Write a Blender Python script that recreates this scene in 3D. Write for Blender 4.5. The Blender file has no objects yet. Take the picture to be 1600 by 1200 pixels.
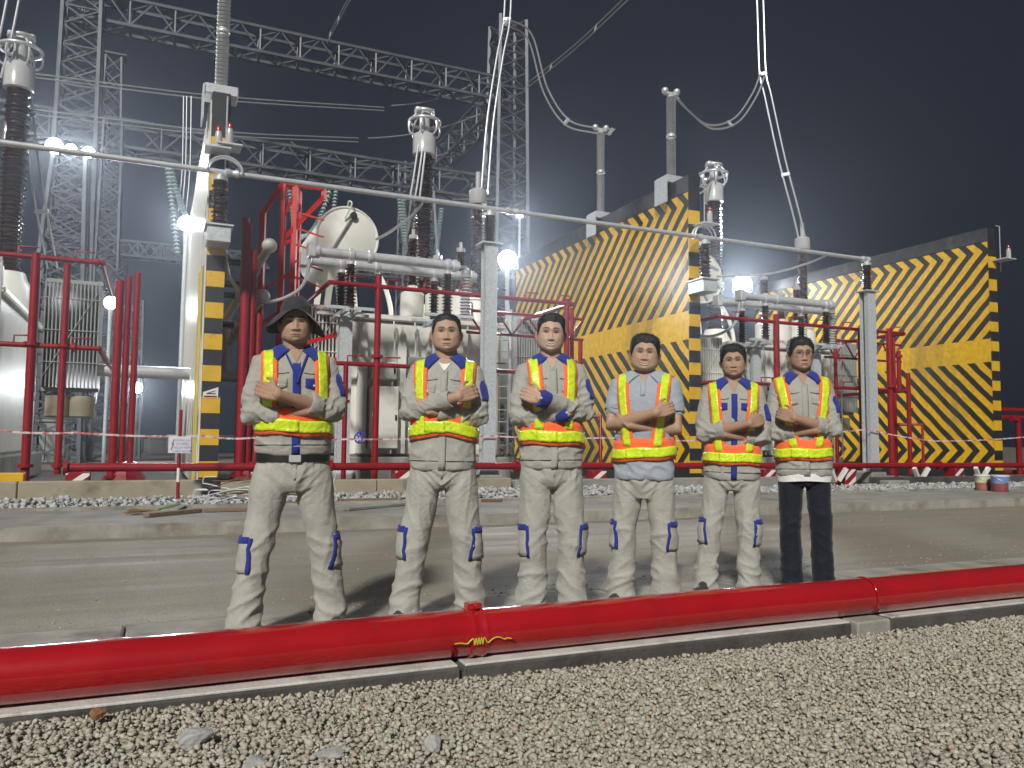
import bpy, bmesh, math, random
import numpy as np
from mathutils import Vector, Matrix, noise
from mathutils.bvhtree import BVHTree
R = math.radians
scene = bpy.context.scene
COL = scene.collection

# ------------------------------------------------------------------ camera
CAM_LOC = Vector((0.0, 0.0, 0.985))
CAM_ROT = Matrix.Rotation(R(90 + 4.13), 3, 'X') @ Matrix.Rotation(0.0098, 3, 'Z')
cam_data = bpy.data.cameras.new('camera')
cam_data.sensor_width = 36.0
cam_data.lens = 28.125
cam_data.clip_start = 0.05
cam_data.clip_end = 3000.0
cam = bpy.data.objects.new('camera', cam_data)
cam.matrix_world = Matrix.Translation(CAM_LOC) @ CAM_ROT.to_4x4()
COL.objects.link(cam)
scene.camera = cam

# ------------------------------------------------------------------ night sky
world = bpy.data.worlds.new('World')
scene.world = world
world.use_nodes = True
wn = world.node_tree
wn.nodes.clear()
w_out = wn.nodes.new('ShaderNodeOutputWorld')
w_bg = wn.nodes.new('ShaderNodeBackground')
w_bg.inputs[0].default_value = (0.0168, 0.0198, 0.030, 1.0)      # an even night sky with the site's skyglow
w_bg.inputs[1].default_value = 1.0
wn.links.new(w_bg.outputs[0], w_out.inputs[0])

# ------------------------------------------------------------------ site light from behind the photographer
SUN_EL, SUN_AZ = 36.0, 12.0          # degrees; azimuth to the left of straight behind the camera
sun_data = bpy.data.lights.new('sun', 'SUN')
sun_data.energy = 4.0
sun_data.angle = R(5.0)
sun_data.color = (1.0, 0.965, 0.90)
sun = bpy.data.objects.new('sun', sun_data)
_d = Vector((math.sin(R(SUN_AZ)) * math.cos(R(SUN_EL)), math.cos(R(SUN_AZ)) * math.cos(R(SUN_EL)), -math.sin(R(SUN_EL))))
sun.rotation_euler = _d.to_track_quat('-Z', 'Y').to_euler()
sun.location = (-8, -16, 18)
COL.objects.link(sun)

scene.view_settings.view_transform = 'Standard'
scene.view_settings.look = 'None'
scene.view_settings.exposure = 0.0
scene.view_settings.gamma = 1.0
scene.view_settings.use_curve_mapping = False
scene.render.engine = 'CYCLES'
scene.cycles.use_denoising = True
scene.cycles.max_bounces = 5
scene.cycles.diffuse_bounces = 3
scene.cycles.glossy_bounces = 3
scene.cycles.volume_bounces = 0
scene.cycles.transparent_max_bounces = 6
scene.cycles.sample_clamp_indirect = 4.0

# ------------------------------------------------------------------ coordinates
def ray(px, py):
    """direction of a photograph pixel (1600 x 1200) in the world"""
    return CAM_ROT @ Vector(((px - 800) / 1250.0, -(py - 600) / 1250.0, -1.0))

def ground(px, py, z=0.0):
    d = ray(px, py)
    return CAM_LOC + d * ((z - CAM_LOC.z) / d.z)

def depth(px, py, y):
    d = ray(px, py)
    return CAM_LOC + d * ((y - CAM_LOC.y) / d.y)

# the yard grid: u runs along the transformer row, v away from the road
YA = R(24.1)
YO = Vector((-5.62, 14.48, 0.0))
YU = Vector((math.cos(YA), math.sin(YA), 0))
YV = Vector((-math.sin(YA), math.cos(YA), 0))
BAY = 10.75
def Y3(u, v, z):
    return YO + YU * u + YV * v + Vector((0, 0, z))
def yard(px, py, v):
    """the point on the yard's upright plane v = const seen at a pixel, as (u, v, z)"""
    d = ray(px, py)
    t = (v - (CAM_LOC - YO).dot(YV)) / d.dot(YV)
    p = CAM_LOC + d * t
    return ((p - YO).dot(YU), v, p.z)
def yp(px, py, v):
    return Y3(*yard(px, py, v))

# the road grid: s along the kerb, t away from the camera
RA = R(24.0)
RO = Vector((-1.02, 3.75, 0.0))      # the axis of the big red pipe
RS = Vector((math.cos(RA), math.sin(RA), 0))
RT = Vector((-math.sin(RA), math.cos(RA), 0))
def S3(s, t, z):
    return RO + RS * s + RT * t + Vector((0, 0, z))

# ------------------------------------------------------------------ materials
def _new(name):
    m = bpy.data.materials.new(name)
    m.use_nodes = True
    nt = m.node_tree
    return m, nt, nt.nodes['Principled BSDF']

def mat(name, col, rough=0.6, metal=0.0, var=0.12, vscale=6.0, bump=0.0, bscale=60.0, spec=0.5,
        col2=None, c2scale=2.0, c2lo=0.5, c2hi=0.65, coat=0.0, rvar=0.0, stretch=None):
    """Principled material whose colour is broken up by noise; col2 is a second colour in patches (dirt, rust)"""
    m, nt, b = _new(name)
    L = nt.links
    tc = nt.nodes.new('ShaderNodeTexCoord')
    src = tc.outputs['Object']
    if stretch:
        mp = nt.nodes.new('ShaderNodeMapping')
        mp.inputs['Scale'].default_value = stretch
        L.new(src, mp.inputs[0]); src = mp.outputs[0]
    n = nt.nodes.new('ShaderNodeTexNoise')
    n.inputs['Scale'].default_value = vscale
    n.inputs['Detail'].default_value = 5.0
    L.new(src, n.inputs['Vector'])
    rmp = nt.nodes.new('ShaderNodeValToRGB')
    lo = [max(0.0, c * (1 - var)) for c in col]; hi = [min(1.0, c * (1 + var)) for c in col]
    rmp.color_ramp.elements[0].position = 0.3; rmp.color_ramp.elements[0].color = (*lo, 1)
    rmp.color_ramp.elements[1].position = 0.7; rmp.color_ramp.elements[1].color = (*hi, 1)
    L.new(n.outputs['Fac'], rmp.inputs[0])
    out = rmp.outputs[0]
    if col2:
        n2 = nt.nodes.new('ShaderNodeTexNoise')
        n2.inputs['Scale'].default_value = c2scale; n2.inputs['Detail'].default_value = 8.0
        n2.inputs['Roughness'].default_value = 0.65
        L.new(src, n2.inputs['Vector'])
        r2 = nt.nodes.new('ShaderNodeMapRange')
        r2.inputs[1].default_value = c2lo; r2.inputs[2].default_value = c2hi
        L.new(n2.outputs['Fac'], r2.inputs[0])
        mx = nt.nodes.new('ShaderNodeMix'); mx.data_type = 'RGBA'
        L.new(r2.outputs[0], mx.inputs[0]); L.new(out, mx.inputs[6]); mx.inputs[7].default_value = (*col2, 1)
        out = mx.outputs[2]
    L.new(out, b.inputs['Base Color'])
    b.inputs['Roughness'].default_value = rough
    b.inputs['Metallic'].default_value = metal
    b.inputs['Specular IOR Level'].default_value = spec
    b.inputs['Coat Weight'].default_value = coat
    b.inputs['Coat Roughness'].default_value = 0.06
    if rvar:
        r3 = nt.nodes.new('ShaderNodeMapRange')
        r3.inputs[3].default_value = max(0.02, rough - rvar); r3.inputs[4].default_value = min(1, rough + rvar)
        L.new(n.outputs['Fac'], r3.inputs[0]); L.new(r3.outputs[0], b.inputs['Roughness'])
    if bump:
        n4 = nt.nodes.new('ShaderNodeTexNoise')
        n4.inputs['Scale'].default_value = bscale; n4.inputs['Detail'].default_value = 4.0
        L.new(src, n4.inputs['Vector'])
        bp = nt.nodes.new('ShaderNodeBump')
        bp.inputs['Strength'].default_value = bump; bp.inputs['Distance'].default_value = 0.01
        L.new(n4.outputs['Fac'], bp.inputs['Height']); L.new(bp.outputs[0], b.inputs['Normal'])
    return m

M = {}
def asphalt_mat():
    m, nt, b = _new('dusty_asphalt'); L = nt.links
    tc = nt.nodes.new('ShaderNodeTexCoord')
    mp = nt.nodes.new('ShaderNodeMapping'); mp.inputs['Rotation'].default_value = (0, 0, -RA)
    L.new(tc.outputs['Object'], mp.inputs[0])
    st = nt.nodes.new('ShaderNodeMapping'); st.inputs['Scale'].default_value = (0.10, 1.6, 1)
    L.new(mp.outputs[0], st.inputs[0])
    def nz(src, sc, det, ro=0.6):
        n = nt.nodes.new('ShaderNodeTexNoise'); n.inputs['Scale'].default_value = sc; n.inputs['Detail'].default_value = det; n.inputs['Roughness'].default_value = ro
        L.new(src, n.inputs['Vector']); return n.outputs['Fac']
    def mr(src, a, c, lo, hi):
        r = nt.nodes.new('ShaderNodeMapRange'); r.inputs[1].default_value = a; r.inputs[2].default_value = c; r.inputs[3].default_value = lo; r.inputs[4].default_value = hi
        L.new(src, r.inputs[0]); return r.outputs[0]
    def mix(f, a, c, bt='MIX'):
        x = nt.nodes.new('ShaderNodeMix'); x.data_type = 'RGBA'; x.blend_type = bt
        for i, v in ((0, f), (6, a), (7, c)):
            if isinstance(v, (int, float)): x.inputs[i].default_value = v
            elif isinstance(v, tuple): x.inputs[i].default_value = (*v, 1)
            else: L.new(v, x.inputs[i])
        return x.outputs[2]
    c = mix(mr(nz(tc.outputs['Object'], 0.7, 6), 0.35, 0.7, 0, 1), (0.225, 0.207, 0.170), (0.27, 0.236, 0.178))
    c = mix(mr(nz(st.outputs[0], 1.0, 5), 0.42, 0.66, 0, 0.26), c, (0.165, 0.145, 0.118))          # tyre tracks along the road
    c = mix(mr(nz(tc.outputs['Object'], 3.3, 8, 0.7), 0.55, 0.72, 0, 0.45), c, (0.27, 0.228, 0.162))  # dried mud
    c = mix(1.0, c, mr(nz(tc.outputs['Object'], 95, 3, 0.7), 0.3, 0.72, 0.62, 1.42), 'MULTIPLY')
    c = mix(mr(nz(tc.outputs['Object'], 210, 2), 0.66, 0.72, 0, 0.6), c, (0.36, 0.33, 0.28))
    L.new(c, b.inputs['Base Color'])
    L.new(mr(nz(st.outputs[0], 2.0, 4), 0.3, 0.7, 0.55, 0.85), b.inputs['Roughness'])
    bp = nt.nodes.new('ShaderNodeBump'); bp.inputs['Strength'].default_value = 0.8; bp.inputs['Distance'].default_value = 0.006
    L.new(nz(tc.outputs['Object'], 120, 5, 0.7), bp.inputs['Height']); L.new(bp.outputs[0], b.inputs['Normal'])
    return m
M['asphalt'] = asphalt_mat()
M['concrete'] = mat('concrete', (0.27, 0.265, 0.245), 0.85, var=0.14, vscale=2.5, bump=0.5, bscale=50, col2=(0.17, 0.15, 0.12), c2scale=1.1, c2lo=0.5, c2hi=0.75)
M['kerb'] = mat('kerb_concrete', (0.30, 0.285, 0.25), 0.85, var=0.2, vscale=5, bump=0.6, bscale=70, col2=(0.14, 0.12, 0.095), c2scale=2.2, c2lo=0.5, c2hi=0.7)
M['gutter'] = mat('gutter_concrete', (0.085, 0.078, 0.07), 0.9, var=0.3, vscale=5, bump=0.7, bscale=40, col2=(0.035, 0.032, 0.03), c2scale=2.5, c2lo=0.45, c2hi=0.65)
M['whitewash'] = mat('white_painted_concrete', (0.52, 0.51, 0.48), 0.8, var=0.15, vscale=7, bump=0.5, bscale=60, col2=(0.25, 0.23, 0.2), c2scale=4, c2lo=0.55, c2hi=0.7)
M['earth'] = mat('earth', (0.13, 0.115, 0.09), 0.95, var=0.3, vscale=1.2, bump=0.9, bscale=14, col2=(0.2, 0.185, 0.155), c2scale=0.8)
M['beige_conc'] = mat('beige_concrete', (0.33, 0.295, 0.215), 0.85, var=0.12, vscale=3, bump=0.4, bscale=40, col2=(0.2, 0.17, 0.12), c2scale=1.6, c2lo=0.52, c2hi=0.7)
M['red'] = mat('red_pipe_paint', (0.35, 0.008, 0.012), 0.17, var=0.12, vscale=3, bump=0.045, bscale=85, coat=1.0, rvar=0.08, col2=(0.22, 0.03, 0.025), c2scale=5, c2lo=0.6, c2hi=0.75)
M['red_bright'] = mat('bright_red_paint', (0.50, 0.012, 0.016), 0.4, var=0.12)
M['red_dirty'] = mat('red_structural_paint', (0.25, 0.008, 0.015), 0.38, var=0.15, vscale=5, bump=0.1, bscale=60, col2=(0.2, 0.02, 0.02), c2scale=3, c2lo=0.6, c2hi=0.8)
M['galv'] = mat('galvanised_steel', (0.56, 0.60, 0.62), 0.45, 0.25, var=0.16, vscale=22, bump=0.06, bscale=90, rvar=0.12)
M['galv_dim'] = mat('dimmed_lattice_steel', (0.105, 0.115, 0.13), 0.5, 0.3, var=0.2, vscale=1.5)  # base colour darkened, standing in for light that fades towards the far steelwork
M['alu'] = mat('aluminium', (0.66, 0.68, 0.70), 0.32, 0.4, var=0.1, vscale=9, bump=0.05)
M['wire'] = mat('stranded_aluminium', (0.62, 0.64, 0.67), 0.4, 0.6, var=0.1, vscale=30)
M['cream'] = mat('cream_transformer_paint', (0.73, 0.73, 0.67), 0.42, var=0.06, vscale=2, bump=0.05, col2=(0.42, 0.40, 0.34), c2scale=1.3, c2lo=0.6, c2hi=0.8)
M['greypaint'] = mat('grey_transformer_paint', (0.30, 0.315, 0.30), 0.45, var=0.08, vscale=2, col2=(0.2, 0.2, 0.18), c2scale=1.5, c2lo=0.55, c2hi=0.75)
M['brown_porc'] = mat('brown_porcelain', (0.045, 0.022, 0.018), 0.16, var=0.15, vscale=4, coat=0.5)
M['grey_porc'] = mat('grey_porcelain', (0.45, 0.46, 0.46), 0.25, var=0.08, vscale=5, coat=0.3)
M['glass_disc'] = mat('pale_glass_discs', (0.42, 0.52, 0.52), 0.12, var=0.1, vscale=9, coat=0.4)
M['black'] = mat('black_paint', (0.022, 0.022, 0.024), 0.5, var=0.2, vscale=4, bump=0.1)
M['dark'] = mat('dark_rubber', (0.02, 0.02, 0.022), 0.7, var=0.2, vscale=8)
M['yellow'] = mat('yellow_paint', (0.66, 0.40, 0.02), 0.5, var=0.1, vscale=3, bump=0.1, col2=(0.36, 0.23, 0.04), c2scale=3, c2lo=0.58, c2hi=0.75)
M['whitep'] = mat('white_paint', (0.72, 0.71, 0.68), 0.5, var=0.06, vscale=6, col2=(0.5, 0.48, 0.44), c2scale=4, c2lo=0.58, c2hi=0.75)
M['wood'] = mat('weathered_wood', (0.22, 0.15, 0.095), 0.85, var=0.25, vscale=14, bump=0.4, bscale=60, stretch=(1, 6, 6))
M['rust'] = mat('rusty_rebar', (0.13, 0.075, 0.045), 0.85, var=0.3, vscale=30, bump=0.4)
M['teal'] = mat('teal_sheet', (0.03, 0.10, 0.105), 0.6, var=0.1, vscale=2)
M['blue_valve'] = mat('blue_valve_paint', (0.02, 0.06, 0.42), 0.35, var=0.1)

# ------------------------------------------------------------------ mesh helpers
class MB:
    def __init__(self):
        self.v = []; self.f = []
    def add(self, vs, fs):
        o = len(self.v)
        self.v.extend([tuple(p) for p in vs])
        self.f.extend([tuple(i + o for i in q) for q in fs])
        return self
    def box(self, lo, hi, fr=None):
        x0, y0, z0 = lo; x1, y1, z1 = hi
        vs = [(x0, y0, z0), (x1, y0, z0), (x1, y1, z0), (x0, y1, z0), (x0, y0, z1), (x1, y0, z1), (x1, y1, z1), (x0, y1, z1)]
        if fr: vs = [fr(*p) for p in vs]
        return self.add(vs, [(0, 3, 2, 1), (4, 5, 6, 7), (0, 1, 5, 4), (1, 2, 6, 5), (2, 3, 7, 6), (3, 0, 4, 7)])
    def bevbox(self, lo, hi, b, fr=None):
        """box with chamfered edges"""
        bm = bmesh.new()
        bmesh.ops.create_cube(bm, size=1.0)
        for v in bm.verts:
            v.co = Vector([lo[i] + (v.co[i] + 0.5) * (hi[i] - lo[i]) for i in range(3)])
        bmesh.ops.bevel(bm, geom=bm.edges[:], offset=b, segments=1, affect='EDGES')
        bm.verts.index_update()
        vs = [v.co.copy() for v in bm.verts]
        if fr: vs = [fr(*p) for p in vs]
        fs = [tuple(v.index for v in f.verts) for f in bm.faces]
        bm.free()
        return self.add(vs, fs)
    def bar(self, a, b, w, h=None):
        """rectangular bar from a to b"""
        a = Vector(a); b = Vector(b); h = h or w
        d = (b - a).normalized()
        up = Vector((0, 0, 1)) if abs(d.z) < 0.95 else Vector((0, 1, 0))
        s = d.cross(up).normalized() * w * 0.5
        t = s.cross(d).normalized() * h * 0.5
        vs = [a - s - t, a + s - t, a + s + t, a - s + t, b - s - t, b + s - t, b + s + t, b - s + t]
        return self.add(vs, [(0, 1, 2, 3), (7, 6, 5, 4), (0, 4, 5, 1), (1, 5, 6, 2), (2, 6, 7, 3), (3, 7, 4, 0)])
    def tube(self, pts, r, n=10, caps=True):
        pts = [Vector(p) for p in pts]
        rs = r if isinstance(r, (list, tuple)) else [r] * len(pts)
        N = len(pts); rings = []
        d0 = (pts[1] - pts[0]).normalized()
        ref = Vector((0, 0, 1)) if abs(d0.z) < 0.9 else Vector((0, 1, 0))
        s = d0.cross(ref).normalized()
        vs = []
        for i, p in enumerate(pts):
            if i == 0: d = pts[1] - pts[0]
            elif i == N - 1: d = pts[-1] - pts[-2]
            else: d = (pts[i + 1] - p).normalized() + (p - pts[i - 1]).normalized()
            d = d.normalized() if d.length > 1e-9 else d0
            s = (s - d * s.dot(d))
            s = s.normalized() if s.length > 1e-6 else d.cross(Vector((0.3, 0.5, 0.8))).normalized()
            t = d.cross(s)
            for k in range(n):
                a = 2 * math.pi * k / n
                vs.append(p + (s * math.cos(a) + t * math.sin(a)) * rs[i])
        fs = []
        for i in range(N - 1):
            for k in range(n):
                k2 = (k + 1) % n
                fs.append((i * n + k, i * n + k2, (i + 1) * n + k2, (i + 1) * n + k))
        if caps:
            fs.append(tuple(range(n - 1, -1, -1)))
            fs.append(tuple((N - 1) * n + k for k in range(n)))
        return self.add(vs, fs)
    def lathe(self, base, axis, prof, n=16):
        """prof: (radius, distance along axis)"""
        base = Vector(base); d = Vector(axis).normalized()
        ref = Vector((0, 0, 1)) if abs(d.z) < 0.9 else Vector((1, 0, 0))
        s = d.cross(ref).normalized(); t = d.cross(s)
        vs = []
        for r, h in prof:
            for k in range(n):
                a = 2 * math.pi * k / n
                vs.append(base + d * h + (s * math.cos(a) + t * math.sin(a)) * r)
        fs = []
        for i in range(len(prof) - 1):
            for k in range(n):
                k2 = (k + 1) % n
                fs.append((i * n + k, i * n + k2, (i + 1) * n + k2, (i + 1) * n + k))
        fs.append(tuple(range(n - 1, -1, -1)))
        fs.append(tuple((len(prof) - 1) * n + k for k in range(n)))
        return self.add(vs, fs)
    def ball(self, c, r, n=14, m=9, sc=(1, 1, 1)):
        c = Vector(c); vs = []; fs = []
        for i in range(m + 1):
            a = math.pi * i / m
            for k in range(n):
                b = 2 * math.pi * k / n
                vs.append(c + Vector((math.sin(a) * math.cos(b) * sc[0], math.sin(a) * math.sin(b) * sc[1], math.cos(a) * sc[2])) * r)
        for i in range(m):
            for k in range(n):
                k2 = (k + 1) % n
                fs.append((i * n + k, (i + 1) * n + k, (i + 1) * n + k2, i * n + k2))
        return self.add(vs, fs)
    def torus(self, c, axis, Rr, r, n=20, m=8, a0=0.0, a1=2 * math.pi):
        d = Vector(axis).normalized()
        ref = Vector((0, 0, 1)) if abs(d.z) < 0.9 else Vector((1, 0, 0))
        s = d.cross(ref).normalized(); t = d.cross(s); c = Vector(c)
        full = abs(a1 - a0 - 2 * math.pi) < 1e-6
        pts = [c + (s * math.cos(a0 + (a1 - a0) * k / n) + t * math.sin(a0 + (a1 - a0) * k / n)) * Rr for k in range(n + 1)]
        return self.tube(pts, r, m, caps=not full)
    def mesh(self, name, material, smooth=False):
        me = bpy.data.meshes.new(name)
        me.from_pydata([tuple(p) for p in self.v], [], self.f)
        bm = bmesh.new(); bm.from_mesh(me)
        bmesh.ops.recalc_face_normals(bm, faces=bm.faces)
        bm.to_mesh(me); bm.free()
        if material is not None: me.materials.append(M[material] if isinstance(material, str) else material)
        if smooth:
            me.polygons.foreach_set('use_smooth', [True] * len(me.polygons))
            try: me.set_sharp_from_angle(angle=R(45))
            except Exception: pass
        return me
    def build(self, name, material, parent=None, smooth=False):
        return link(name, self.mesh(name, material, smooth), parent)

def link(name, me, parent=None):
    o = bpy.data.objects.new(name, me)
    COL.objects.link(o)
    if parent is not None:
        o.parent = parent
        if parent.name in WM: o.matrix_parent_inverse = WM[parent.name].inverted()
    return o

WM = {}      # where the things stand whose parts are given in world coordinates
def tag(o, label, cat, group=None):
    o['label'] = label; o['category'] = cat
    if group: o['group'] = group
    return o

def thing(name, label, cat, loc=(0, 0, 0), rz=0.0, group=None):
    o = bpy.data.objects.new(name, None)
    o.empty_display_size = 0.2
    COL.objects.link(o)
    o.location = loc; o.rotation_euler = (0, 0, rz)
    WM[o.name] = Matrix.Translation(Vector(loc)) @ Matrix.Rotation(rz, 4, 'Z')
    return tag(o, label, cat, group)

def structure(o):
    o['kind'] = 'structure'; return o
def stuff(o, label=None, cat=None):
    o['kind'] = 'stuff'
    if label: o['label'] = label
    if cat: o['category'] = cat
    return o

def copy_tree(o, parent=None):
    c = o.copy(); COL.objects.link(c)
    if parent is not None: c.parent = parent
    for ch in o.children: copy_tree(ch, c)
    return c

def catenary(a, b, sag, n=14):
    a = Vector(a); b = Vector(b)
    return [a.lerp(b, i / n) - Vector((0, 0, sag * 4 * (i / n) * (1 - i / n))) for i in range(n + 1)]

def spline(pts, n=8):
    """Catmull-Rom through the points"""
    P = [Vector(p) for p in pts]
    P = [P[0] * 2 - P[1]] + P + [P[-1] * 2 - P[-2]]
    out = []
    for i in range(1, len(P) - 2):
        for k in range(n):
            t = k / n
            out.append(0.5 * ((2 * P[i]) + (P[i + 1] - P[i - 1]) * t + (2 * P[i - 1] - 5 * P[i] + 4 * P[i + 1] - P[i + 2]) * t * t
                              + (3 * P[i] - P[i - 1] - 3 * P[i + 1] + P[i + 2]) * t ** 3))
    out.append(P[-2]); return out
# ================================================================== the setting
rng = random.Random(7)
nrs = np.random.RandomState(11)

# the ground, one sheet to the horizon (low enough for the gutter and the gravel bed to lie in it)
def sheet(name, pts, z, material):
    mb = MB(); mb.add([(p[0], p[1], z) for p in pts], [tuple(range(len(pts)))])
    return structure(mb.build(name, material))
g = sheet('ground', [(-600, -300), (900, -300), (900, 1500), (-600, 1500)], -0.26, 'earth')

def slab(name, s0, s1, t0, t1, z0, z1, material, fr=S3, n=1):
    mb = MB(); mb.box((s0, t0, z0), (s1, t1, z1), fr)
    return structure(mb.build(name, material))

# near side: gutter wall under the pipe, kerb stones, road, far kerb, pavement
T_ROAD0, T_ROAD1 = 1.14, 5.42
slab('road', -60, 90, T_ROAD0, T_ROAD1, -0.25, -0.045, 'asphalt')
kerb = bpy.data.objects.new('near_kerb', None); COL.objects.link(kerb); structure(kerb)
km = MB(); km.bevbox((0.004, 0.0, -0.20), (0.996, 0.90, -0.040), 0.012)
kme = km.mesh('kerb_stone', 'kerb')
for i in range(-6, 16):
    o = link('kerb_stone', kme, kerb)
    o.location = S3(i * 1.0 + 0.3, 0.235, rng.uniform(-0.003, 0.0)); o.rotation_euler = (0, 0, RA + rng.uniform(-0.003, 0.003))
# concrete gutter wall that carries the pipe: a pale painted top and a dark face
gut = bpy.data.objects.new('gutter_wall', None); COL.objects.link(gut); structure(gut)
segs = [(-7.0, -3.4), (-3.39, 0.80), (0.815, 3.35), (3.68, 7.9), (7.92, 14.0)]
for a, b in segs:
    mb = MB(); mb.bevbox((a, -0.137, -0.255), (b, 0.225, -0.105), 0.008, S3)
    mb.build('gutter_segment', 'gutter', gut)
    mb = MB(); mb.bevbox((a + 0.01, -0.131, -0.105), (b - 0.012, 0.05, -0.091), 0.004, S3)
    mb.build('painted_top', 'whitewash', gut)
# far kerb, pavement, edging
slab('far_kerb', -60, 90, 5.42, 5.60, -0.25, 0.09, 'kerb')
slab('pavement', -60, 90, 5.603, 7.45, -0.25, 0.085, 'concrete')
slab('pavement_edging', -60, 90, 7.453, 7.60, -0.25, 0.12, 'kerb')
# the yard ground behind
slab('yard_ground', -60, 90, 7.603, 90, -0.25, 0.0, 'earth')

# ---- crushed stone: one bed near the camera
def stones(name, pts, rad, material, flat=0.62, label=None):
    """angular stones, one mesh: pts (n,3), rad (n)"""
    ph = (1 + 5 ** 0.5) / 2
    ico = np.array([(-1, ph, 0), (1, ph, 0), (-1, -ph, 0), (1, -ph, 0), (0, -1, ph), (0, 1, ph), (0, -1, -ph), (0, 1, -ph),
                    (ph, 0, -1), (ph, 0, 1), (-ph, 0, -1), (-ph, 0, 1)]) / math.sqrt(1 + ph * ph)
    fac = np.array([(0, 11, 5), (0, 5, 1), (0, 1, 7), (0, 7, 10), (0, 10, 11), (1, 5, 9), (5, 11, 4), (11, 10, 2), (10, 7, 6), (7, 1, 8),
                    (3, 9, 4), (3, 4, 2), (3, 2, 6), (3, 6, 8), (3, 8, 9), (4, 9, 5), (2, 4, 11), (6, 2, 10), (8, 6, 7), (9, 8, 1)])
    n = len(pts)
    # random rotations
    q = nrs.normal(size=(n, 4)); q /= np.linalg.norm(q, axis=1)[:, None]
    w, x, y, z = q.T
    Rm = np.stack([1 - 2 * (y * y + z * z), 2 * (x * y - z * w), 2 * (x * z + y * w), 2 * (x * y + z * w), 1 - 2 * (x * x + z * z), 2 * (y * z - x * w),
                   2 * (x * z - y * w), 2 * (y * z + x * w), 1 - 2 * (x * x + y * y)], 1).reshape(n, 3, 3)
    sh = ico[None] * (1 + nrs.uniform(-0.42, 0.30, (n, 12, 1)))
    sh = sh * np.stack([np.ones(n) * 1.18, nrs.uniform(0.68, 1.0, n), nrs.uniform(0.5, 0.85, n)], 1)[:, None, :]
    sh = np.einsum('nij,nkj->nki', Rm, sh)
    sh[:, :, 2] *= 0.85
    V = (sh * rad[:, None, None] + pts[:, None, :]).reshape(-1, 3)
    F = (fac[None] + (np.arange(n) * 12)[:, None, None]).reshape(-1, 3)
    me = bpy.data.meshes.new(name)
    me.vertices.add(len(V)); me.vertices.foreach_set('co', V.ravel().astype(np.float32))
    me.loops.add(F.size); me.loops.foreach_set('vertex_index', F.ravel().astype(np.int32))
    me.polygons.add(len(F)); me.polygons.foreach_set('loop_start', np.arange(0, F.size, 3, dtype=np.int32))
    me.polygons.foreach_set('loop_total', np.full(len(F), 3, np.int32))
    me.update(calc_edges=True)
    ca = me.attributes.new('tone', 'FLOAT', 'POINT')
    ca.data.foreach_set('value', np.repeat(nrs.uniform(0, 1, n), 12).astype(np.float32))
    me.materials.append(material)
    return link(name, me)

def stone_mat(name, stops, rough=0.9):
    m, nt, b = _new(name)
    at = nt.nodes.new('ShaderNodeAttribute'); at.attribute_name = 'tone'
    r = nt.nodes.new('ShaderNodeValToRGB')
    el = r.color_ramp.elements
    el[0].position = stops[0][0]; el[0].color = (*stops[0][1], 1)
    el[1].position = stops[-1][0]; el[1].color = (*stops[-1][1], 1)
    for p, c in stops[1:-1]:
        e = el.new(p); e.color = (*c, 1)
    nt.links.new(at.outputs['Fac'], r.inputs[0])
    tc = nt.nodes.new('ShaderNodeTexCoord')
    n = nt.nodes.new('ShaderNodeTexNoise'); n.inputs['Scale'].default_value = 90; n.inputs['Detail'].default_value = 4
    nt.links.new(tc.outputs['Object'], n.inputs['Vector'])
    mr = nt.nodes.new('ShaderNodeMapRange'); mr.inputs[3].default_value = 0.72; mr.inputs[4].default_value = 1.2
    nt.links.new(n.outputs['Fac'], mr.inputs[0])
    mx = nt.nodes.new('ShaderNodeMix'); mx.data_type = 'RGBA'; mx.blend_type = 'MULTIPLY'; mx.inputs[0].default_value = 1
    nt.links.new(r.outputs[0], mx.inputs[6]); nt.links.new(mr.outputs[0], mx.inputs[7])
    nt.links.new(mx.outputs[2], b.inputs['Base Color'])
    b.inputs['Roughness'].default_value = rough
    bp = nt.nodes.new('ShaderNodeBump'); bp.inputs['Strength'].default_value = 0.5; bp.inputs['Distance'].default_value = 0.003
    nt.links.new(n.outputs['Fac'], bp.inputs['Height']); nt.links.new(bp.outputs[0], b.inputs['Normal'])
    return m
GRAVEL = stone_mat('crushed_stone', [(0.0, (0.27, 0.25, 0.20)), (0.3, (0.37, 0.345, 0.28)), (0.7, (0.43, 0.405, 0.33)), (0.94, (0.50, 0.48, 0.41)), (1.0, (0.40, 0.29, 0.20))])
RUBBLE = stone_mat('pale_rubble', [(0.0, (0.26, 0.27, 0.27)), (0.5, (0.40, 0.41, 0.41)), (1.0, (0.52, 0.52, 0.50))])

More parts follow.
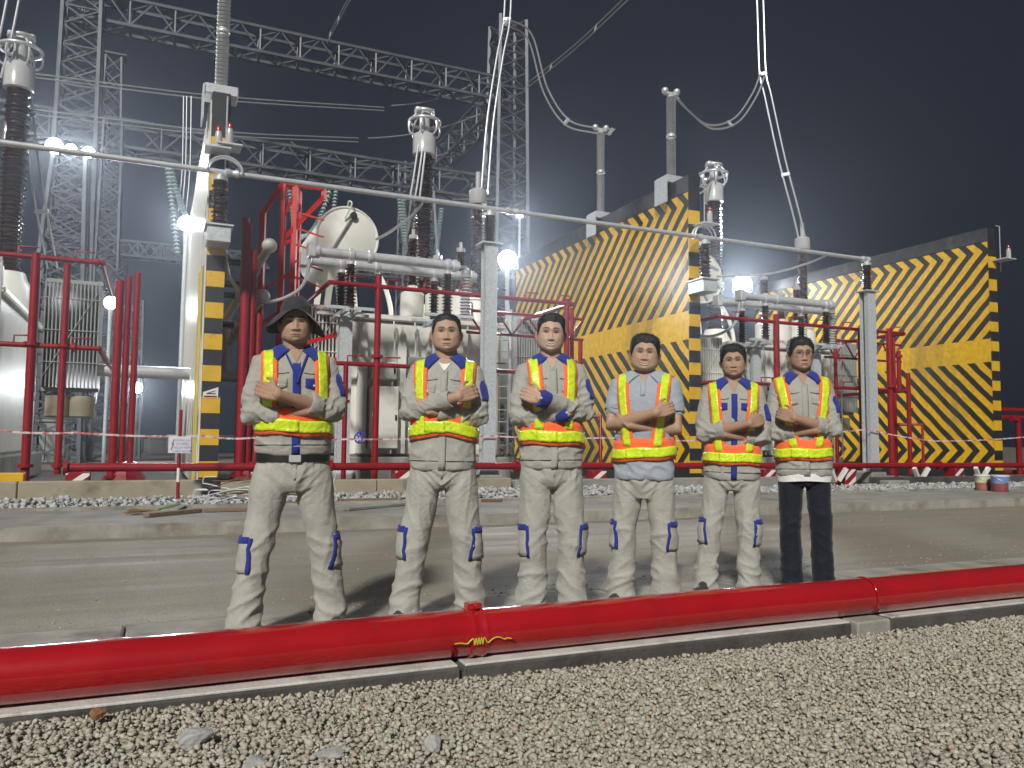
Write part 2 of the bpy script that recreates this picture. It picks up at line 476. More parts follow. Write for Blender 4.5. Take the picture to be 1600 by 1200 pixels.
def gravel_bed():
    P = []; Rr = []
    sp = 0.0205
    # rows in road coordinates, from under the camera up to the gutter wall
    for layer in range(2):
        ss = np.arange(-4.8, 7.2, sp); tt = np.arange(-3.7, -0.145, sp)
        S, T = np.meshgrid(ss, tt)
        S = S + nrs.uniform(-0.5, 0.5, S.shape) * sp * 1.3; T = T + nrs.uniform(-0.5, 0.5, T.shape) * sp * 1.3
        S = S.ravel(); T = T.ravel()
        X = RO.x + RS.x * S + RT.x * T; Yy = RO.y + RS.y * S + RT.y * T
        keep = (np.abs(X) < 0.72 * Yy + 1.1) & (Yy > 1.4) & (T < -0.155)
        S, T, X, Yy = S[keep], T[keep], X[keep], Yy[keep]
        z = -0.175 + 0.016 * layer
        und = np.array([noise.noise((x * 1.3, y * 1.3, 0.0)) for x, y in zip(X, Yy)]) * 0.022
        fade = np.clip((-0.168 - T) / 0.35, 0, 1)
        z = z + 0.062 / (1 + np.exp((S - 0.4) / 0.8))
        z = z + und * fade - 0.012 * (1 - fade)
        r = nrs.uniform(0.0065, 0.0162, len(X)) * (1 + 0.45 * (nrs.uniform(0, 1, len(X)) > 0.95) + 0.5 * (nrs.uniform(0, 1, len(X)) > 0.99))
        if layer: 
            k = nrs.uniform(0, 1, len(X)) < 0.62
            X, Yy, z, r = X[k], Yy[k], z[k], r[k]
        P.append(np.stack([X, Yy, z], 1)); Rr.append(r)
    o = stones('gravel', np.concatenate(P), np.concatenate(Rr), GRAVEL)
    stuff(o, 'pale grey crushed stone bed in front of the red pipe', 'gravel')
gravel_bed()
# stone dust under the gravel
def gravel_base():
    ns, nt_ = 60, 30; V = []; F = []
    for i in range(ns + 1):
        for k in range(nt_ + 1):
            s = -7 + 18 * i / ns; t = -5.2 + (5.2 - 0.139) * k / nt_
            p = S3(s, t, 0); z = -0.180 + 0.062 / (1 + math.exp((s - 0.4) / 0.8))
            f = min(1, max(0, (-0.168 - t) / 0.35))
            V.append((p.x, p.y, z + noise.noise((p.x * 1.3, p.y * 1.3, 0)) * 0.022 * f - 0.012 * (1 - f)))
    for i in range(ns):
        for k in range(nt_): F.append((i * (nt_ + 1) + k, (i + 1) * (nt_ + 1) + k, (i + 1) * (nt_ + 1) + k + 1, i * (nt_ + 1) + k + 1))
    mb = MB(); mb.add(V, F); structure(mb.build('gravel_base', mat('stone_dust', (0.33, 0.305, 0.245), 0.95, var=0.3, vscale=30, bump=0.8, bscale=120)))
gravel_base()

def rubble_strip():
    n = 9000
    S = nrs.uniform(-9, 26, n); T = nrs.uniform(7.72, 10.3, n)
    z = 0.01 + nrs.uniform(0, 0.05, n) + 0.10 * np.exp(-((S - 6.2) / 3.0) ** 2) * nrs.uniform(0.2, 1, n)
    X = RO.x + RS.x * S + RT.x * T; Yy = RO.y + RS.y * S + RT.y * T
    r = nrs.uniform(0.02, 0.055, n) * (1 + 0.6 * (nrs.uniform(0, 1, n) > 0.95))
    o = stones('rubble_strip', np.stack([X, Yy, z], 1), r, RUBBLE)
    stuff(o, 'strip of pale broken stone between pavement and concrete plinth', 'rubble')
rubble_strip()

# loose stones on the gravel, each a thing
def rock(px, py, size, z, material, label, seed, sc=(1.2, 0.9, 0.75)):
    rr = random.Random(seed)
    bm = bmesh.new(); bmesh.ops.create_icosphere(bm, subdivisions=3, radius=1.0)
    cuts = [Vector((rr.gauss(0, 1), rr.gauss(0, 1), rr.gauss(0, 1))).normalized() for _ in range(11)]
    for v in bm.verts:
        p = v.co.normalized(); m_ = 1.0
        for c in cuts:
            dd = p.dot(c)
            if dd > 0.55: m_ = min(m_, 0.62 / dd * rr.uniform(0.99, 1.01))
        m_ += 0.05 * noise.noise(p * 5 + Vector((seed, 0, 0)))
        v.co = Vector((p.x * sc[0], p.y * sc[1], p.z * sc[2])) * m_ * size
    me = bpy.data.meshes.new('loose_stone'); bm.to_mesh(me); bm.free(); me.materials.append(material)
    o = link('loose_stone', me); o.location = ground(px, py, z); o.rotation_euler = (rr.uniform(-.3, .3), rr.uniform(-.3, .3), rr.uniform(0, 6))
    return tag(o, label, 'stone', 'loose stones lying on the gravel')
m_brown = mat('brown_stone', (0.27, 0.14, 0.065), 0.85, var=0.25, vscale=20, bump=0.5, bscale=50)
m_chunk = mat('grey_mortar_lump', (0.36, 0.36, 0.35), 0.9, var=0.2, vscale=14, bump=0.8, bscale=40)
rock(152, 1116, 0.034, -0.08, m_brown, 'rounded brown stone on the gravel beside the dark gutter', 3)
rock(305, 1152, 0.062, -0.09, m_chunk, 'large pale grey broken mortar lump, biggest on the gravel', 5)
rock(676, 1165, 0.050, -0.115, m_chunk, 'grey mortar lump at the bottom edge below the yellow wire', 9, (1.1, 0.9, 0.7))
rock(512, 1178, 0.056, -0.115, m_chunk, 'flat half buried grey stone between the two mortar lumps', 14, (1.4, 0.8, 0.35))
rock(395, 1195, 0.05, -0.11, m_chunk, 'flat grey stone cut by the bottom edge of the picture', 21, (1.4, 0.9, 0.4))
rock(713, 1037, 0.018, -0.15, mat('yellowish_stone', (0.45, 0.4, 0.1), 0.8), 'tiny yellow painted stone below the pipe coupling', 31)

# ------------------------------------------------------------------ the big red fire main in front
main = thing('fire_main_pipe', 'thick glossy red fire main lying across the foreground on a concrete gutter', 'pipe', S3(1.5, 0, -0.02), RA)
PR = 0.1135; PZ = 0.0245
def pipe_piece(name, s0, s1, r=PR, n=40):
    mb = MB()
    k = max(2, int((s1 - s0) / 0.25))
    pts = [S3(s0 + (s1 - s0) * i / k, 0, PZ + 0.0025 * math.sin(3.1 * (s0 + (s1 - s0) * i / k))) for i in range(k + 1)]
    mb.tube(pts, r, n); return mb.build(name, 'red', main, True)
pipe_piece('pipe_section', -6.5, 0.905); pipe_piece('pipe_section', 0.925, 3.59); pipe_piece('pipe_section', 3.61, 13.0)
# grooved coupling with bolts, dripping paint
cp = MB(); cp.lathe(S3(0.868, 0, PZ), RS, [(PR - .002, 0), (PR + .008, 0.004), (PR + .011, 0.018), (PR + .006, 0.027), (PR + .006, 0.066), (PR + .011, 0.075), (PR + .008, 0.089), (PR - .002, 0.093)], 40)
cpo = cp.build('coupling', 'red', main, True)
for sgn in (1, -1):
    mb = MB(); mb.bevbox((0.872, -0.03, PZ + sgn * (PR + 0.018) - 0.016), (0.952, 0.03, PZ + sgn * (PR + 0.018) + 0.016), 0.006, S3)
    mb.tube([S3(0.912, -0.055, PZ + sgn * (PR + 0.02)), S3(0.912, 0.055, PZ + sgn * (PR + 0.02))], 0.010, 8)
    mb.build('bolt_lug', 'red', cpo)
# small nipples with the wire
for s in (0.76, 1.075):
    mb = MB(); mb.tube([S3(s, -PR + 0.01, PZ - 0.015), S3(s, -PR - 0.028, PZ - 0.016)], 0.006, 8); mb.build('nipple', 'red', main)
# welded ring further right
mb = MB(); mb.torus(S3(3.60, 0, PZ), RS, PR + 0.0005, 0.006, 40, 8); mb.build('weld_ring', 'red', main, True)
for s in (3.49,):
    mb = MB(); mb.bevbox((s - 0.12, -0.165, -0.25), (s + 0.16, 0.14, -0.0925), 0.012, S3)
    b_ = mb.build('support_block', 'kerb'); tag(b_, 'small concrete block under the welded ring of the red pipe', 'block')
# yellow wire, coiled at the coupling
def wire_pts():
    pts = []
    f = lambda s, z: S3(s, -math.sqrt(max(0, (PR + 0.013) ** 2 - (z - PZ) ** 2)) - 0.002, z)
    zc = PZ - 0.018
    for s, dz in [(0.762, 0.0), (0.80, 0.002), (0.835, -0.004), (0.852, 0.010), (0.868, 0.016)]: pts.append(f(s, zc + dz))
    for k in range(4):
        s = 0.876 + k * 0.014
        pts += [f(s, zc - 0.014), f(s + 0.006, zc + 0.018)]
    for s, dz in [(0.944, -0.008), (0.962, 0.004), (0.985, 0.014), (1.01, 0.012), (1.03, 0.002), (1.05, 0.005), (1.072, 0.0)]: pts.append(f(s, zc + dz))
    return spline(pts, 6)
mb = MB(); mb.tube(wire_pts(), 0.0030, 6)
tag(mb.build('coiled_wire', mat('yellow_wire', (0.62, 0.52, 0.05), 0.4), None, True), 'thin coiled yellow earthing wire across the pipe coupling', 'wire')

# grit scattered over the road
def road_grit():
    n = 1500
    S = nrs.uniform(-7, 20, n); T = np.where(nrs.uniform(0, 1, n) < 0.5, nrs.uniform(1.2, 5.35, n), 1.15 + np.abs(nrs.normal(0, 0.35, n)))
    X = RO.x + RS.x * S + RT.x * T; Yy = RO.y + RS.y * S + RT.y * T
    o = stones('road_grit', np.stack([X, Yy, np.full(n, -0.043)], 1), nrs.uniform(0.003, 0.010, n), GRAVEL)
    stuff(o, 'loose grit scattered over the dusty road', 'grit')
road_grit()
# ================================================================== fire walls
def wall_mat():
    m, nt, b = _new('chevron_painted_wall')
    L = nt.links
    def math_(op, a, b_=None, c=None):
        n = nt.nodes.new('ShaderNodeMath'); n.operation = op
        for i, x in enumerate((a, b_, c)):
            if x is None: continue
            if isinstance(x, (int, float)): n.inputs[i].default_value = x
            else: L.new(x, n.inputs[i])
        return n.outputs[0]
    tc = nt.nodes.new('ShaderNodeTexCoord'); sp = nt.nodes.new('ShaderNodeSeparateXYZ')
    L.new(tc.outputs['Object'], sp.inputs[0])
    v, z = sp.outputs[1], sp.outputs[2]                       # local y runs along the wall, z up
    za = math_('ABSOLUTE', math_('SUBTRACT', z, 3.80))        # mirror about the middle
    # stripes climb towards the front until the bend at 2.95, then turn back
    h = math_('SUBTRACT', 2.95, math_('ABSOLUTE', math_('SUBTRACT', za, 2.95)))
    nz = nt.nodes.new('ShaderNodeTexNoise'); nz.inputs['Scale'].default_value = 1.6; nz.inputs['Detail'].default_value = 6
    L.new(tc.outputs['Object'], nz.inputs['Vector'])
    wob = math_('MULTIPLY', math_('SUBTRACT', nz.outputs['Fac'], 0.5), 0.11)
    f = math_('FRACT', math_('DIVIDE', math_('ADD', math_('ADD', math_('ADD', v, h), wob), 40.12), 0.50))
    stripe = math_('GREATER_THAN', f, 0.48)
    band = math_('LESS_THAN', za, 0.34)
    yel = math_('MAXIMUM', stripe, band)
    inside = math_('LESS_THAN', za, 3.38)
    yel = math_('MULTIPLY', yel, inside)
    # worn and smeared patches
    mp = nt.nodes.new('ShaderNodeMapping'); mp.inputs['Scale'].default_value = (1, 1.2, 0.35)
    L.new(tc.outputs['Object'], mp.inputs[0])
    n2 = nt.nodes.new('ShaderNodeTexNoise'); n2.inputs['Scale'].default_value = 0.55; n2.inputs['Detail'].default_value = 9; n2.inputs['Roughness'].default_value = 0.62
    L.new(mp.outputs[0], n2.inputs['Vector'])
    wr = nt.nodes.new('ShaderNodeMapRange'); wr.inputs[1].default_value = 0.54; wr.inputs[2].default_value = 0.74
    L.new(n2.outputs['Fac'], wr.inputs[0])
    n3 = nt.nodes.new('ShaderNodeTexNoise'); n3.inputs['Scale'].default_value = 7; n3.inputs['Detail'].default_value = 8
    L.new(tc.outputs['Object'], n3.inputs['Vector'])
    mr = nt.nodes.new('ShaderNodeMapRange'); mr.inputs[1].default_value = 0.3; mr.inputs[2].default_value = 0.7; mr.inputs[3].default_value = 0.82; mr.inputs[4].default_value = 1.12
    L.new(n3.outputs['Fac'], mr.inputs[0])
    mx = nt.nodes.new('ShaderNodeMix'); mx.data_type = 'RGBA'
    L.new(yel, mx.inputs[0]); mx.inputs[6].default_value = (0.022, 0.022, 0.025, 1); mx.inputs[7].default_value = (0.78, 0.465, 0.012, 1)
    mw = nt.nodes.new('ShaderNodeMix'); mw.data_type = 'RGBA'
    L.new(math_('MULTIPLY', wr.outputs[0], 0.5), mw.inputs[0]); L.new(mx.outputs[2], mw.inputs[6]); mw.inputs[7].default_value = (0.10, 0.095, 0.08, 1)
    mm = nt.nodes.new('ShaderNodeMix'); mm.data_type = 'RGBA'; mm.blend_type = 'MULTIPLY'; mm.inputs[0].default_value = 1
    L.new(mw.outputs[2], mm.inputs[6]); L.new(mr.outputs[0], mm.inputs[7])
    L.new(mm.outputs[2], b.inputs['Base Color'])
    rr = nt.nodes.new('ShaderNodeMapRange'); rr.inputs[3].default_value = 0.28; rr.inputs[4].default_value = 0.6
    L.new(n3.outputs['Fac'], rr.inputs[0]); L.new(rr.outputs[0], b.inputs['Roughness'])
    bp = nt.nodes.new('ShaderNodeBump'); bp.inputs['Strength'].default_value = 0.35; bp.inputs['Distance'].default_value = 0.03
    L.new(n3.outputs['Fac'], bp.inputs['Height']); L.new(bp.outputs[0], b.inputs['Normal'])
    return m
M['chevron'] = wall_mat()
M['wall_black'] = mat('black_wall_top', (0.035, 0.036, 0.04), 0.35, var=0.4, vscale=3, bump=0.4, bscale=14, col2=(0.10, 0.10, 0.10), c2scale=2.2, c2lo=0.55, c2hi=0.75)

WALL_H, WALL_L, WALL_T = 7.45, 10.0, 0.31
def firewall(k, label):
    u0 = k * BAY
    w = thing('firewall', label, 'wall', Y3(u0, 0, 0), YA, 'painted fire walls between the transformers')
    WM.pop(w.name)                                      # its parts are given in its own frame
    mb = MB(); mb.box((0.0, 0.004, -0.1), (WALL_T, WALL_L, WALL_H - 0.42)); mb.build('wall_face', 'chevron', w)
    mb = MB(); mb.bevbox((-0.012, 0.002, WALL_H - 0.418), (WALL_T + 0.012, WALL_L + 0.012, WALL_H), 0.02); mb.build('coping', 'wall_black', w)
    # the end towards the road: black and yellow bands, each a slab
    z = 0.0; i = 0
    while z < WALL_H - 0.02:
        h = 0.29 if z < 5 else 0.34
        z1 = min(z + h, WALL_H - 0.01)
        yel = (i % 2 == 1) and z < 6.6
        mb = MB(); mb.box((-0.004, -0.03 + (0.0 if yel else 0.004), z + 0.001), (WALL_T + 0.004, 0.002, z1 - 0.001)); mb.build('painted_band', 'yellow' if yel else 'black', w)
        z = z1; i += 1
    mb = MB(); mb.bevbox((-0.06, -0.1, -0.1), (WALL_T + 0.06, 0.0, 0.14), 0.02); mb.build('footing', 'black', w)
    # steel saddles for the arresters on top
    return w
walls = [firewall(0, 'narrow looking fire wall at the left, its pale flank lit by a floodlight, banded end'),
         firewall(1, 'middle fire wall with black and yellow chevrons, carrying two tall grey arresters'),
         firewall(2, 'rightmost fire wall with bright black and yellow chevrons and nothing on top')]
# the left wall's flank is plastered pale grey, with hanging yellow cables
w0 = walls[0]
m_plaster = mat('pale_sheet', (0.60, 0.59, 0.54), 0.28, var=0.12, vscale=2.0, bump=0.25, bscale=9, stretch=(1, 9, 0.15))
mb = MB()
nr = 46
for i in range(nr):                                    # upright corrugations
    y0 = 0.05 + i * (9.9 / nr)
    mb.box((-0.035 - 0.012 * (i % 2), y0 + 0.004, 0.12), (-0.006, y0 + 9.9 / nr - 0.004, 7.30))
stuff(mb.build('ribbed_cladding', m_plaster, w0))
m_cable = mat('yellow_cable', (0.52, 0.42, 0.09), 0.45)
for i, yy in enumerate((0.22, 0.42, 0.62, 1.0)):
    mb = MB(); mb.tube(spline([(-0.065 - 0.01 * (i % 2), yy + 0.05 * math.sin(2.1 * z + i), z) for z in (0.06, 0.8, 1.6, 2.4, 3.2, 4.2)], 4), 0.013, 6)
    mb.build('hanging_cable', m_cable, w0, True)

# ================================================================== insulators
def shed_profile(r0, r1, L, n, cap=0.05):
    p = [(r0 * 1.25, 0), (r0 * 1.25, cap), (r0, cap + 0.002)]
    for i in range(n):
        h0 = cap + (L - 2 * cap) * i / n; dh = (L - 2 * cap) / n
        rr = r1 if i % 2 == 0 else r1 * 0.9
        p += [(r0, h0 + dh * 0.15), (rr, h0 + dh * 0.32), (rr, h0 + dh * 0.42), (r0, h0 + dh * 0.85)]
    p += [(r0, L - cap), (r0 * 1.2, L - cap + 0.001), (r0 * 1.2, L)]
    return p
def insulator(mb, base, axis, r0, r1, L, n, seg=14):
    return mb.lathe(base, axis, shed_profile(r0, r1, L, n), seg)

# ================================================================== transformers
def make_transformer(label):
    """local frame: x = along the row from the bay's left wall, y = away from the road"""
    t = thing('power_transformer', label, 'transformer', (0, 0, 0), 0, 'power transformers standing in the bays')
    WM.pop(t.name)
    mb = MB(); mb.bevbox((2.9, 2.1, 0.05), (7.1, 8.2, 0.62), 0.03); mb.build('foundation', 'concrete', t)
    mb = MB(); mb.bevbox((3.15, 2.3, 0.62), (6.9, 8.0, 3.72), 0.06); tank = mb.build('tank', 'cream', t)
    mb = MB(); mb.bevbox((3.05, 2.2, 3.722), (7.0, 8.1, 3.86), 0.03); mb.build('tank_lid', 'cream', t)
    # stiffening ribs with pointed tops on the front
    for x in (3.45, 4.35, 5.05, 5.75, 6.5):
        mb = MB(); w = 0.10
        mb.add([(x - w, 2.12, 0.7), (x + w, 2.12, 0.7), (x + w, 2.12, 3.1), (x, 2.12, 3.6), (x - w, 2.12, 3.1),
                (x - w, 2.298, 0.7), (x + w, 2.298, 0.7), (x + w, 2.298, 3.1), (x, 2.298, 3.6), (x - w, 2.298, 3.1)],
               [(0, 1, 2, 3, 4), (9, 8, 7, 6, 5), (0, 5, 6, 1), (1, 6, 7, 2), (2, 7, 8, 3), (3, 8, 9, 4), (4, 9, 5, 0)])
        mb.build('rib', 'cream', t)
    for (x0, x1, z0, z1, mt) in ((3.6, 4.25, 0.8, 2.2, 'cream'), (4.5, 4.95, 2.3, 2.9, 'greypaint'), (5.2, 5.6, 0.9, 1.9, 'cream'), (5.95, 6.35, 1.2, 2.4, 'greypaint'), (3.62, 4.2, 2.35, 2.75, 'cream')):
        mb = MB(); mb.bevbox((x0, 1.95, z0), (x1, 2.299, z1), 0.025)
        c = mb.build('cabinet', mt, t)
        mb = MB(); mb.bevbox((x1 - 0.09, 1.925, (z0 + z1) / 2 - 0.06), (x1 - 0.05, 1.949, (z0 + z1) / 2 + 0.06), 0.004); mb.build('handle', 'dark', c)
    for x in (4.1, 4.6, 5.35, 5.9):                      # conduits and ladders of small pipes
        mb = MB(); mb.tube(spline([(x, 2.04, 0.7), (x, 2.04, 2.0), (x + 0.05, 2.05, 3.2), (x + 0.05, 2.15, 3.7)], 4), 0.022, 8); mb.build('conduit', 'alu', t, True)
    # ladder at the right of the tank front
    for x in (6.62, 6.95):
        mb = MB(); mb.tube([(x, 2.0, 0.7), (x, 2.0, 4.3)], 0.02, 6); mb.build('ladder_rail', 'alu', t)
    for i in range(12):
        mb = MB(); mb.tube([(6.62, 2.0, 0.9 + i * 0.28), (6.95, 2.0, 0.9 + i * 0.28)], 0.013, 6); mb.build('rung', 'alu', t)
    # radiator banks left and right, each of separate fins
    for (x0, x1, y0, y1, mt, dz) in ((1.75, 2.95, 2.4, 3.5, 'cream', 0.0), (7.55, 8.6, 2.9, 4.0, 'greypaint', 0.2)):
        nf = 15
        mbf = MB(); mbf.bevbox((-0.014, 0, 0), (0.014, y1 - y0, 2.15), 0.008)
        fme = mbf.mesh('radiator_fin', mt)
        rad = MB().box((x0, y0 + 0.2, 3.95 + dz), (x1, y0 + 0.32, 4.03 + dz)).build('radiator', mt, t)
        MB().box((x0, y0 + 0.2, 1.72 + dz), (x1, y0 + 0.32, 1.80 + dz)).build('lower_header', mt, rad)
        for i in range(nf):
            f = link('fin', fme, rad); f.location = (x0 + 0.04 + (x1 - x0 - 0.08) * i / (nf - 1), y0, 1.80 + dz)
        for zz in (2.3, 2.95, 3.6):
            mb = MB(); mb.tube([(x0, y0 - 0.012, zz + dz), (x1, y0 - 0.012, zz + dz)], 0.012, 6); mb.build('tie_rod', mt, rad)
        mb = MB(); mb.tube([(x0 + 0.05, y0 - 0.012, 2.0 + dz), (x1 - 0.05, y0 - 0.012, 3.8 + dz)], 0.009, 6); mb.build('tie_rod', mt, rad)
        mb = MB(); mb.tube([(x0 - 0.12, y0 + 0.1, 1.5 + dz), (x0 - 0.12, y0 + 0.1, 4.15 + dz)], 0.05, 10); mb.build('header_pipe', 'alu' if mt == 'greypaint' else 'cream', t, True)
        for xc in (x0 + 0.3, x1 - 0.3):                  # fans underneath
            mb = MB(); mb.lathe((xc, y0 + 0.4, 1.2 + dz), (0, 0, 1), [(0.2, 0), (0.24, 0.02), (0.24, 0.42), (0.2, 0.44)], 18); mb.build('cooling_fan', 'beige_conc' if mt == 'greypaint' else mt, t, True)
    # conservator: a big drum whose round end faces the road
    cx, cz, cr = 3.44, 6.0, 0.76
    mb = MB(); mb.lathe((cx, 4.0, cz), (0, 1, 0), [(cr * 0.96, 0.0), (cr, 0.03), (cr, 2.9), (cr * 0.9, 3.05), (0.2, 3.12)], 40); dr = mb.build('conservator', 'cream', t, True)
    mb = MB(); mb.torus((cx, 4.0, cz), (0, 1, 0), cr, 0.03, 40, 6); mb.build('flange_ring', 'cream', dr, True)
    mb = MB(); mb.bar((cx + 0.1, 3.96, cz + 0.55), (cx - 0.45, 3.96, cz - 0.45), 0.07, 0.03); mb.build('oil_gauge', 'greypaint', dr)
    mb = MB(); mb.lathe((cx + 0.12, 3.96, cz + 0.55), (0, -1, 0), [(0.09, 0), (0.09, 0.05), (0.06, 0.06)], 14); mb.build('dial', 'dark', dr)
    mb = MB(); mb.tube(spline([(cx - 0.1, 3.95, cz + 0.45), (cx + 0.05, 3.85, cz + 0.8), (cx + 0.0, 3.95, cz + 0.9), (cx, 4.1, cz + 0.74)], 5), 0.02, 8); mb.build('lifting_eye', 'cream', dr, True)
    for y in (4.6, 6.2):
        mb = MB(); mb.bar((cx - 0.4, y, 3.86), (cx - 0.25, y, cz - cr + 0.05), 0.14); mb.bar((cx + 0.4, y, 3.86), (cx + 0.25, y, cz - cr + 0.05), 0.14); mb.build('saddle_leg', 'cream', t)
    mb = MB(); mb.tube(spline([(cx + 0.55, 4.2, cz - 0.5), (cx + 0.9, 4.0, 5.0), (cx + 1.1, 3.9, 4.3), (cx + 1.1, 3.9, 3.86)], 6), 0.06, 10); mb.build('oil_pipe', 'cream', t, True)
    # tall dark high voltage bushing
    bx_, by_ = 6.32, 7.0
    mb = MB(); mb.lathe((bx_, by_, 3.86), (0, 0, 1), [(0.55, 0), (0.55, 0.7), (0.42, 0.9), (0.36, 1.1)], 24); mb.build('turret', 'cream', t, True)
    mb = MB(); insulator(mb, (bx_, by_, 4.96), (0, 0, 1), 0.21, 0.29, 4.55, 40, 20); bu = mb.build('bushing', 'brown_porc', t, True)
    mb = MB(); mb.lathe((bx_, by_, 9.51), (0, 0, 1), [(0.3, 0), (0.34, 0.02), (0.34, 0.6), (0.28, 0.66), (0.16, 0.7), (0.16, 1.2), (0.05, 1.22)], 24); mb.build('cap', 'grey_porc', bu, True)
    mb = MB(); mb.torus((bx_, by_, 10.55), (0, 0, 1), 0.46, 0.05, 28, 8)
    for a in range(6):
        c, s = math.cos(a * math.pi / 3), math.sin(a * math.pi / 3)
        mb.tube(spline([(bx_ + c * 0.3, by_ + s * 0.3, 10.1), (bx_ + c * 0.46, by_ + s * 0.46, 10.2), (bx_ + c * 0.46, by_ + s * 0.46, 10.5), (bx_ + c * 0.2, by_ + s * 0.2, 10.85)], 4), 0.03, 6)
    mb.build('corona_ring', 'alu', bu, True)
    mb = MB(); mb.torus((bx_, by_, 10.85), (0, 0, 1), 0.26, 0.06, 22, 8); mb.bevbox((bx_ - 0.3, by_ - 0.1, 10.8), (bx_ + 0.3, by_ + 0.1, 10.98), 0.03); mb.build('terminal', 'alu', bu, True)
    # medium bushing with a white cap
    mx_, my_ = 6.5, 3.0
    mb = MB(); mb.lathe((mx_, my_, 3.86), (0, 0, 1), [(0.34, 0), (0.34, 0.5), (0.26, 0.62), (0.3, 0.63), (0.3, 0.75)], 20); mb.build('turret', 'cream', t, True)
    mb = MB(); insulator(mb, (mx_, my_, 4.6), (0, 0, 1), 0.12, 0.175, 2.35, 26, 16); b2 = mb.build('bushing', 'brown_porc', t, True)
    mb = MB(); mb.lathe((mx_, my_, 6.95), (0, 0, 1), [(0.2, 0), (0.23, 0.03), (0.23, 0.36), (0.14, 0.42), (0.06, 0.43), (0.06, 0.85)], 18); mb.build('cap', 'grey_porc', b2, True)
    # three low bushings on the lid
    for (x, y, L_, r) in ((4.75, 2.75, 1.15, 0.12), (5.95, 2.7, 0.95, 0.11), (5.35, 2.7, 0.7, 0.1)):
        mb = MB(); mb.lathe((x, y, 3.86), (0, 0, 1), [(0.28, 0), (0.28, 0.62), (0.2, 0.68), (0.12, 0.74), (0.12, 0.82)], 18); mb.build('turret', 'cream', t, True)
        mb = MB(); insulator(mb, (x, y, 4.66), (0, 0, 1), r * 0.8, r * 1.3, L_, 13); b3 = mb.build('bushing', 'brown_porc', t, True)
        mb = MB(); mb.lathe((x, y, 4.66 + L_), (0, 0, 1), [(0.1, 0), (0.11, 0.02), (0.11, 0.1), (0.04, 0.12), (0.04, 0.25)], 12); mb.build('cap', 'grey_porc', b3, True)
    return t
tr = [None] * 3
tr[1] = make_transformer('cream transformer in the middle bay with a big round conservator drum end')
tr[0] = copy_tree(tr[1]); tr[2] = copy_tree(tr[1])
tr[0]['label'] = 'transformer at the left edge behind the red pipe frame, grey finned radiator showing'
tr[2]['label'] = 'cream transformer between the middle and the right chevron walls'
for k in range(3):
    tr[k].location = Y3((k - 1) * BAY + (0.0 if k else 0.3), 0, 0); tr[k].rotation_euler = (0, 0, YA)

# ================================================================== red deluge frames
def redpipe(parent, pts, r=0.06, name='pipe', flanges=()):
    mb = MB(); mb.tube([Y3(*p) for p in pts], r, 10); o = mb.build(name, 'red_dirty', parent, True)
    for p, ax in flanges:
        mb = MB(); a = Y3(*p); d = {'u': YU, 'v': YV, 'z': Vector((0, 0, 1))}[ax]
        mb.lathe(a - d * 0.03, d, [(r * 1.75, 0), (r * 1.75, 0.06)], 14); mb.build('flange', 'red_dirty', o)
    return o
def pedestal(parent_label, u, v, z1=0.48, w=0.3, group='striped pipe footings'):
    t = thing('pipe_footing', parent_label, 'footing', Y3(u, v, 0), YA, group); WM.pop(t.name)
    mb = MB(); mb.bevbox((-w / 2, -w / 2, 0.0), (w / 2, w / 2, z1), 0.012); mb.build('block', 'red_dirty', t)
    for i in range(3):
        z = -0.14 + i * 0.26
        pts = [(-w / 2, z), (w / 2, z + w * 0.75), (w / 2, z + w * 0.75 + 0.11), (-w / 2, z + 0.11)]
        # clip the slanted stripe to the block
        def clip(P, z0, z1_):
            for lim, sg in ((z0, 1), (z1_, -1)):
                Q = []
                for a, b in zip(P, P[1:] + P[:1]):
                    ia, ib = (a[1] - lim) * sg >= 0, (b[1] - lim) * sg >= 0
                    if ia: Q.append(a)
                    if ia != ib:
                        k = (lim - a[1]) / (b[1] - a[1]); Q.append((a[0] + (b[0] - a[0]) * k, lim))
                P = Q
                if not P: return P
            return P
        P = clip(pts, 0.01, z1 - 0.01)
        if len(P) < 3: continue
        mb = MB(); n = len(P)
        for (yy, sg) in ((-w / 2, -1),):
            mb.add([(x * 0.99, yy - 0.004, zz) for x, zz in P] + [(x * 0.99, yy + 0.001, zz) for x, zz in P],
                   [tuple(range(n)), tuple(range(2 * n - 1, n - 1, -1))] + [(j, (j + 1) % n, n + (j + 1) % n, n + j) for j in range(n)])
        mb.build('white_stripe', 'whitep', t)
    return t

def red_frame(k, ups, u0, u1, label, top=4.1, mid=2.5, v=0.25):
    b = (k - 1) * BAY
    t = thing('deluge_pipe_frame', label, 'pipe frame', Y3(b + (u0 + u1) / 2, v, 0), YA, 'red spray pipe frames round the transformers')
    redpipe(t, [(b + u0, v, top), (b + u1, v, top)], 0.045, flanges=[((b + u0 + 0.9, v, top), 'u'), ((b + u1 - 0.1, v, top), 'u')])
    redpipe(t, [(b + u0, v, mid), (b + u1, v, mid)], 0.045, flanges=[((b + u1 - 0.4, v, mid), 'u')])
    for (uu, z0, z1, r) in ups:
        redpipe(t, [(b + uu, v, z0), (b + uu, v, z1)], r, 'upright', flanges=[((b + uu, v, max(z0, 0.5)), 'z'), ((b + uu, v, (z0 + z1) / 2 + 0.4), 'z')])
    # pipes that run back on both sides, spray nozzles
    for uu in (u0, u1):
        for zz in (mid, top):
            redpipe(t, [(b + uu, v, zz), (b + uu, v + 3.5, zz)], 0.05)
    n = 7
    for i in range(n):
        uu = b + u0 + (u1 - u0) * (i + 0.5) / n
        for zz in (mid, top):
            redpipe(t, [(uu, v, zz), (uu, v, zz + 0.16), (uu + 0.3, v, zz + 0.17)], 0.017, 'spray_nozzle')
    return t
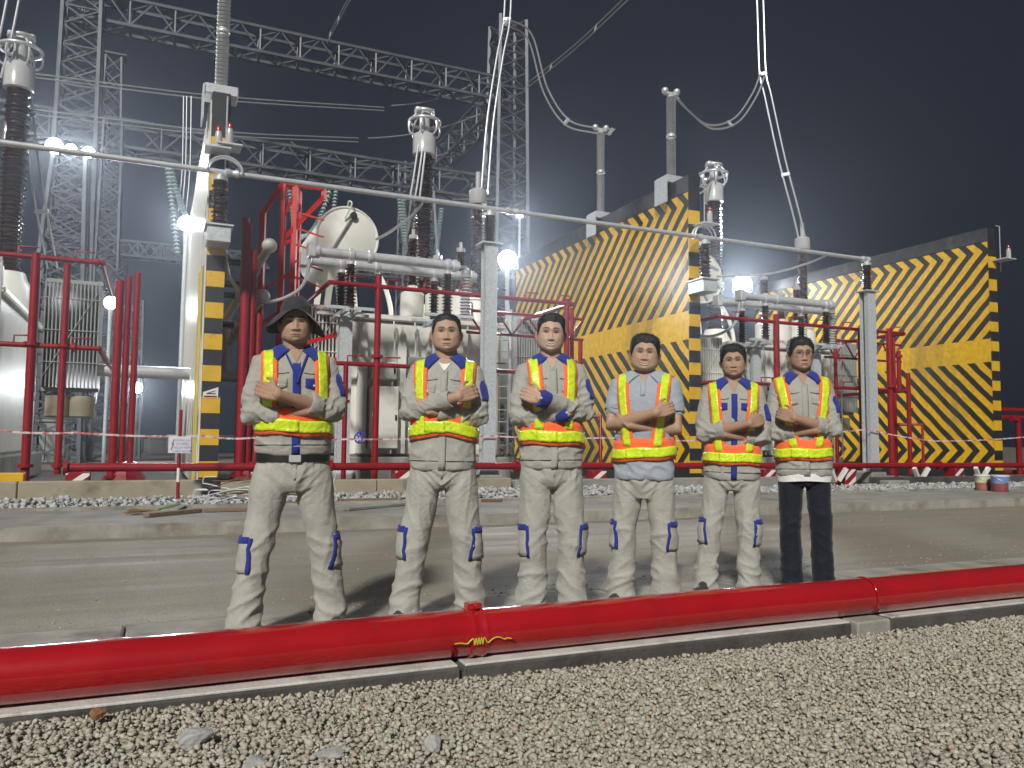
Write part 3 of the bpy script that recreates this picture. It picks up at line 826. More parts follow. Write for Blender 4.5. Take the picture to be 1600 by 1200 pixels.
red_frame(1, [(3.28, 0.2, 4.35, 0.066), (2.66, 0.2, 2.5, 0.05), (7.6, 0.2, 4.2, 0.064), (7.95, 0.2, 3.3, 0.05)], 2.3, 7.75, 'red spray pipe frame in front of the middle transformer')
red_frame(2, [(2.9, 0.2, 4.3, 0.08), (6.9, 0.2, 4.2, 0.085), (7.25, 2.5, 3.6, 0.06), (7.6, 0.2, 3.0, 0.06), (5.8, 0.2, 4.1, 0.06)], 1.0, 7.5, 'red spray pipe frame in front of the right transformer')
red_frame(0, [(8.02, 0.2, 4.15, 0.072), (8.5, 0.35, 4.0, 0.056)], 3.0, 9.05, 'red spray pipe frame at the left edge of the picture', 4.08, 2.55)
# tangle of cross pipes on the right of the middle bay
def riser(u, v, hs, label, r=0.07):
    t = thing('riser_cluster', label, 'pipes', Y3(u, v, 0), YA)
    for i, h in enumerate(hs):
        redpipe(t, [(u + 0.14 * (i % 3), v + 0.2 * (i // 3) + 0.06 * i, 0.1), (u + 0.14 * (i % 3), v + 0.2 * (i // 3) + 0.06 * i, h)], r if i else r * 1.3, 'upright',
                flanges=[((u + 0.14 * (i % 3), v + 0.2 * (i // 3) + 0.06 * i, 0.3), 'z')])
    mb = MB(); mb.lathe(Y3(u + 0.2, v + 0.2, 0.05), (0, 0, 1), [(0.42, 0), (0.42, 0.1), (0.25, 0.4), (0.2, 0.5)], 12); mb.build('base_shoe', 'red_dirty', t)
    return t
riser(-1.42, 0.35, (3.8, 3.9, 4.0, 3.6), 'cluster of thick red risers just left of the left wall', 0.055)
riser(0.72, 0.3, (5.1, 4.6, 3.4, 5.3, 4.4), 'cluster of red risers behind the man in the hat')

# tall bright red steel frame behind the hat man
def red_tower():
    v = 1.8
    A = [yard(415, 500, v)[0], yard(437, 500, v)[0], yard(452, 500, v)[0]]
    zt = yard(440, 285, v)[2]
    t = thing('red_steel_frame', 'tall bright red steel bracket frame standing beside the conservator', 'frame', Y3(A[1], v, 0), YA)
    def b(p, q, w=0.11):
        mb = MB(); mb.bar(Y3(*p), Y3(*q), w); mb.build('member', 'red_bright', t)
    b((A[1], v, 0.1), (A[1], v, zt)); b((A[2] + 0.05, v, 0.1), (A[2] + 0.05, v, zt)); b((A[0] - 0.12, v, 0.1), (A[0] - 0.12, v, zt - 0.7))
    b((A[0] - 0.12, v, zt - 0.7), (A[1], v, zt)); b((A[1], v, zt), (A[1] + 0.85, v, zt)); b((A[1] + 0.85, v, zt), (A[1] + 0.85, v, zt - 0.25), 0.09)
    b((A[1] + 0.85, v, zt - 0.2), (A[1], v, zt - 1.25), 0.09); b((A[2] + 0.05, v, zt - 0.2), (A[1], v, zt - 0.75), 0.07)
    b((A[0] - 0.12, v, zt - 1.6), (A[2] + 0.05, v, zt - 1.2), 0.07); b((A[0] - 0.12, v, zt - 2.4), (A[2] + 0.05, v, zt - 1.9), 0.07)
    b((A[2] + 0.05, v, zt - 2.6), (A[0] - 0.12, v, zt - 3.1), 0.07)
    b((A[1], v, zt - 3.6), (A[1] + 1.2, v, zt - 3.2), 0.09); b((A[1], v, zt - 3.9), (A[1] + 1.5, v, zt - 3.7), 0.09)
    for i in range(5):
        b((A[2] + 0.05, v, zt - 0.6 - i * 0.35), (A[2] + 0.65, v - 0.15, zt - 0.75 - i * 0.37), 0.035)
    b((A[1] + 0.4, v + 0.5, 0.1), (A[1] + 0.4, v + 0.5, zt)); b((A[1] + 0.4, v + 0.5, zt), (A[1], v, zt), 0.08)
red_tower()

# ================================================================== the low red rail pipe along the front
VR = -0.75
rail = thing('front_rail_pipe', 'long low red pipe running along the concrete plinth behind the workers', 'pipe', Y3(8, VR, 0.4), YA)
u_l = yard(100, 737, VR)[0]
redpipe(rail, [(u_l, VR, 0.50), (5.9, VR, 0.50)], 0.072, 'pipe_section', flanges=[((u_l + 0.02, VR, 0.50), 'u'), ((2.2, VR, 0.5), 'u')])
redpipe(rail, [(5.96, VR, 0.50), (13.0, VR, 0.48)], 0.072, 'pipe_section', flanges=[((5.93, VR, 0.5), 'u')])
redpipe(rail, [(13.05, VR, 0.48), (26.0, VR, 0.46)], 0.072, 'pipe_section', flanges=[((13.02, VR, 0.48), 'u'), ((18.2, VR, 0.47), 'u')])
FT = ['striped footing under the left end of the low red pipe', 'striped footing beside the hat man behind his elbow', 'striped footing just left of the second worker',
      'striped footing hidden behind the third worker', 'striped footing between the two right hand workers', 'striped footing right of the rightmost grey post', 'striped footing near the paint buckets']
for (px_, lab) in ((122, FT[0]), (405, FT[1]), (627, FT[2]), (930, FT[3]), (1195, FT[4]), (1320, FT[5]), (1490, FT[6])):
    uu = yard(px_, 760, VR)[0]
    pedestal(lab, uu, VR - 0.02, 0.425 if px_ < 700 else 0.40, 0.34)
for i, px_ in enumerate((1310, 1440, 1535)):                     # splayed white props under the rail at the right
    uu = yard(px_, 745, VR - 0.3)[0]
    t = thing('rail_prop', ['white splayed prop left of the paint buckets by the grey post', 'white splayed prop midway along the right chevron wall', 'white splayed prop behind the paint buckets'][i], 'prop', Y3(uu, VR - 0.3, 0), YA, 'white props under the low red pipe')
    for sg in (-1, 1):
        mb = MB(); mb.bar(Y3(uu + sg * 0.05, VR - 0.25, 0.12), Y3(uu + sg * 0.26, VR - 0.3, 0.42), 0.09); mb.build('strut', 'whitep', t)
# plinths
def plinth(px0, px1, v, z1, material, label, d=0.25):
    u0 = yard(px0, 760, v)[0]; u1 = yard(px1, 760, v)[0]
    n = max(1, int((u1 - u0) / 2.6)); L_ = (u1 - u0) / n
    t = thing('concrete_plinth', label, 'plinth', Y3((u0 + u1) / 2, v, 0), YA); WM.pop(t.name)
    for i in range(n):
        mb = MB(); mb.bevbox((-(u1 - u0) / 2 + i * L_ + 0.006, 0, -0.1), (-(u1 - u0) / 2 + (i + 1) * L_ - 0.006, d, z1), 0.015); mb.build('beam_section', material, t)
plinth(-320, 318, -1.2, 0.30, 'beige_conc', 'beige concrete plinth at the left in front of the red pipe frame')
plinth(345, 800, -1.2, 0.28, 'beige_conc', 'beige concrete plinth behind the hat man and the second worker')
plinth(805, 1250, -1.2, 0.24, 'concrete', 'grey concrete plinth behind the four right hand workers')
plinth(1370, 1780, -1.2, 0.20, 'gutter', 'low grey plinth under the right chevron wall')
# striped kerb end at the far left
mb = MB()
t = thing('striped_kerb', 'short kerb painted yellow and black at the left edge', 'kerb', Y3(-4.2, -0.85, 0), YA); WM.pop(t.name)
for i in range(8):
    mb = MB(); mb.bevbox((-1.6 + i * 0.4, 0, 0), (-1.2 + i * 0.4 - 0.004, 0.2, 0.42), 0.012); mb.build('kerb_block', 'yellow' if i % 2 else 'black', t)

# ================================================================== galvanised posts and buses
def hpost(u, v, z1, label, w=0.26, head=0.0):
    t = thing('steel_post', label, 'post', Y3(u, v, 0), YA, 'galvanised steel support posts'); WM.pop(t.name)
    mb = MB()
    h = w / 2
    mb.box((-h, -h, 0.3), (h, -h + 0.03, z1)).box((-h, h - 0.03, 0.3), (h, h, z1)).box((-0.018, -h + 0.03, 0.3), (0.018, h - 0.03, z1))
    mb.box((-h, -h + 0.031, 0.3), (-h + 0.03, -0.02, z1)).box((h - 0.03, -h + 0.031, 0.3), (h, -0.02, z1))
    mb.build('column', 'galv', t)
    mb = MB(); mb.bevbox((-h - 0.12, -h - 0.12, 0.02), (h + 0.12, h + 0.12, 0.30), 0.02); mb.build('base_block', 'concrete', t)
    mb = MB(); mb.box((-h - 0.1, -h - 0.1, 0.302), (h + 0.1, h + 0.1, 0.33)); mb.build('base_plate', 'galv', t)
    for sx in (-1, 1):
        mb = MB(); mb.add([(sx * h, -h, 0.33), (sx * (h + 0.09), -h, 0.33), (sx * h, -h, 0.62), (sx * h, -h + 0.02, 0.33), (sx * (h + 0.09), -h + 0.02, 0.33), (sx * h, -h + 0.02, 0.62)],
                          [(0, 1, 2), (5, 4, 3), (0, 3, 4, 1), (1, 4, 5, 2), (2, 5, 3, 0)]); mb.build('gusset', 'galv', t)
    mb = MB(); mb.box((-h - 0.1, -h - 0.06, z1 + 0.001), (h + 0.1, h + 0.06, z1 + 0.03)); mb.build('top_plate', 'galv', t)
    if head:
        mb = MB(); mb.box((-head, -0.09, z1 + 0.031), (head, 0.09, z1 + 0.11)); mb.build('cross_arm', 'galv', t)
    return t
VB = -0.42
pb = yard(765, 383, VB); pc = yard(1355, 457, VB)
hpost(pb[0], VB, pb[2], 'galvanised post between the second and third workers, under the high tube bus')
hpost(pc[0], VB, pc[2], 'galvanised post at right in front of the right chevron wall', 0.28)
def post_ins(base, axis, L_, label, r0=0.075, r1=0.125, n=14, m='brown_porc', capm='alu', parent=None):
    t = thing('post_insulator', label, 'insulator', base, 0, 'post insulators')
    mb = MB(); insulator(mb, base, axis, r0, r1, L_, n); mb.build('porcelain', m, t, True)
    a = Vector(axis).normalized(); base = Vector(base)
    mb = MB(); mb.lathe(base + a * (L_ + 0.001), a, [(r0 * 1.3, 0), (r0 * 1.3, 0.06), (r0 * 0.6, 0.07), (r0 * 0.6, 0.12)], 12); mb.build('end_fitting', capm, t, True)
    return t
zbus = lambda u: 5.92
# the long high tube bus over all bays
bus_l = yard(-60, 214, VB); bus_r = yard(1352, 405, VB)
def busz(u): return bus_l[2] + (bus_r[2] - bus_l[2]) * (u - bus_l[0]) / (bus_r[0] - bus_l[0])
bt = thing('tube_busbar', 'long grey tube busbar running overhead from the left edge to the right post', 'busbar', Y3(5, VB, 6), YA)
cuts = [bus_l[0], yard(362, 273, VB)[0], yard(800, 336, VB)[0], yard(1090, 374, VB)[0], bus_r[0]]
for a, b in zip(cuts[:-1], cuts[1:]):
    mb = MB(); mb.tube([Y3(a + 0.01, VB, busz(a)), Y3(b - 0.01, VB, busz(b))], 0.050, 14); mb.build('tube', 'alu', bt, True)
for uu in cuts[1:]:
    mb = MB(); mb.lathe(Y3(uu - 0.12, VB, busz(uu)), YU, [(0.052, 0), (0.075, 0.01), (0.075, 0.08), (0.06, 0.1), (0.06, 0.16), (0.075, 0.18), (0.075, 0.24), (0.052, 0.25)], 14); mb.build('clamp', 'alu', bt, True)
for px_, lab in ((352, 'left'), (1100, 'mid')):                      # expansion loops at the walls
    uu = yard(px_, 260 if px_ < 500 else 378, VB)[0]
    mb = MB()
    for k in (0, 1):
        mb.torus(Y3(uu, VB - 0.05 + 0.1 * k, busz(uu) + 0.02), YV, 0.27, 0.025, 20, 8, a0=math.pi, a1=2 * math.pi) if False else mb.tube([Y3(uu + 0.3 * math.cos(a), VB - 0.06 + 0.12 * k, busz(uu) + 0.28 * math.sin(a)) for a in np.linspace(0, math.pi, 15)], 0.022, 8)
    mb.build('expansion_loop', 'wire', bt, True)
post_ins(Y3(pb[0], VB, pb[2] + 0.035), (0, 0, 1), busz(pb[0]) - pb[2] - 0.2, 'brown insulator on the post between second and third workers', 0.09, 0.14, 10)
post_ins(Y3(pc[0], VB, pc[2] + 0.035), (0, 0, 1), busz(pc[0]) - pc[2] - 0.2, 'brown insulator on the rightmost galvanised post', 0.09, 0.14, 10)
# brackets and insulators on the wall ends
for k, lab in ((0, 'brown insulator on a bracket on the banded end of the left wall'), (1, 'brown insulator on a bracket on the end of the middle wall')):
    uu = k * BAY + WALL_T / 2
    zb = busz(uu)
    t = thing('wall_bracket', ['steel box bracket on the end of the left wall', 'steel box bracket on the end of the middle wall'][k], 'bracket', Y3(uu, VB, zb - 1.4), YA); WM.pop(t.name)
    t.location = Y3(uu, VB, zb - 1.0)
    mb = MB(); mb.bevbox((-0.2, -0.2, -0.32), (0.2, 0.385, -0.03), 0.01); mb.build('bracket_box', 'galv', t)
    mb = MB(); mb.box((-0.24, -0.24, -0.029), (0.24, 0.385, 0.0)); mb.build('plate', 'galv', t)
    post_ins(Y3(uu, VB, zb - 0.99), (0, 0, 1), 0.82, lab, 0.1, 0.15, 9)

# ---- tertiary bus: two fat horizontal tubes on short brown insulators, on two posts
def tertiary(k, labs, dv=0.0):
    b = (k - 1) * BAY
    v = 0.95
    uL = yard(540, 470, v)[0]; uR = yard(688, 485, v)[0]; zp = yard(540, 470, v)[2] - 0.25
    hpost(b + uL, v, zp - 0.12, labs[0], 0.26); hpost(b + uR, v, zp - 0.12, labs[1], 0.26)
    t = thing('bus_cross_arms', labs[2], 'steel arms', Y3(b + uL, v, zp), YA)
    for uu in (uL, uR):
        mb = MB(); mb.bar(Y3(b + uu - 0.12, v - 0.75, zp - 0.04), Y3(b + uu - 0.12, v + 0.75, zp - 0.04), 0.08, 0.09); mb.bar(Y3(b + uu + 0.12, v - 0.75, zp - 0.04), Y3(b + uu + 0.12, v + 0.75, zp - 0.04), 0.08, 0.09)
        mb.bar(Y3(b + uu - 0.5, v - 0.45, zp + 0.03), Y3(b + uu + 0.6, v - 0.45, zp + 0.03), 0.08, 0.06); mb.bar(Y3(b + uu - 0.5, v + 0.45, zp + 0.03), Y3(b + uu + 0.6, v + 0.45, zp + 0.03), 0.08, 0.06)
        mb.build('cross_arm', 'galv', t)
    for j, dv_ in enumerate((-0.45, 0.45)):
        zz = zp + 1.12
        n_ = thing('bus_tube', labs[3 + j], 'busbar', Y3(b + uL, v + dv_, zz), YA)
        a0 = (b + uL - 0.75, v + dv_, zz); a1 = (b + uR + (0.25 if j == 0 else 1.0), v + dv_, zz)
        mb = MB(); mb.tube([Y3(*a0), Y3(*a1)], 0.10, 16); mb.build('tube', 'alu', n_, True)
        for uu in (a0[0] + 0.06, (a0[0] + a1[0]) / 2 - 0.4, b + uL, b + uR, a1[0] - 0.1):
            mb = MB(); mb.lathe(Y3(uu - 0.05, v + dv_, zz), YU, [(0.102, 0), (0.135, 0.01), (0.135, 0.09), (0.102, 0.1)], 16); mb.build('clamp', 'alu', n_, True)
        mb = MB(); mb.bevbox((-0.13, -0.13, -0.14), (0.02, 0.13, 0.16), 0.02, lambda x, y, z: Y3(a0[0] + x, a0[1] + y, a0[2] + z)); mb.build('terminal', 'alu', n_)
        for i, uu in enumerate((uL, uR)):
            post_ins(Y3(b + uu, v + dv_, zp + 0.062), (0, 0, 1), 0.86, labs[5 + j * 2 + i], 0.07, 0.125, 11)
    # flexible connections
    mb = MB(); mb.tube(spline([Y3(b + uL - 0.8, v - 0.45, zp + 1.05), Y3(b + uL - 1.0, v - 0.4, zp + 0.35), Y3(b + uL - 1.7, v - 0.2, zp + 0.05), Y3(b + uL - 2.25, v, zp + 0.45), Y3(b + uL - 2.4, v, zp + 1.05)], 6), 0.035, 8)
    tag(mb.build('flexible_jumper', 'wire', None, True), labs[9], 'cable')
    post_ins(Y3(b + uR + 0.55, v - 0.1, zp + 0.06), (0, 0, 1), 1.0, labs[10], 0.09, 0.14, 13, 'grey_porc')
    mb = MB(); mb.tube([Y3(b + uR + 0.55, v - 0.1, zp + 1.2), Y3(b + uR + 0.1, v - 0.42, zp + 1.12)], 0.03, 8); tag(mb.build('bus_link', 'alu', None, True), labs[11], 'link')
tertiary(1, ['galvanised post just right of the hat man', 'galvanised post behind the head of the second worker', 'steel cross arms over the posts of the middle bay',
             'near fat tube busbar in front of the conservator drum', 'rear fat tube busbar in front of the conservator drum',
             'near brown insulator right of the hat man', 'near brown insulator above the second worker', 'rear brown insulator right of the hat man', 'rear brown insulator above the second worker',
             'grey cable loop drooping left of the conservator drum', 'grey insulator standing above the second worker', 'short link rod at the grey insulator above the second worker'])
tertiary(2, ['galvanised post behind the fifth worker in the right bay', 'galvanised post behind the head of the worker with glasses', 'steel cross arms over the posts of the right bay',
             'near fat tube busbar in the right bay', 'rear fat tube busbar in the right bay',
             'near brown insulator above the fifth worker', 'near brown insulator above the worker with glasses', 'rear brown insulator above the fifth worker', 'rear brown insulator above the worker with glasses',
             'grey cable loop beside the middle wall in the right bay', 'grey insulator right of the worker with glasses', 'short link rod in the right bay'])

# ---- slanting ball ended tubes on the right flank of the left wall
def ball_tube(p0, p1, label):
    """p0 ball end, p1 wall end: (px,py,v)"""
    a = yp(*p0); b = yp(*p1)
    t = thing('ball_ended_tube', label, 'busbar', b, YA, 'slanting tubes beside the left wall')
    mb = MB(); mb.tube([a, b], 0.085, 14); mb.build('tube', 'alu', t, True)
    mb = MB(); mb.ball(a, 0.15, 20, 14); mb.build('corona_ball', 'whitep', t, True)
    d = (b - a)
    for f in (0.3, 0.62):
        mb = MB(); mb.lathe(a + d * f, d, [(0.087, 0), (0.12, 0.01), (0.12, 0.16), (0.087, 0.17)], 14); mb.build('clamp', 'alu', t, True)
    return a, b
a1, b1 = ball_tube((421, 384, 0.9), (352, 500, 3.6), 'upper slanting tube with a white ball end beside the left wall')
a2, b2 = ball_tube((410, 463, 0.9), (350, 548, 3.6), 'lower slanting tube with a white ball end beside the left wall')
for i, (px_, py_, v) in enumerate(((384, 412, 1.2), (382, 446, 1.2), (366, 462, 2.2), (362, 508, 2.2))):
    e = yp(px_, py_, v); uw = WALL_T + 0.03
    base = Y3(uw, v, e.z)
    L_ = (e - base).dot(YU) - 0.12
    post_ins(base, YU, max(0.35, L_), ['topmost horizontal brown insulator on the left wall', 'second horizontal brown insulator on the left wall', 'third horizontal brown insulator on the left wall', 'lowest horizontal brown insulator on the left wall'][i], 0.06, 0.105, 9)
# white tube through the left wall low down
lt = thing('low_tube_busbar', 'thick grey tube passing behind the left wall at chest height', 'busbar', yp(280, 580, 3.0), YA)
a = yard(150, 578, 3.2); b = yard(402, 597, 3.2)
mb = MB(); mb.tube([Y3(a[0], 3.2, a[2]), Y3(-0.1, 3.2, a[2])], 0.13, 14); mb.build('tube', 'alu', lt, True)
mb = MB(); mb.tube([Y3(0.5, 3.2, a[2] - 0.02), Y3(b[0] + 1.0, 3.2, a[2] - 0.02)], 0.13, 14); mb.build('tube', 'alu', lt, True)
mb = MB(); mb.tube([Y3(0.62, 3.2, a[2]), Y3(0.62, 3.2, yard(352, 500, 3.2)[2])], 0.1, 12); mb.build('upright_tube', 'alu', lt, True)

# ---- arresters on the wall tops
def arrester(px_, ybase, ytop, v, label, wall_k):
    u = wall_k * BAY + WALL_T / 2
    zt = yard(px_, ytop, v)[2]
    t = thing('surge_arrester', label, 'arrester', Y3(u, v, WALL_H), YA, 'grey arresters standing on the wall tops')
    mb = MB(); mb.bevbox((-0.3, -0.24, 0.002), (0.3, 0.24, 0.2), 0.015, lambda x, y, z: Y3(u + x, v + y, WALL_H + z)); mb.box((-0.33, -0.26, -0.5), (-0.30, 0.26, 0.16), lambda x, y, z: Y3(u + x, v + y, WALL_H + z)); mb.build('saddle', 'galv', t)
    z0 = WALL_H + 0.2; L_ = zt - z0; h = L_ / 2 - 0.03
    mb = MB(); insulator(mb, Y3(u, v, z0), (0, 0, 1), 0.085, 0.125, h, 26); mb.build('lower_unit', 'grey_porc', t, True)
    mb = MB(); mb.lathe(Y3(u, v, z0 + h), (0, 0, 1), [(0.12, 0), (0.13, 0.01), (0.13, 0.05), (0.12, 0.06)], 14); mb.build('joint', 'alu', t, True)
    mb = MB(); insulator(mb, Y3(u, v, z0 + h + 0.06), (0, 0, 1), 0.085, 0.125, h, 26); mb.build('upper_unit', 'grey_porc', t, True)
    mb = MB(); mb.bevbox((-0.2, -0.06, 0), (0.2, 0.06, 0.08), 0.02, lambda x, y, z: Y3(u + x, v + y, zt + z)); mb.ball(Y3(u - 0.18, v, zt + 0.1), 0.09, 12, 8); mb.ball(Y3(u + 0.18, v, zt + 0.13), 0.09, 12, 8); mb.build('terminal', 'alu', t, True)
    return Y3(u, v, zt + 0.1)
arr1 = arrester(962, 320, 210, 4.4, 'shorter looking grey arrester, left one of two on the middle wall', 1)
arr2 = arrester(1050, 272, 150, 0.9, 'taller looking grey arrester, right one of two on the middle wall', 1)
arr0 = arrester(341, 145, -40, 0.35, 'grey ribbed arrester rising from the left wall out of the picture', 0)
# beacons, cameras and pipes on the wall ends
def beacon(u, v, z, label):
    t = thing('signal_beacon', label, 'beacon', Y3(u, v, z), YA, 'signal beacons on the wall ends'); WM.pop(t.name)
    mb = MB(); mb.lathe((0, 0, 0), (0, 0, 1), [(0.06, 0), (0.066, 0.02), (0.066, 0.2), (0.05, 0.28)], 14); mb.build('body', 'grey_porc', t, True)
    mb = MB(); mb.lathe((0, 0, 0.281), (0, 0, 1), [(0.048, 0), (0.048, 0.08), (0.03, 0.11)], 12); mb.build('lens', 'red', t, True)
    mb = MB(); mb.box((-0.22, -0.08, -0.03), (0.22, 0.38, -0.001)); mb.build('shelf', 'galv', t)
    return t
zb0 = yard(335, 235, VB)[2]
beacon(0.10, -0.38, yard(335, 215, -0.4)[2] - 0.15, 'red and white beacon on the end of the left wall, left of two'); beacon(0.29, -0.39, yard(352, 215, -0.4)[2] - 0.1, 'red and white beacon on the end of the left wall, right of two')
beacon(BAY + 0.34, -0.38, yard(1090, 345, -0.4)[2], 'red and white beacon on the end of the middle wall')
beacon(2 * BAY + 0.36, -0.38, yard(1556, 400, -0.4)[2], 'small beacon on the end of the right wall')
for k, lab in ((0, 'thin steel standpipe on the left wall end'), (1, 'thin bent standpipe at the middle wall top'), (2, 'thin bent standpipe at the right wall top')):
    u = k * BAY + (0.25 if k == 0 else 0.4); zt = WALL_H + (0.0 if k else -0.1)
    mb = MB(); mb.tube([Y3(u, -0.1, zt - 1.3), Y3(u, -0.1, zt + 0.05), Y3(u - 0.15, -0.1, zt + 0.05)] if k else [Y3(u, -0.1, zt - 1.6), Y3(u, -0.1, zt)], 0.016, 8)
    tag(mb.build('standpipe', 'alu', None, True), lab, 'pipe')
# flat warning sticker on the left wall end
t = thing('warning_sticker', 'small white and red warning sticker low on the banded end of the left wall', 'sign', Y3(0.21, -0.037, 2.0), YA); WM.pop(t.name)
zc = yard(329, 613, -0.04)[2]; t.location = Y3(yard(329, 613, -0.04)[0], -0.036, zc)
mb = MB(); mb.add([(-0.13, 0, -0.10), (0.13, 0, -0.10), (0.13, 0, 0.02), (0.13, 0, 0.10), (-0.13, 0, 0.0), (-0.13, -0.004, -0.10), (0.13, -0.004, -0.10), (0.13, -0.004, 0.02), (0.13, -0.004, 0.10), (-0.13, -0.004, 0.0)], [(4, 3, 2, 1, 0), (5, 6, 7, 8, 9), (0, 1, 6, 5), (1, 2, 7, 6), (2, 3, 8, 7), (3, 4, 9, 8), (4, 0, 5, 9)]); mb.build('plate', 'whitep', t)
mb = MB(); mb.box((-0.11, -0.006, -0.09), (0.11, -0.0045, -0.06)); mb.build('red_line', 'red', t)
mb = MB(); mb.box((-0.07, -0.006, -0.035), (0.09, -0.0045, -0.015)); mb.bar((-0.06, -0.005, -0.02), (0.08, -0.005, 0.03), 0.012, 0.012); mb.build('black_mark', 'dark', t)

# pipe trusses at the right end of the spray frames
for k, lab in ((1, 'red pipe truss right of the middle transformer behind the third worker'), (2, 'red pipe truss at the right end of the right bay')):
    b = (k - 1) * BAY; v = 1.3
    t = thing('pipe_truss', lab, 'pipe truss', Y3(b + 7.2, v, 0), YA, 'red pipe trusses')
    for zz in (3.95, 3.45): redpipe(t, [(b + 5.6, v, zz), (b + 8.6, v, zz)], 0.035)
    for i in range(8):
        u0 = b + 5.6 + i * 0.375
        redpipe(t, [(u0, v, 3.45 if i % 2 else 3.95), (u0 + 0.375, v, 3.95 if i % 2 else 3.45)], 0.024, 'brace')
    for uu in (6.0, 8.3): redpipe(t, [(b + uu, v, 0.05), (b + uu, v, 4.2)], 0.05, 'upright')
    redpipe(t, [(b + 8.3, v, 1.6), (b + 8.8, v - 0.5, 1.6), (b + 8.8, v - 0.5, 0.1)], 0.045)
# ================================================================== lattice gantries far behind
def lattice(name, label, cat, A, B, side, wA, wB, hA=None, hB=None, panels=12, cw=0.12, bw=0.07, group=None, single=False):
    """four chords from A to B with X or zigzag bracing; side = direction of the width"""
    A = Vector(A); B = Vector(B); d = (B - A).normalized()
    s = Vector(side); s = (s - d * s.dot(d)).normalized(); t_ = d.cross(s)
    hA = hA or wA; hB = hB or wB
    o = thing(name, label, cat, A if abs(d.z) > 0.5 else (A + B) / 2, 0, group)
    def P(f, a, b): return A.lerp(B, f) + s * (a * (wA + (wB - wA) * f) / 2) + t_ * (b * (hA + (hB - hA) * f) / 2)
    for a, b in ((-1, -1), (1, -1), (1, 1), (-1, 1)):
        mb = MB(); mb.bar(P(0, a, b), P(1, a, b), cw); mb.build('chord', 'galv_dim', o)
    br = MB(); cs = [(-1, -1), (1, -1), (1, 1), (-1, 1)]
    for i in range(panels):
        f0, f1 = i / panels, (i + 1) / panels
        for j in range(4):
            c0, c1 = cs[j], cs[(j + 1) % 4]
            if single:
                if (i + j) % 2: br.bar(P(f0, *c0), P(f1, *c1), bw)
                else: br.bar(P(f0, *c1), P(f1, *c0), bw)
            else:
                br.bar(P(f0, *c0), P(f1, *c1), bw); br.bar(P(f0, *c1), P(f1, *c0), bw)
            if i % 2 == 0: br.bar(P(f0, *c0), P(f0, *c1), bw)
    br.build('bracing', 'galv_dim', o)
    return o
GV = 40.0 - 0.0
def on(px, py, v): return yp(px, py, v)
VG = 33.0                                              # the main gantry line
cA = yard(122, 200, VG); cB = yard(792, 200, VG)
zU = yard(450, 78, VG)[2]; zL = yard(420, 248, VG)[2]
G = 'lattice gantry steelwork behind the transformers'
lattice('gantry_column', 'tall lattice gantry column at the left, rising out of the picture', 'gantry', Y3(cA[0], VG, 0), Y3(cA[0], VG, zU + 4), YU, 2.2, 1.75, panels=26, cw=0.2, bw=0.09, group=G)
lattice('gantry_column', 'tall lattice gantry column near the middle, above the second worker', 'gantry', Y3(cB[0], VG, 0), Y3(cB[0], VG, zU + 5), YU, 2.6, 1.9, panels=24, cw=0.2, bw=0.09, group=G)
lattice('gantry_beam', 'upper lattice beam crossing the sky at top left', 'gantry', Y3(cA[0], VG, zU), Y3(cB[0], VG, zU), Vector((0, 0, 1)), 1.5, 1.5, 1.3, 1.3, panels=22, cw=0.17, bw=0.09, group=G, single=True)
lattice('gantry_beam', 'lower lattice beam behind the busbar and the red frame', 'gantry', Y3(cA[0] - 4, VG, zL), Y3(cB[0] + 0.5, VG, zL), Vector((0, 0, 1)), 1.5, 1.5, 1.3, 1.3, panels=22, cw=0.17, bw=0.09, group=G, single=True)
lattice('gantry_beam', 'lattice beam running back from the middle gantry column', 'gantry', Y3(cB[0], VG + 1, zU), Y3(cB[0], VG + 22, zU), Vector((0, 0, 1)), 1.6, 1.6, 1.3, 1.3, panels=14, cw=0.17, bw=0.09, group=G, single=True)
lattice('gantry_column', 'faint far lattice column at the end of the beam running back', 'gantry', Y3(cB[0], VG + 22, 0), Y3(cB[0], VG + 22, zU + 2), YU, 2.2, 1.8, panels=20, cw=0.18, bw=0.09, group=G)
v2 = 30.0
c3 = yard(168, 400, v2)
lattice('lattice_mast', 'bright narrow lattice mast right of the flood tower', 'mast', Y3(c3[0], v2, 0), Y3(c3[0], v2, yard(168, 190, v2)[2]), YU, 1.25, 0.85, panels=22, cw=0.12, bw=0.065, group=G)
v3 = 44.0; c4 = yard(169, 300, v3)
lattice('lightning_mast', 'slim lattice lightning mast with a small platform at its top', 'mast', Y3(c4[0], v3, 0), Y3(c4[0], v3, yard(169, 90, v3)[2]), YU, 2.6, 0.95, panels=24, cw=0.14, bw=0.07, group=G)
mb = MB(); zt = yard(169, 88, v3)[2]; mb.box((-0.75, -0.6, 0), (0.75, 0.6, 0.12), lambda x, y, z: Y3(c4[0] + x, v3 + y, zt + z))
tag(mb.build('mast_platform', 'galv_dim'), 'small platform on the lightning mast top', 'platform')
b0 = yard(180, 388, v2); b1 = yard(420, 396, v2)
lattice('gantry_beam', 'bright low lattice beam between the narrow mast and the left wall', 'gantry', Y3(b0[0], v2, b0[2]), Y3(b1[0], v2, b0[2]), Vector((0, 0, 1)), 0.75, 0.75, panels=14, cw=0.11, bw=0.07, group=G)
v5 = 26.0; c5 = yard(205, 600, v5)
lattice('lattice_mast', 'brightly lit lattice mast low behind the red risers at left', 'mast', Y3(c5[0], v5, 0), Y3(c5[0], v5, yard(205, 470, v5)[2]), YU, 0.95, 0.75, panels=12, cw=0.1, bw=0.06, group=G)
c6 = yard(172, 600, 22.0)
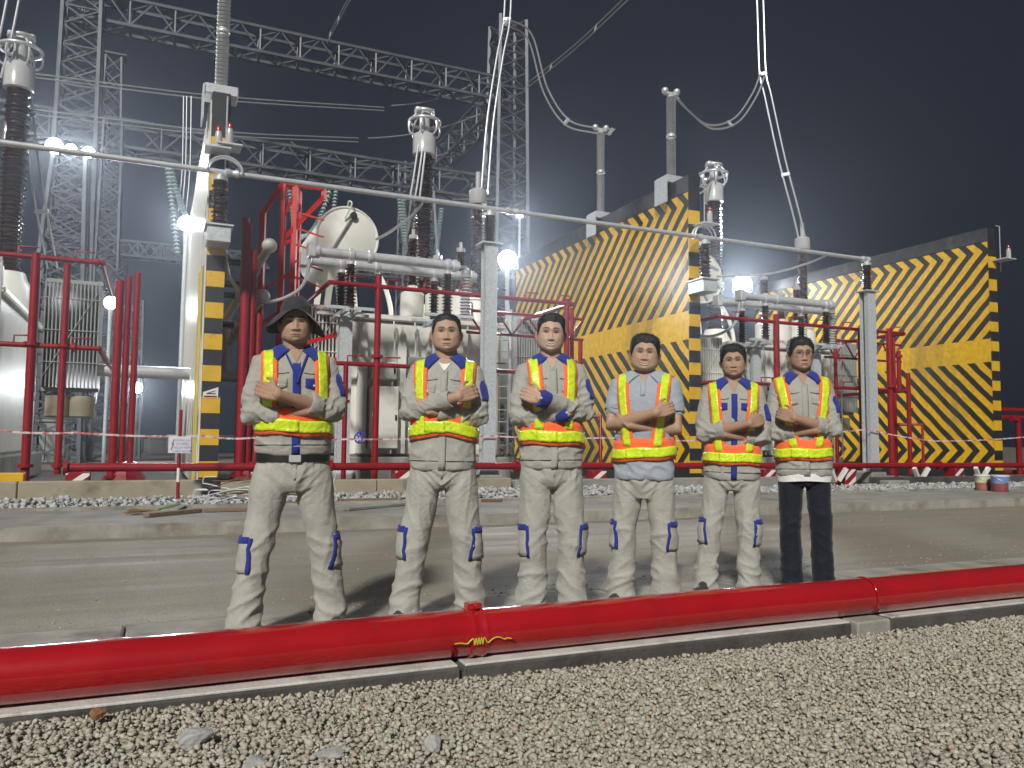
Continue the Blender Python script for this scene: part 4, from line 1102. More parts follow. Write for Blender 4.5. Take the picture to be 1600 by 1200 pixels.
lattice('lattice_mast', 'white lattice support with splayed feet behind the grey radiator', 'mast', Y3(c6[0], 22.0, 0), Y3(c6[0], 22.0, yard(172, 415, 22.0)[2]), YU, 1.3, 0.8, panels=11, cw=0.11, bw=0.065, group=G)
# flood tower with lamps on top
VF = 19.0
f0 = yard(112, 240, VF)
ftw = lattice('flood_tower', 'lattice flood tower at the left with three lamps on top', 'tower', Y3(f0[0] - 0.25, VF, 0), Y3(f0[0], VF, f0[2]), YU, 2.2, 1.05, panels=14, cw=0.14, bw=0.06, group=G)
# lattice work and steel legs behind the middle transformer
c7 = yard(745, 560, 26.0)
lattice('lattice_mast', 'lattice support standing behind the middle transformer', 'mast', Y3(yard(655, 600, 24)[0], 24, 0), Y3(yard(655, 600, 24)[0], 24, yard(655, 300, 24)[2]), YU, 2.6, 0.9, panels=12, cw=0.13, bw=0.08, group=G)
lattice('gantry_beam', 'low lattice beam behind the conservator', 'gantry', Y3(yard(470, 410, 27)[0], 27, yard(470, 410, 27)[2]), Y3(yard(740, 410, 27)[0], 27, yard(470, 410, 27)[2]), Vector((0, 0, 1)), 0.8, 0.8, panels=14, cw=0.11, bw=0.07, group=G)

# ================================================================== conductors
def conductor(pts, r, label, group=None, n=6):
    mb = MB(); mb.tube(pts, r, n)
    return tag(mb.build('overhead_conductor', 'wire', None, True), label, 'wire', group)
def twin(pix, r, gap, label, spacers=(), n=8):
    """twin conductor through (px,py,v) points, two strands with clamps"""
    pts = spline([on(*p) for p in pix], n)
    t = thing('twin_conductor', label, 'wire', pts[0], 0, 'twin overhead conductors')
    d = (pts[-1] - pts[0]).normalized(); side = d.cross(Vector((0.2, 1, 0))).normalized() * gap
    for sg in (-1, 1):
        mb = MB(); mb.tube([p + side * sg * 0.5 for p in pts], r, 7); mb.build('strand', 'wire', t, True)
    for f in spacers:
        p = pts[min(len(pts) - 1, int(f * (len(pts) - 1)))]
        mb = MB(); mb.bevbox((-0.5, -0.5, -0.5), (0.5, 0.5, 0.5), 0.1, lambda x, y, z: p + side * (x * 1.35) + d * (z * 0.1) + d.cross(side.normalized()) * (y * 0.06)); mb.build('spacer', 'alu', t)
    return t
twin([(757, 300, 3.0), (766, 190, 3.1), (781, 90, 3.4), (792, 30, 3.6), (795, -60, 4.0)], 0.026, 0.17, 'twin conductor dropping to the capped bushing left of the middle post', (0.0, 0.75))
twin([(792, 34, 3.6), (828, 58, 4.0), (852, 140, 4.3), (885, 190, 4.4), (925, 203, 4.4), (958, 206, 4.4)], 0.026, 0.17, 'twin conductor looping down to the left arrester of the middle wall', (0.02, 0.62, 0.98))
twin([(1253, 372, 3.0), (1243, 330, 3.0), (1222, 250, 3.1), (1200, 150, 3.2), (1192, 115, 3.3), (1189, 40, 3.5), (1186, -60, 3.8)], 0.028, 0.19, 'twin conductor dropping to the right bay bushing', (0.0, 0.3, 0.68))
twin([(1191, 118, 3.3), (1178, 150, 2.8), (1150, 188, 2.2), (1110, 198, 1.6), (1075, 172, 1.1), (1053, 148, 0.9)], 0.026, 0.16, 'slack twin conductor between the right arrester and the tall dropper', (0.45, 0.98))
twin([(985, -8, 14.0), (900, 72, 20.0), (826, 132, 28.0)], 0.035, 0.35, 'straight twin line climbing to the top edge right of the gantry', (0.35, 0.8))
twin([(548, -6, 24), (512, 62, 30)], 0.035, 0.4, 'short twin line at the top edge above the upper beam', (0.5, 0.95))
twin([(24, -20, 6.6), (8, 60, 6.8), (-8, 120, 7.0)], 0.03, 0.35, 'twin line at the top left corner over the left bushing', (0.6,))
twin([(40, 95, 7.0), (44, 180, 7.2), (60, 300, 7.6), (82, 420, 8.0)], 0.026, 0.3, 'twin dropper beside the left bushing', (0.35, 0.75))
# three droppers from the bushing cap in the middle bay
for i, (xa, xb) in enumerate(((657, 640), (664, 648), (668, 655))):
    conductor(catenary(on(xa, 200, 7.0), on(xb, 312, 6.0), 0.12), 0.03, ['leftmost dropper from the middle bushing cap', 'middle dropper from the middle bushing cap', 'rightmost dropper from the middle bushing cap'][i], 'droppers from the middle bushing')
for i, (xa, xb) in enumerate(((1112, 1085), (1116, 1090))):
    conductor(catenary(on(xa, 272 + 8 * i, 7.0), on(xb, 296 + 8 * i, 6.0), 0.08), 0.03, ['upper of two droppers from the right bushing cap', 'lower of two droppers from the right bushing cap'][i], 'droppers from the right bushing')
# long horizontal line pairs across the left sky
k = 0
HL = [((30, 112), (340, 150), (600, 168), 0), ((30, 118), (340, 156), (600, 173), 1), ((30, 168), (340, 205), (560, 216), 2), ((30, 176), (340, 211), (560, 222), 3)]
for a, b, c, i in HL:
    conductor(spline([on(a[0], a[1], 28), on(b[0], b[1], 30), on(c[0], c[1], 33)], 8), 0.035, ['uppermost of four level lines crossing behind the left wall', 'second of four level lines behind the left wall', 'third of four level lines behind the left wall', 'lowest of four level lines behind the left wall'][i], 'level lines behind the left wall')
for i, x in enumerate((287, 292, 299)):
    conductor(spline([on(x, 150, 28), on(x - 2, 260, 28), on(x - 8, 330, 28)], 6), 0.03, ['left of three thin droppers left of the left wall', 'middle of three thin droppers left of the left wall', 'right of three thin droppers left of the left wall'][i], 'thin droppers left of the left wall')
for i, (a, b) in enumerate((((455, 222), (555, 262)), ((612, 165), (745, 128)), ((575, 216), (750, 178)), ((540, 262), (700, 238)))):
    conductor(catenary(on(a[0], a[1], 33), on(b[0], b[1], 36), 0.4), 0.05, ['thin line over the conservator towards the gantry', 'upper insulated strain line left of the middle column', 'middle insulated strain line left of the middle column', 'lower insulated strain line left of the middle column'][i], 'strain lines near the middle column')
# cable from the high bus down to the conservator
conductor(spline([on(660, 318, VB + 0.05), on(640, 340, 0.2), on(610, 362, 0.8), on(588, 374, 1.4)], 6), 0.03, 'jumper from the high busbar down past the conservator')
conductor(spline([on(1290, 400, VB + 0.05), on(1260, 412, 0.2), on(1200, 428, 0.8), on(1120, 432, 1.4)], 6), 0.03, 'jumper from the high busbar into the right bay')
conductor(spline([on(1106, 470, 2.0), on(1092, 440, 2.0), on(1100, 415, 2.0), on(1122, 422, 2.0)], 6), 0.045, 'white cable arch at the left of the right bay')
conductor(spline([on(1088, 500, 2.0), on(1087, 450, 2.0), on(1100, 430, 2.0), on(1125, 450, 2.0)], 6), 0.045, 'second white cable arch at the left of the right bay')
# glass disc strings
def string(p0, p1, label, sag=0.0, r=0.15, step=0.17, v=None):
    A = on(*p0); B = on(*p1)
    L_ = (B - A).length; n = int(L_ / step)
    pts = catenary(A, B, sag, n)
    mb = MB()
    for i in range(n):
        a, b = pts[i], pts[i + 1]; d = b - a
        mb.lathe(a, d, [(0.03, 0), (r * 0.55, d.length * 0.15), (r, d.length * 0.55), (r * 0.95, d.length * 0.7), (0.03, d.length * 0.72), (0.03, d.length)], 9)
    tag(mb.build('insulator_string', 'glass_disc', None, True), label, 'insulator', 'glass insulator strings')
ST = [((262, 262, 28), (278, 398, 28), 'left disc string hanging left of the left wall', 0.0), ((266, 262, 28), (292, 340, 27), 'slanting disc string left of the left wall', 0.2),
      ((452, 292, 30), (470, 420, 28), 'disc string behind the tall red frame', 0.2), ((515, 298, 30), (470, 370, 28), 'curved disc string between red frame and drum', 0.8), ((525, 298, 30), (520, 340, 30), 'short upright disc string above the drum', 0.0),
      ((624, 310, 30), (632, 380, 29), 'disc string left of the tall middle bushing', 0.1), ((630, 312, 30), (640, 440, 28), 'long disc string left of the tall middle bushing', 0.1), ((690, 325, 30), (682, 390, 29), 'disc string right of the tall middle bushing', 0.1), ((660, 345, 28), (632, 385, 28), 'slanting disc string at the middle bushing', 0.1)]
for a, b, l, s in ST: string(a, b, l, s, 0.17, 0.2)

# ================================================================== floodlights
def emit(name, col, st):
    m, nt, b = _new(name)
    b.inputs['Base Color'].default_value = (0.8, 0.8, 0.8, 1)
    b.inputs['Emission Color'].default_value = (*col, 1); b.inputs['Emission Strength'].default_value = st
    return m
M['lamp'] = emit('led_lamp_face', (0.90, 0.95, 1.0), 90.0)
lamp_i = 0
def floodlight(px, py, v, size, power, label, post=None, aim=(0, 4.0, 0.0), cone=150):
    """LED floodlight facing the road; post = where its pole stands"""
    p = on(px, py, v)
    d = (Vector(aim) - p).normalized()
    q = d.to_track_quat('-Y', 'Z').to_matrix()
    def fr(x, y, z): return p + q @ Vector((x, y, z))
    t = thing('floodlight', label, 'floodlight', p, 0, 'lit floodlights')
    mb = MB(); mb.lathe(fr(0, 0.0, 0), -d, [(size, 0), (size * 1.02, 0.03), (size * 0.9, 0.12), (size * 0.4, 0.22)], 24); mb.build('housing', 'greypaint', t, True)
    mb = MB(); mb.lathe(fr(0, 0.004, 0), d, [(size * 0.94, 0), (size * 0.93, 0.012), (size * 0.7, 0.05), (size * 0.3, 0.07)], 24); mb.build('lamp_face', 'lamp', t, True)
    mb = MB(); mb.box((-size - 0.03, 0.06, -size * 0.9), (-size - 0.005, 0.1, 0.05), fr); mb.box((size + 0.005, 0.06, -size * 0.9), (size + 0.03, 0.1, 0.05), fr); mb.box((-size - 0.03, 0.06, -size * 0.95), (size + 0.03, 0.1, -size * 0.9), fr); mb.build('yoke', 'galv', t)
    ld = bpy.data.lights.new('floodlight_beam', 'SPOT'); ld.energy = power; ld.spot_size = R(cone); ld.spot_blend = 0.6
    ld.shadow_soft_size = size * 0.6; ld.color = (0.90, 0.95, 1.0)
    lo = bpy.data.objects.new('floodlight_beam', ld); COL.objects.link(lo); lo.parent = t; lo.matrix_parent_inverse = WM[t.name].inverted()
    lo.location = fr(0, -0.08, 0); lo.rotation_euler = d.to_track_quat('-Z', 'Y').to_euler()
    if post:
        f = Vector(post)
        mb = MB(); mb.tube([f, Vector((f.x, f.y, p.z - size * 0.95))], 0.06, 10)
        tag(mb.build('lamp_pole', 'galv', None, True), 'slim steel pole carrying the ' + label, 'pole', 'floodlight poles')
    return t
KW = 1.45
floodlight(85, 228, VF - 0.7, 0.30, 650 * KW, 'brightest of the floodlights on the left tower top')
floodlight(111, 233, VF - 0.7, 0.20, 300 * KW, 'small floodlight in the middle of the left tower top')
floodlight(138, 238, VF - 0.7, 0.22, 400 * KW, 'floodlight at the right corner of the left tower top')
pf = Y3(yard(291, 349, 8.6)[0], 8.6, 0)
floodlight(291, 349, 8.6, 0.22, 900 * KW, 'floodlight against the pale flank of the left wall', post=pf)
pf = Y3(yard(173, 473, 14)[0], 14, 0)
floodlight(173, 473, 14, 0.22, 160 * KW, 'floodlight glaring between the red risers and the grey radiator', post=pf)
pf = Y3(yard(214, 606, 24)[0], 24, 0)
floodlight(214, 606, 24, 0.24, 900 * KW, 'low distant floodlight left of the left wall', post=pf)
pf = Y3(yard(793, 406, 5.0)[0], 5.0, 0)
floodlight(793, 406, 5.0, 0.28, 1500 * KW, 'big glaring floodlight above the third worker', post=pf, cone=120)
pf = Y3(yard(1160, 443, 9.6)[0], 9.6, 0)
floodlight(1160, 443, 9.6, 0.36, 2600 * KW, 'big glaring floodlight above the fifth worker in the right bay', post=pf)
pf = Y3(yard(812, 335, 24)[0], 24, 0)
floodlight(812, 335, 24, 0.2, 500 * KW, 'small distant floodlight just above the busbar', post=pf)

# ================================================================== far edge of the yard
def far_box(px0, px1, y0, y1, v, material, name, label, cat, d=1.5):
    a = yard(px0, y1, v); b = yard(px1, y0, v)
    t = thing(name, label, cat, Y3((a[0] + b[0]) / 2, v, 0), YA); WM.pop(t.name)
    w = (b[0] - a[0]) / 2
    mb = MB(); mb.bevbox((-w, 0, 0.0), (w, d, b[2]), 0.03); mb.build('body', material, t)
    mb = MB(); mb.bevbox((-w - 0.06, -0.06, b[2] + 0.001), (w + 0.06, d + 0.06, b[2] + 0.1), 0.02); mb.build('roof', 'greypaint', t)
    for i in range(3):
        x = -w + (i + 0.5) * 2 * w / 3
        mb = MB(); mb.bar((x, -0.02, 0.1), (x, -0.02, b[2] - 0.05), 0.06, 0.04); mb.build('rib', material, t)
    return t
far_box(232, 260, 686, 698, 40, 'concrete', 'site_cabin', 'small pale cabin far behind the left wall', 'cabin')
far_box(376, 398, 687, 699, 40, 'concrete', 'site_cabin', 'small pale cabin far behind the hat man', 'cabin')
far_box(-60, 225, 683, 698, 46, 'teal', 'site_fence', 'dark teal sheet fence far at the left', 'fence', 0.2)
far_box(262, 420, 683, 698, 46, 'teal', 'site_fence', 'dark teal sheet fence far behind the left wall', 'fence', 0.2)
far_box(60, 110, 660, 700, 20, 'greypaint', 'equipment_cabinet', 'grey cabinet behind the left spray pipe frame', 'cabinet', 0.8)
# red pipes at the far right beyond the last wall
t = thing('red_standpipes', 'dim red pipework beyond the right chevron wall at the right edge', 'pipes', yp(1585, 720, 1.0), YA)
for (a, b) in (((1568, 738), (1700, 738)), ((1560, 652), (1700, 655)), ((1560, 640), (1700, 642))):
    u0, u1 = yard(a[0], a[1], 2.0), yard(b[0], b[1], 2.0)
    redpipe(t, [u0, (u1[0], 2.0, u0[2])], 0.08)
uu = yard(1592, 700, 1.6); redpipe(t, [(uu[0] - 0.35, 1.6, 1.9), (uu[0], 1.6, 1.85), (uu[0], 1.6, 0.1)], 0.09, 'upright')

# ================================================================== the night haze in the lamps' light
hz = MB()
hz.box((-75, -30, -1.2), (95, 120, 42))
hm = bpy.data.materials.new('night_haze'); hm.use_nodes = True
hn = hm.node_tree; hn.nodes.clear()
ho = hn.nodes.new('ShaderNodeOutputMaterial'); hv = hn.nodes.new('ShaderNodeVolumePrincipled')
hv.inputs['Color'].default_value = (0.80, 0.88, 1.0, 1); hv.inputs['Density'].default_value = 0.0021; hv.inputs['Anisotropy'].default_value = 0.82
hn.links.new(hv.outputs[0], ho.inputs['Volume'])
stuff(hz.build('haze', hm), 'thin night haze glowing round the floodlights', 'haze')
# ================================================================== people
def fabric(name, col, weave=420, var=0.07, rough=0.88, wr=0.0):
    m, nt, b = _new(name); L = nt.links
    tc = nt.nodes.new('ShaderNodeTexCoord')
    n = nt.nodes.new('ShaderNodeTexNoise'); n.inputs['Scale'].default_value = 7; n.inputs['Detail'].default_value = 6
    L.new(tc.outputs['Object'], n.inputs['Vector'])
    r = nt.nodes.new('ShaderNodeValToRGB')
    r.color_ramp.elements[0].position = 0.3; r.color_ramp.elements[0].color = (*[c * (1 - var) for c in col], 1)
    r.color_ramp.elements[1].position = 0.7; r.color_ramp.elements[1].color = (*[min(1, c * (1 + var)) for c in col], 1)
    L.new(n.outputs['Fac'], r.inputs[0]); L.new(r.outputs[0], b.inputs['Base Color'])
    b.inputs['Roughness'].default_value = rough; b.inputs['Specular IOR Level'].default_value = 0.25
    b.inputs['Sheen Weight'].default_value = 0.15; b.inputs['Sheen Roughness'].default_value = 0.5
    n1 = nt.nodes.new('ShaderNodeTexNoise'); n1.inputs['Scale'].default_value = 26; n1.inputs['Detail'].default_value = 5; n1.inputs['Distortion'].default_value = 0.8
    L.new(tc.outputs['Object'], n1.inputs['Vector'])
    n2 = nt.nodes.new('ShaderNodeTexNoise'); n2.inputs['Scale'].default_value = weave
    L.new(tc.outputs['Object'], n2.inputs['Vector'])
    ad = nt.nodes.new('ShaderNodeMath'); ad.operation = 'MULTIPLY_ADD'; ad.inputs[1].default_value = 0.12
    L.new(n2.outputs['Fac'], ad.inputs[0]); L.new(n1.outputs['Fac'], ad.inputs[2])
    n5 = nt.nodes.new('ShaderNodeTexNoise'); n5.inputs['Scale'].default_value = 8.5; n5.inputs['Detail'].default_value = 2.5; n5.inputs['Distortion'].default_value = 1.4
    L.new(tc.outputs['Object'], n5.inputs['Vector'])
    def mm(op, a, c):
        q = nt.nodes.new('ShaderNodeMath'); q.operation = op
        for i, v in ((0, a), (1, c)):
            if isinstance(v, (int, float)): q.inputs[i].default_value = v
            elif v is not None: L.new(v, q.inputs[i])
        return q.outputs[0]
    rd = mm('POWER', mm('SUBTRACT', 1.0, mm('MINIMUM', mm('MULTIPLY', mm('ABSOLUTE', mm('SUBTRACT', n5.outputs['Fac'], 0.5), None), 7.0), 1.0)), 2.0)
    tot = mm('ADD', ad.outputs[0], mm('MULTIPLY', rd, 0.16))
    bp = nt.nodes.new('ShaderNodeBump'); bp.inputs['Strength'].default_value = 0.5; bp.inputs['Distance'].default_value = 0.012
    L.new(tot, bp.inputs['Height']); L.new(bp.outputs[0], b.inputs['Normal'])
    return m
M['work_grey'] = fabric('grey_beige_work_cloth', (0.35, 0.348, 0.315))
M['work_grey_warm'] = fabric('washed_grey_work_cloth', (0.345, 0.335, 0.30))
M['trouser'] = fabric('grey_beige_trouser_cloth', (0.365, 0.36, 0.325))
M['navy'] = fabric('black_navy_cloth', (0.010, 0.012, 0.020), rough=0.8)
M['polo'] = fabric('heather_grey_knit', (0.33, 0.365, 0.41))
M['blue'] = fabric('royal_blue_cloth', (0.022, 0.036, 0.24))
M['orange'] = fabric('orange_mesh_cloth', (0.92, 0.155, 0.05), weave=260)
M['tee'] = fabric('white_cotton', (0.75, 0.75, 0.74))
M['hatcloth'] = fabric('dark_grey_hat_cloth', (0.036, 0.034, 0.04))
def lime_mat():
    m, nt, b = _new('lime_reflective_tape'); L = nt.links
    tc = nt.nodes.new('ShaderNodeTexCoord')
    vo = nt.nodes.new('ShaderNodeTexVoronoi'); vo.inputs['Scale'].default_value = 55
    L.new(tc.outputs['Object'], vo.inputs['Vector'])
    n = nt.nodes.new('ShaderNodeTexNoise'); n.inputs['Scale'].default_value = 30; n.inputs['Detail'].default_value = 4
    L.new(tc.outputs['Object'], n.inputs['Vector'])
    r = nt.nodes.new('ShaderNodeValToRGB')
    r.color_ramp.elements[0].position = 0.35; r.color_ramp.elements[0].color = (0.52, 0.72, 0.012, 1)
    r.color_ramp.elements[1].position = 0.66; r.color_ramp.elements[1].color = (0.74, 0.88, 0.05, 1)
    L.new(n.outputs['Fac'], r.inputs[0]); L.new(r.outputs[0], b.inputs['Base Color'])
    b.inputs['Roughness'].default_value = 0.3; b.inputs['Coat Weight'].default_value = 0.5
    bp = nt.nodes.new('ShaderNodeBump'); bp.inputs['Strength'].default_value = 0.5; bp.inputs['Distance'].default_value = 0.006
    L.new(vo.outputs['Distance'], bp.inputs['Height']); L.new(bp.outputs[0], b.inputs['Normal'])
    return m
M['lime'] = lime_mat()
M['shoe'] = mat('dark_shoe_leather', (0.045, 0.035, 0.032), 0.55, var=0.2, vscale=20, bump=0.2)
M['belt'] = mat('black_belt', (0.015, 0.015, 0.016), 0.4)
M['button'] = mat('pale_button', (0.6, 0.6, 0.6), 0.3)
M['frame'] = mat('spectacle_frame', (0.02, 0.015, 0.015), 0.3)
def skin_mat():
    m, nt, b = _new('skin'); L = nt.links
    at = nt.nodes.new('ShaderNodeAttribute'); at.attribute_name = 'tint'
    tc = nt.nodes.new('ShaderNodeTexCoord')
    n = nt.nodes.new('ShaderNodeTexNoise'); n.inputs['Scale'].default_value = 38; n.inputs['Detail'].default_value = 5
    L.new(tc.outputs['Object'], n.inputs['Vector'])
    mr = nt.nodes.new('ShaderNodeMapRange'); mr.inputs[3].default_value = 0.90; mr.inputs[4].default_value = 1.1
    L.new(n.outputs['Fac'], mr.inputs[0])
    mx = nt.nodes.new('ShaderNodeMix'); mx.data_type = 'RGBA'; mx.blend_type = 'MULTIPLY'; mx.inputs[0].default_value = 1
    L.new(at.outputs['Color'], mx.inputs[6]); L.new(mr.outputs[0], mx.inputs[7]); L.new(mx.outputs[2], b.inputs['Base Color'])
    b.inputs['Roughness'].default_value = 0.58; b.inputs['Specular IOR Level'].default_value = 0.3
    b.inputs['Subsurface Weight'].default_value = 0.12; b.inputs['Subsurface Radius'].default_value = (0.012, 0.005, 0.003)
    bp = nt.nodes.new('ShaderNodeBump'); bp.inputs['Strength'].default_value = 0.12; bp.inputs['Distance'].default_value = 0.004
    L.new(n.outputs['Fac'], bp.inputs['Height']); L.new(bp.outputs[0], b.inputs['Normal'])
    return m
M['skin'] = skin_mat()
M['hair'] = mat('black_hair', (0.012, 0.011, 0.012), 0.42, var=0.3, vscale=40, bump=0.6, bscale=160, spec=0.4)

# ---- numeric helpers
def vnoise(P, s, seed=0.0):
    s = np.asarray(s, float) * np.ones(3)
    return np.array([noise.noise((p[0] * s[0] + seed, p[1] * s[1] - seed, p[2] * s[2] + 2 * seed)) for p in P])
def grid_faces(n, m, wrap=True):
    """n rings of m verts"""
    f = []
    for i in range(n - 1):
        for k in range(m if wrap else m - 1):
            k2 = (k + 1) % m
            f.append((i * m + k, i * m + k2, (i + 1) * m + k2, (i + 1) * m + k))
    return f
def capsule(mb, pts, rads, n=16, flat=None):
    """closed tapered limb with rounded ends; flat = (axis vector, factor) squashes the section"""
    P = [Vector(p) for p in pts]
    d0 = (P[0] - P[1]).normalized(); d1 = (P[-1] - P[-2]).normalized()
    Q = [P[0] + d0 * rads[0] * 0.95, P[0] + d0 * rads[0] * 0.7]; Rr = [rads[0] * 0.15, rads[0] * 0.72]
    Q += P; Rr += list(rads)
    Q += [P[-1] + d1 * rads[-1] * 0.7, P[-1] + d1 * rads[-1] * 0.95]; Rr += [rads[-1] * 0.72, rads[-1] * 0.15]
    o = len(mb.v)
    mb.tube(Q, Rr, n)
    if flat:
        ax = Vector(flat[0]).normalized(); k = flat[1]
        # squash towards the polyline along ax
        for j in range(o, len(mb.v)):
            c = Q[(j - o) // n]; v = Vector(mb.v[j]); e = (v - c).dot(ax)
            mb.v[j] = tuple(v - ax * e * (1 - k))
    return mb
def remesh(mb, voxel, smooth=6, lam=0.5):
    """union of closed pieces as one continuous skin; returns verts (n,3), quads list"""
    me = mb.mesh('tmp', None)
    o = bpy.data.objects.new('tmp', me); COL.objects.link(o)
    md = o.modifiers.new('r', 'REMESH'); md.mode = 'VOXEL'; md.voxel_size = voxel
    dg = bpy.context.evaluated_depsgraph_get()
    ev = bpy.data.meshes.new_from_object(o.evaluated_get(dg))
    V = np.empty(len(ev.vertices) * 3); ev.vertices.foreach_get('co', V); V = V.reshape(-1, 3)
    E = np.empty(len(ev.edges) * 2, np.int32); ev.edges.foreach_get('vertices', E); E = E.reshape(-1, 2)
    F = [tuple(p.vertices) for p in ev.polygons]
    bpy.data.objects.remove(o); bpy.data.meshes.remove(me); bpy.data.meshes.remove(ev)
    deg = np.bincount(E.ravel(), minlength=len(V)).astype(float)[:, None]; deg[deg == 0] = 1
    for _ in range(smooth):
        acc = np.zeros_like(V); np.add.at(acc, E[:, 0], V[E[:, 1]]); np.add.at(acc, E[:, 1], V[E[:, 0]])
        V = V + lam * (acc / deg - V)
    return V, F, E
def normals_of(V, F):
    Q = np.array([f if len(f) == 4 else (f[0], f[1], f[2], f[2]) for f in F])
    a = V[Q[:, 2]] - V[Q[:, 0]]; b = V[Q[:, 3]] - V[Q[:, 1]]
    fn = np.cross(a, b); N = np.zeros_like(V)
    for k in range(4): np.add.at(N, Q[:, k], fn)
    N /= np.maximum(np.linalg.norm(N, axis=1), 1e-12)[:, None]
    return N
def to_mesh(name, V, F, material, smooth=True):
    me = bpy.data.meshes.new(name); me.from_pydata(V.tolist() if hasattr(V, 'tolist') else V, [], F)
    me.materials.append(M[material] if isinstance(material, str) else material)
    if smooth: me.polygons.foreach_set('use_smooth', [True] * len(me.polygons))
    return me
def smoothstep(a, b, x):
    t = np.clip((x - a) / (b - a), 0, 1); return t * t * (3 - 2 * t)
def ridge(n): return np.clip(1 - np.abs(n) * 2.6, 0, 1) ** 1.6

# ---- torso of the jacket
def torso_rings(p):
    w = p['w']; dpt = p.get('d', 1.0)
    hem = p['hem']
    T = [(hem, .172, .122, .0), (hem + .012, .182, .130, .0), (hem + .06, .184, .130, .0), (max(1.0, hem + .1), .178, .127, -.001), (1.06, .176, .126, -.002), (1.12, .176, .128, -.006), (1.22, .180, .130, -.008), (1.31, .184, .128, -.006),
         (1.37, .182, .118, .0), (1.415, .165, .100, .008), (1.447, .130, .084, .014), (1.468, .098, .074, .016), (1.482, .074, .066, .016)]
    return [(z, a * w, b * w * dpt, c) for z, a, b, c in T]
def torso_mesh(p, n=48):
    rings = torso_rings(p); vs = []
    for z, a, b, c in rings:
        for k in range(n):
            t = 2 * math.pi * k / n; ct, st = math.cos(t), math.sin(t)
            e = 0.86
            x = a * abs(ct) ** e * (1 if ct >= 0 else -1); y = b * abs(st) ** e * (1 if st >= 0 else -1) + c
            # shoulders slope: outer points drop a little
            vs.append((x, y, z))
    fs = grid_faces(len(rings), n)
    fs.append(tuple(range(n - 1, -1, -1))); fs.append(tuple((len(rings) - 1) * n + k for k in range(n)))
    return vs, fs

# ---- arms folded across the chest. Positions for the arm whose elbow is at +x
def arm_points(p, side):
    """side +1: elbow at viewer's right. top arm crosses above and in front"""
    top = p['top'] == side; s = side; w = p['w']
    sh = Vector((s * .156 * w, .012, 1.390)); dx = p.get('dx', 0.0)
    if top:
        el = Vector((s * .193 * w, -.062, 1.150)); wr = Vector((-s * .092 * w, -.226, 1.228)); ha = Vector((-s * .165 * w, -.178, 1.258))
    else:
        el = Vector((s * .195 * w, -.050, 1.130)); wr = Vector((-s * .060 * w, -.152, 1.150)); ha = Vector((-s * .122 * w, -.112, 1.226))
    a = Vector((0, 0, p.get('ad', 0.0)))
    return sh, el + a, wr + a, ha + a

def hand(mb, wrist, palm_c, curl_in, s, vis=True):
    """palm from the wrist towards palm_c, four bent fingers and a thumb; curl_in = direction the fingers bend to"""
    d = (palm_c - wrist).normalized(); n = Vector(curl_in); n = (n - d * n.dot(d)).normalized()   # palm faces n
    side = d.cross(n).normalized()                                                               # across the knuckles
    if side.z < 0: side = -side                                                                 # index finger up
    L = 0.088
    k = wrist + d * L
    for a in (-0.030, -0.010, 0.010, 0.030):
        capsule(mb, [wrist + side * a * 0.62, wrist + d * L * 0.5 + side * a * 0.95, k + side * a], [0.017, 0.0165, 0.0125], 10)
    for a, l in ((0.031, 0.068), (0.0105, 0.076), (-0.0105, 0.070), (-0.031, 0.054)):
        b0 = k + side * a
        p1 = b0 + (d * 0.93 + n * 0.30) * l * 0.45
        p2 = p1 + (d * 0.72 + n * 0.66) * l * 0.33
        p3 = p2 + (d * 0.5 + n * 0.85) * l * 0.27
        capsule(mb, [b0 - d * 0.008, p1, p2, p3], [0.0098, 0.0090, 0.0082, 0.0068], 9)
    b0 = wrist + d * 0.026 + side * 0.027
    p1 = b0 + (d * 0.62 + side * 0.72 + n * 0.15) * 0.040; p2 = p1 + (d * 0.9 + side * 0.25 + n * 0.3) * 0.030; p3 = p2 + (d * 0.95 + n * 0.35) * 0.022
    capsule(mb, [b0, p1, p2, p3], [0.0145, 0.0115, 0.0098, 0.0078], 9)

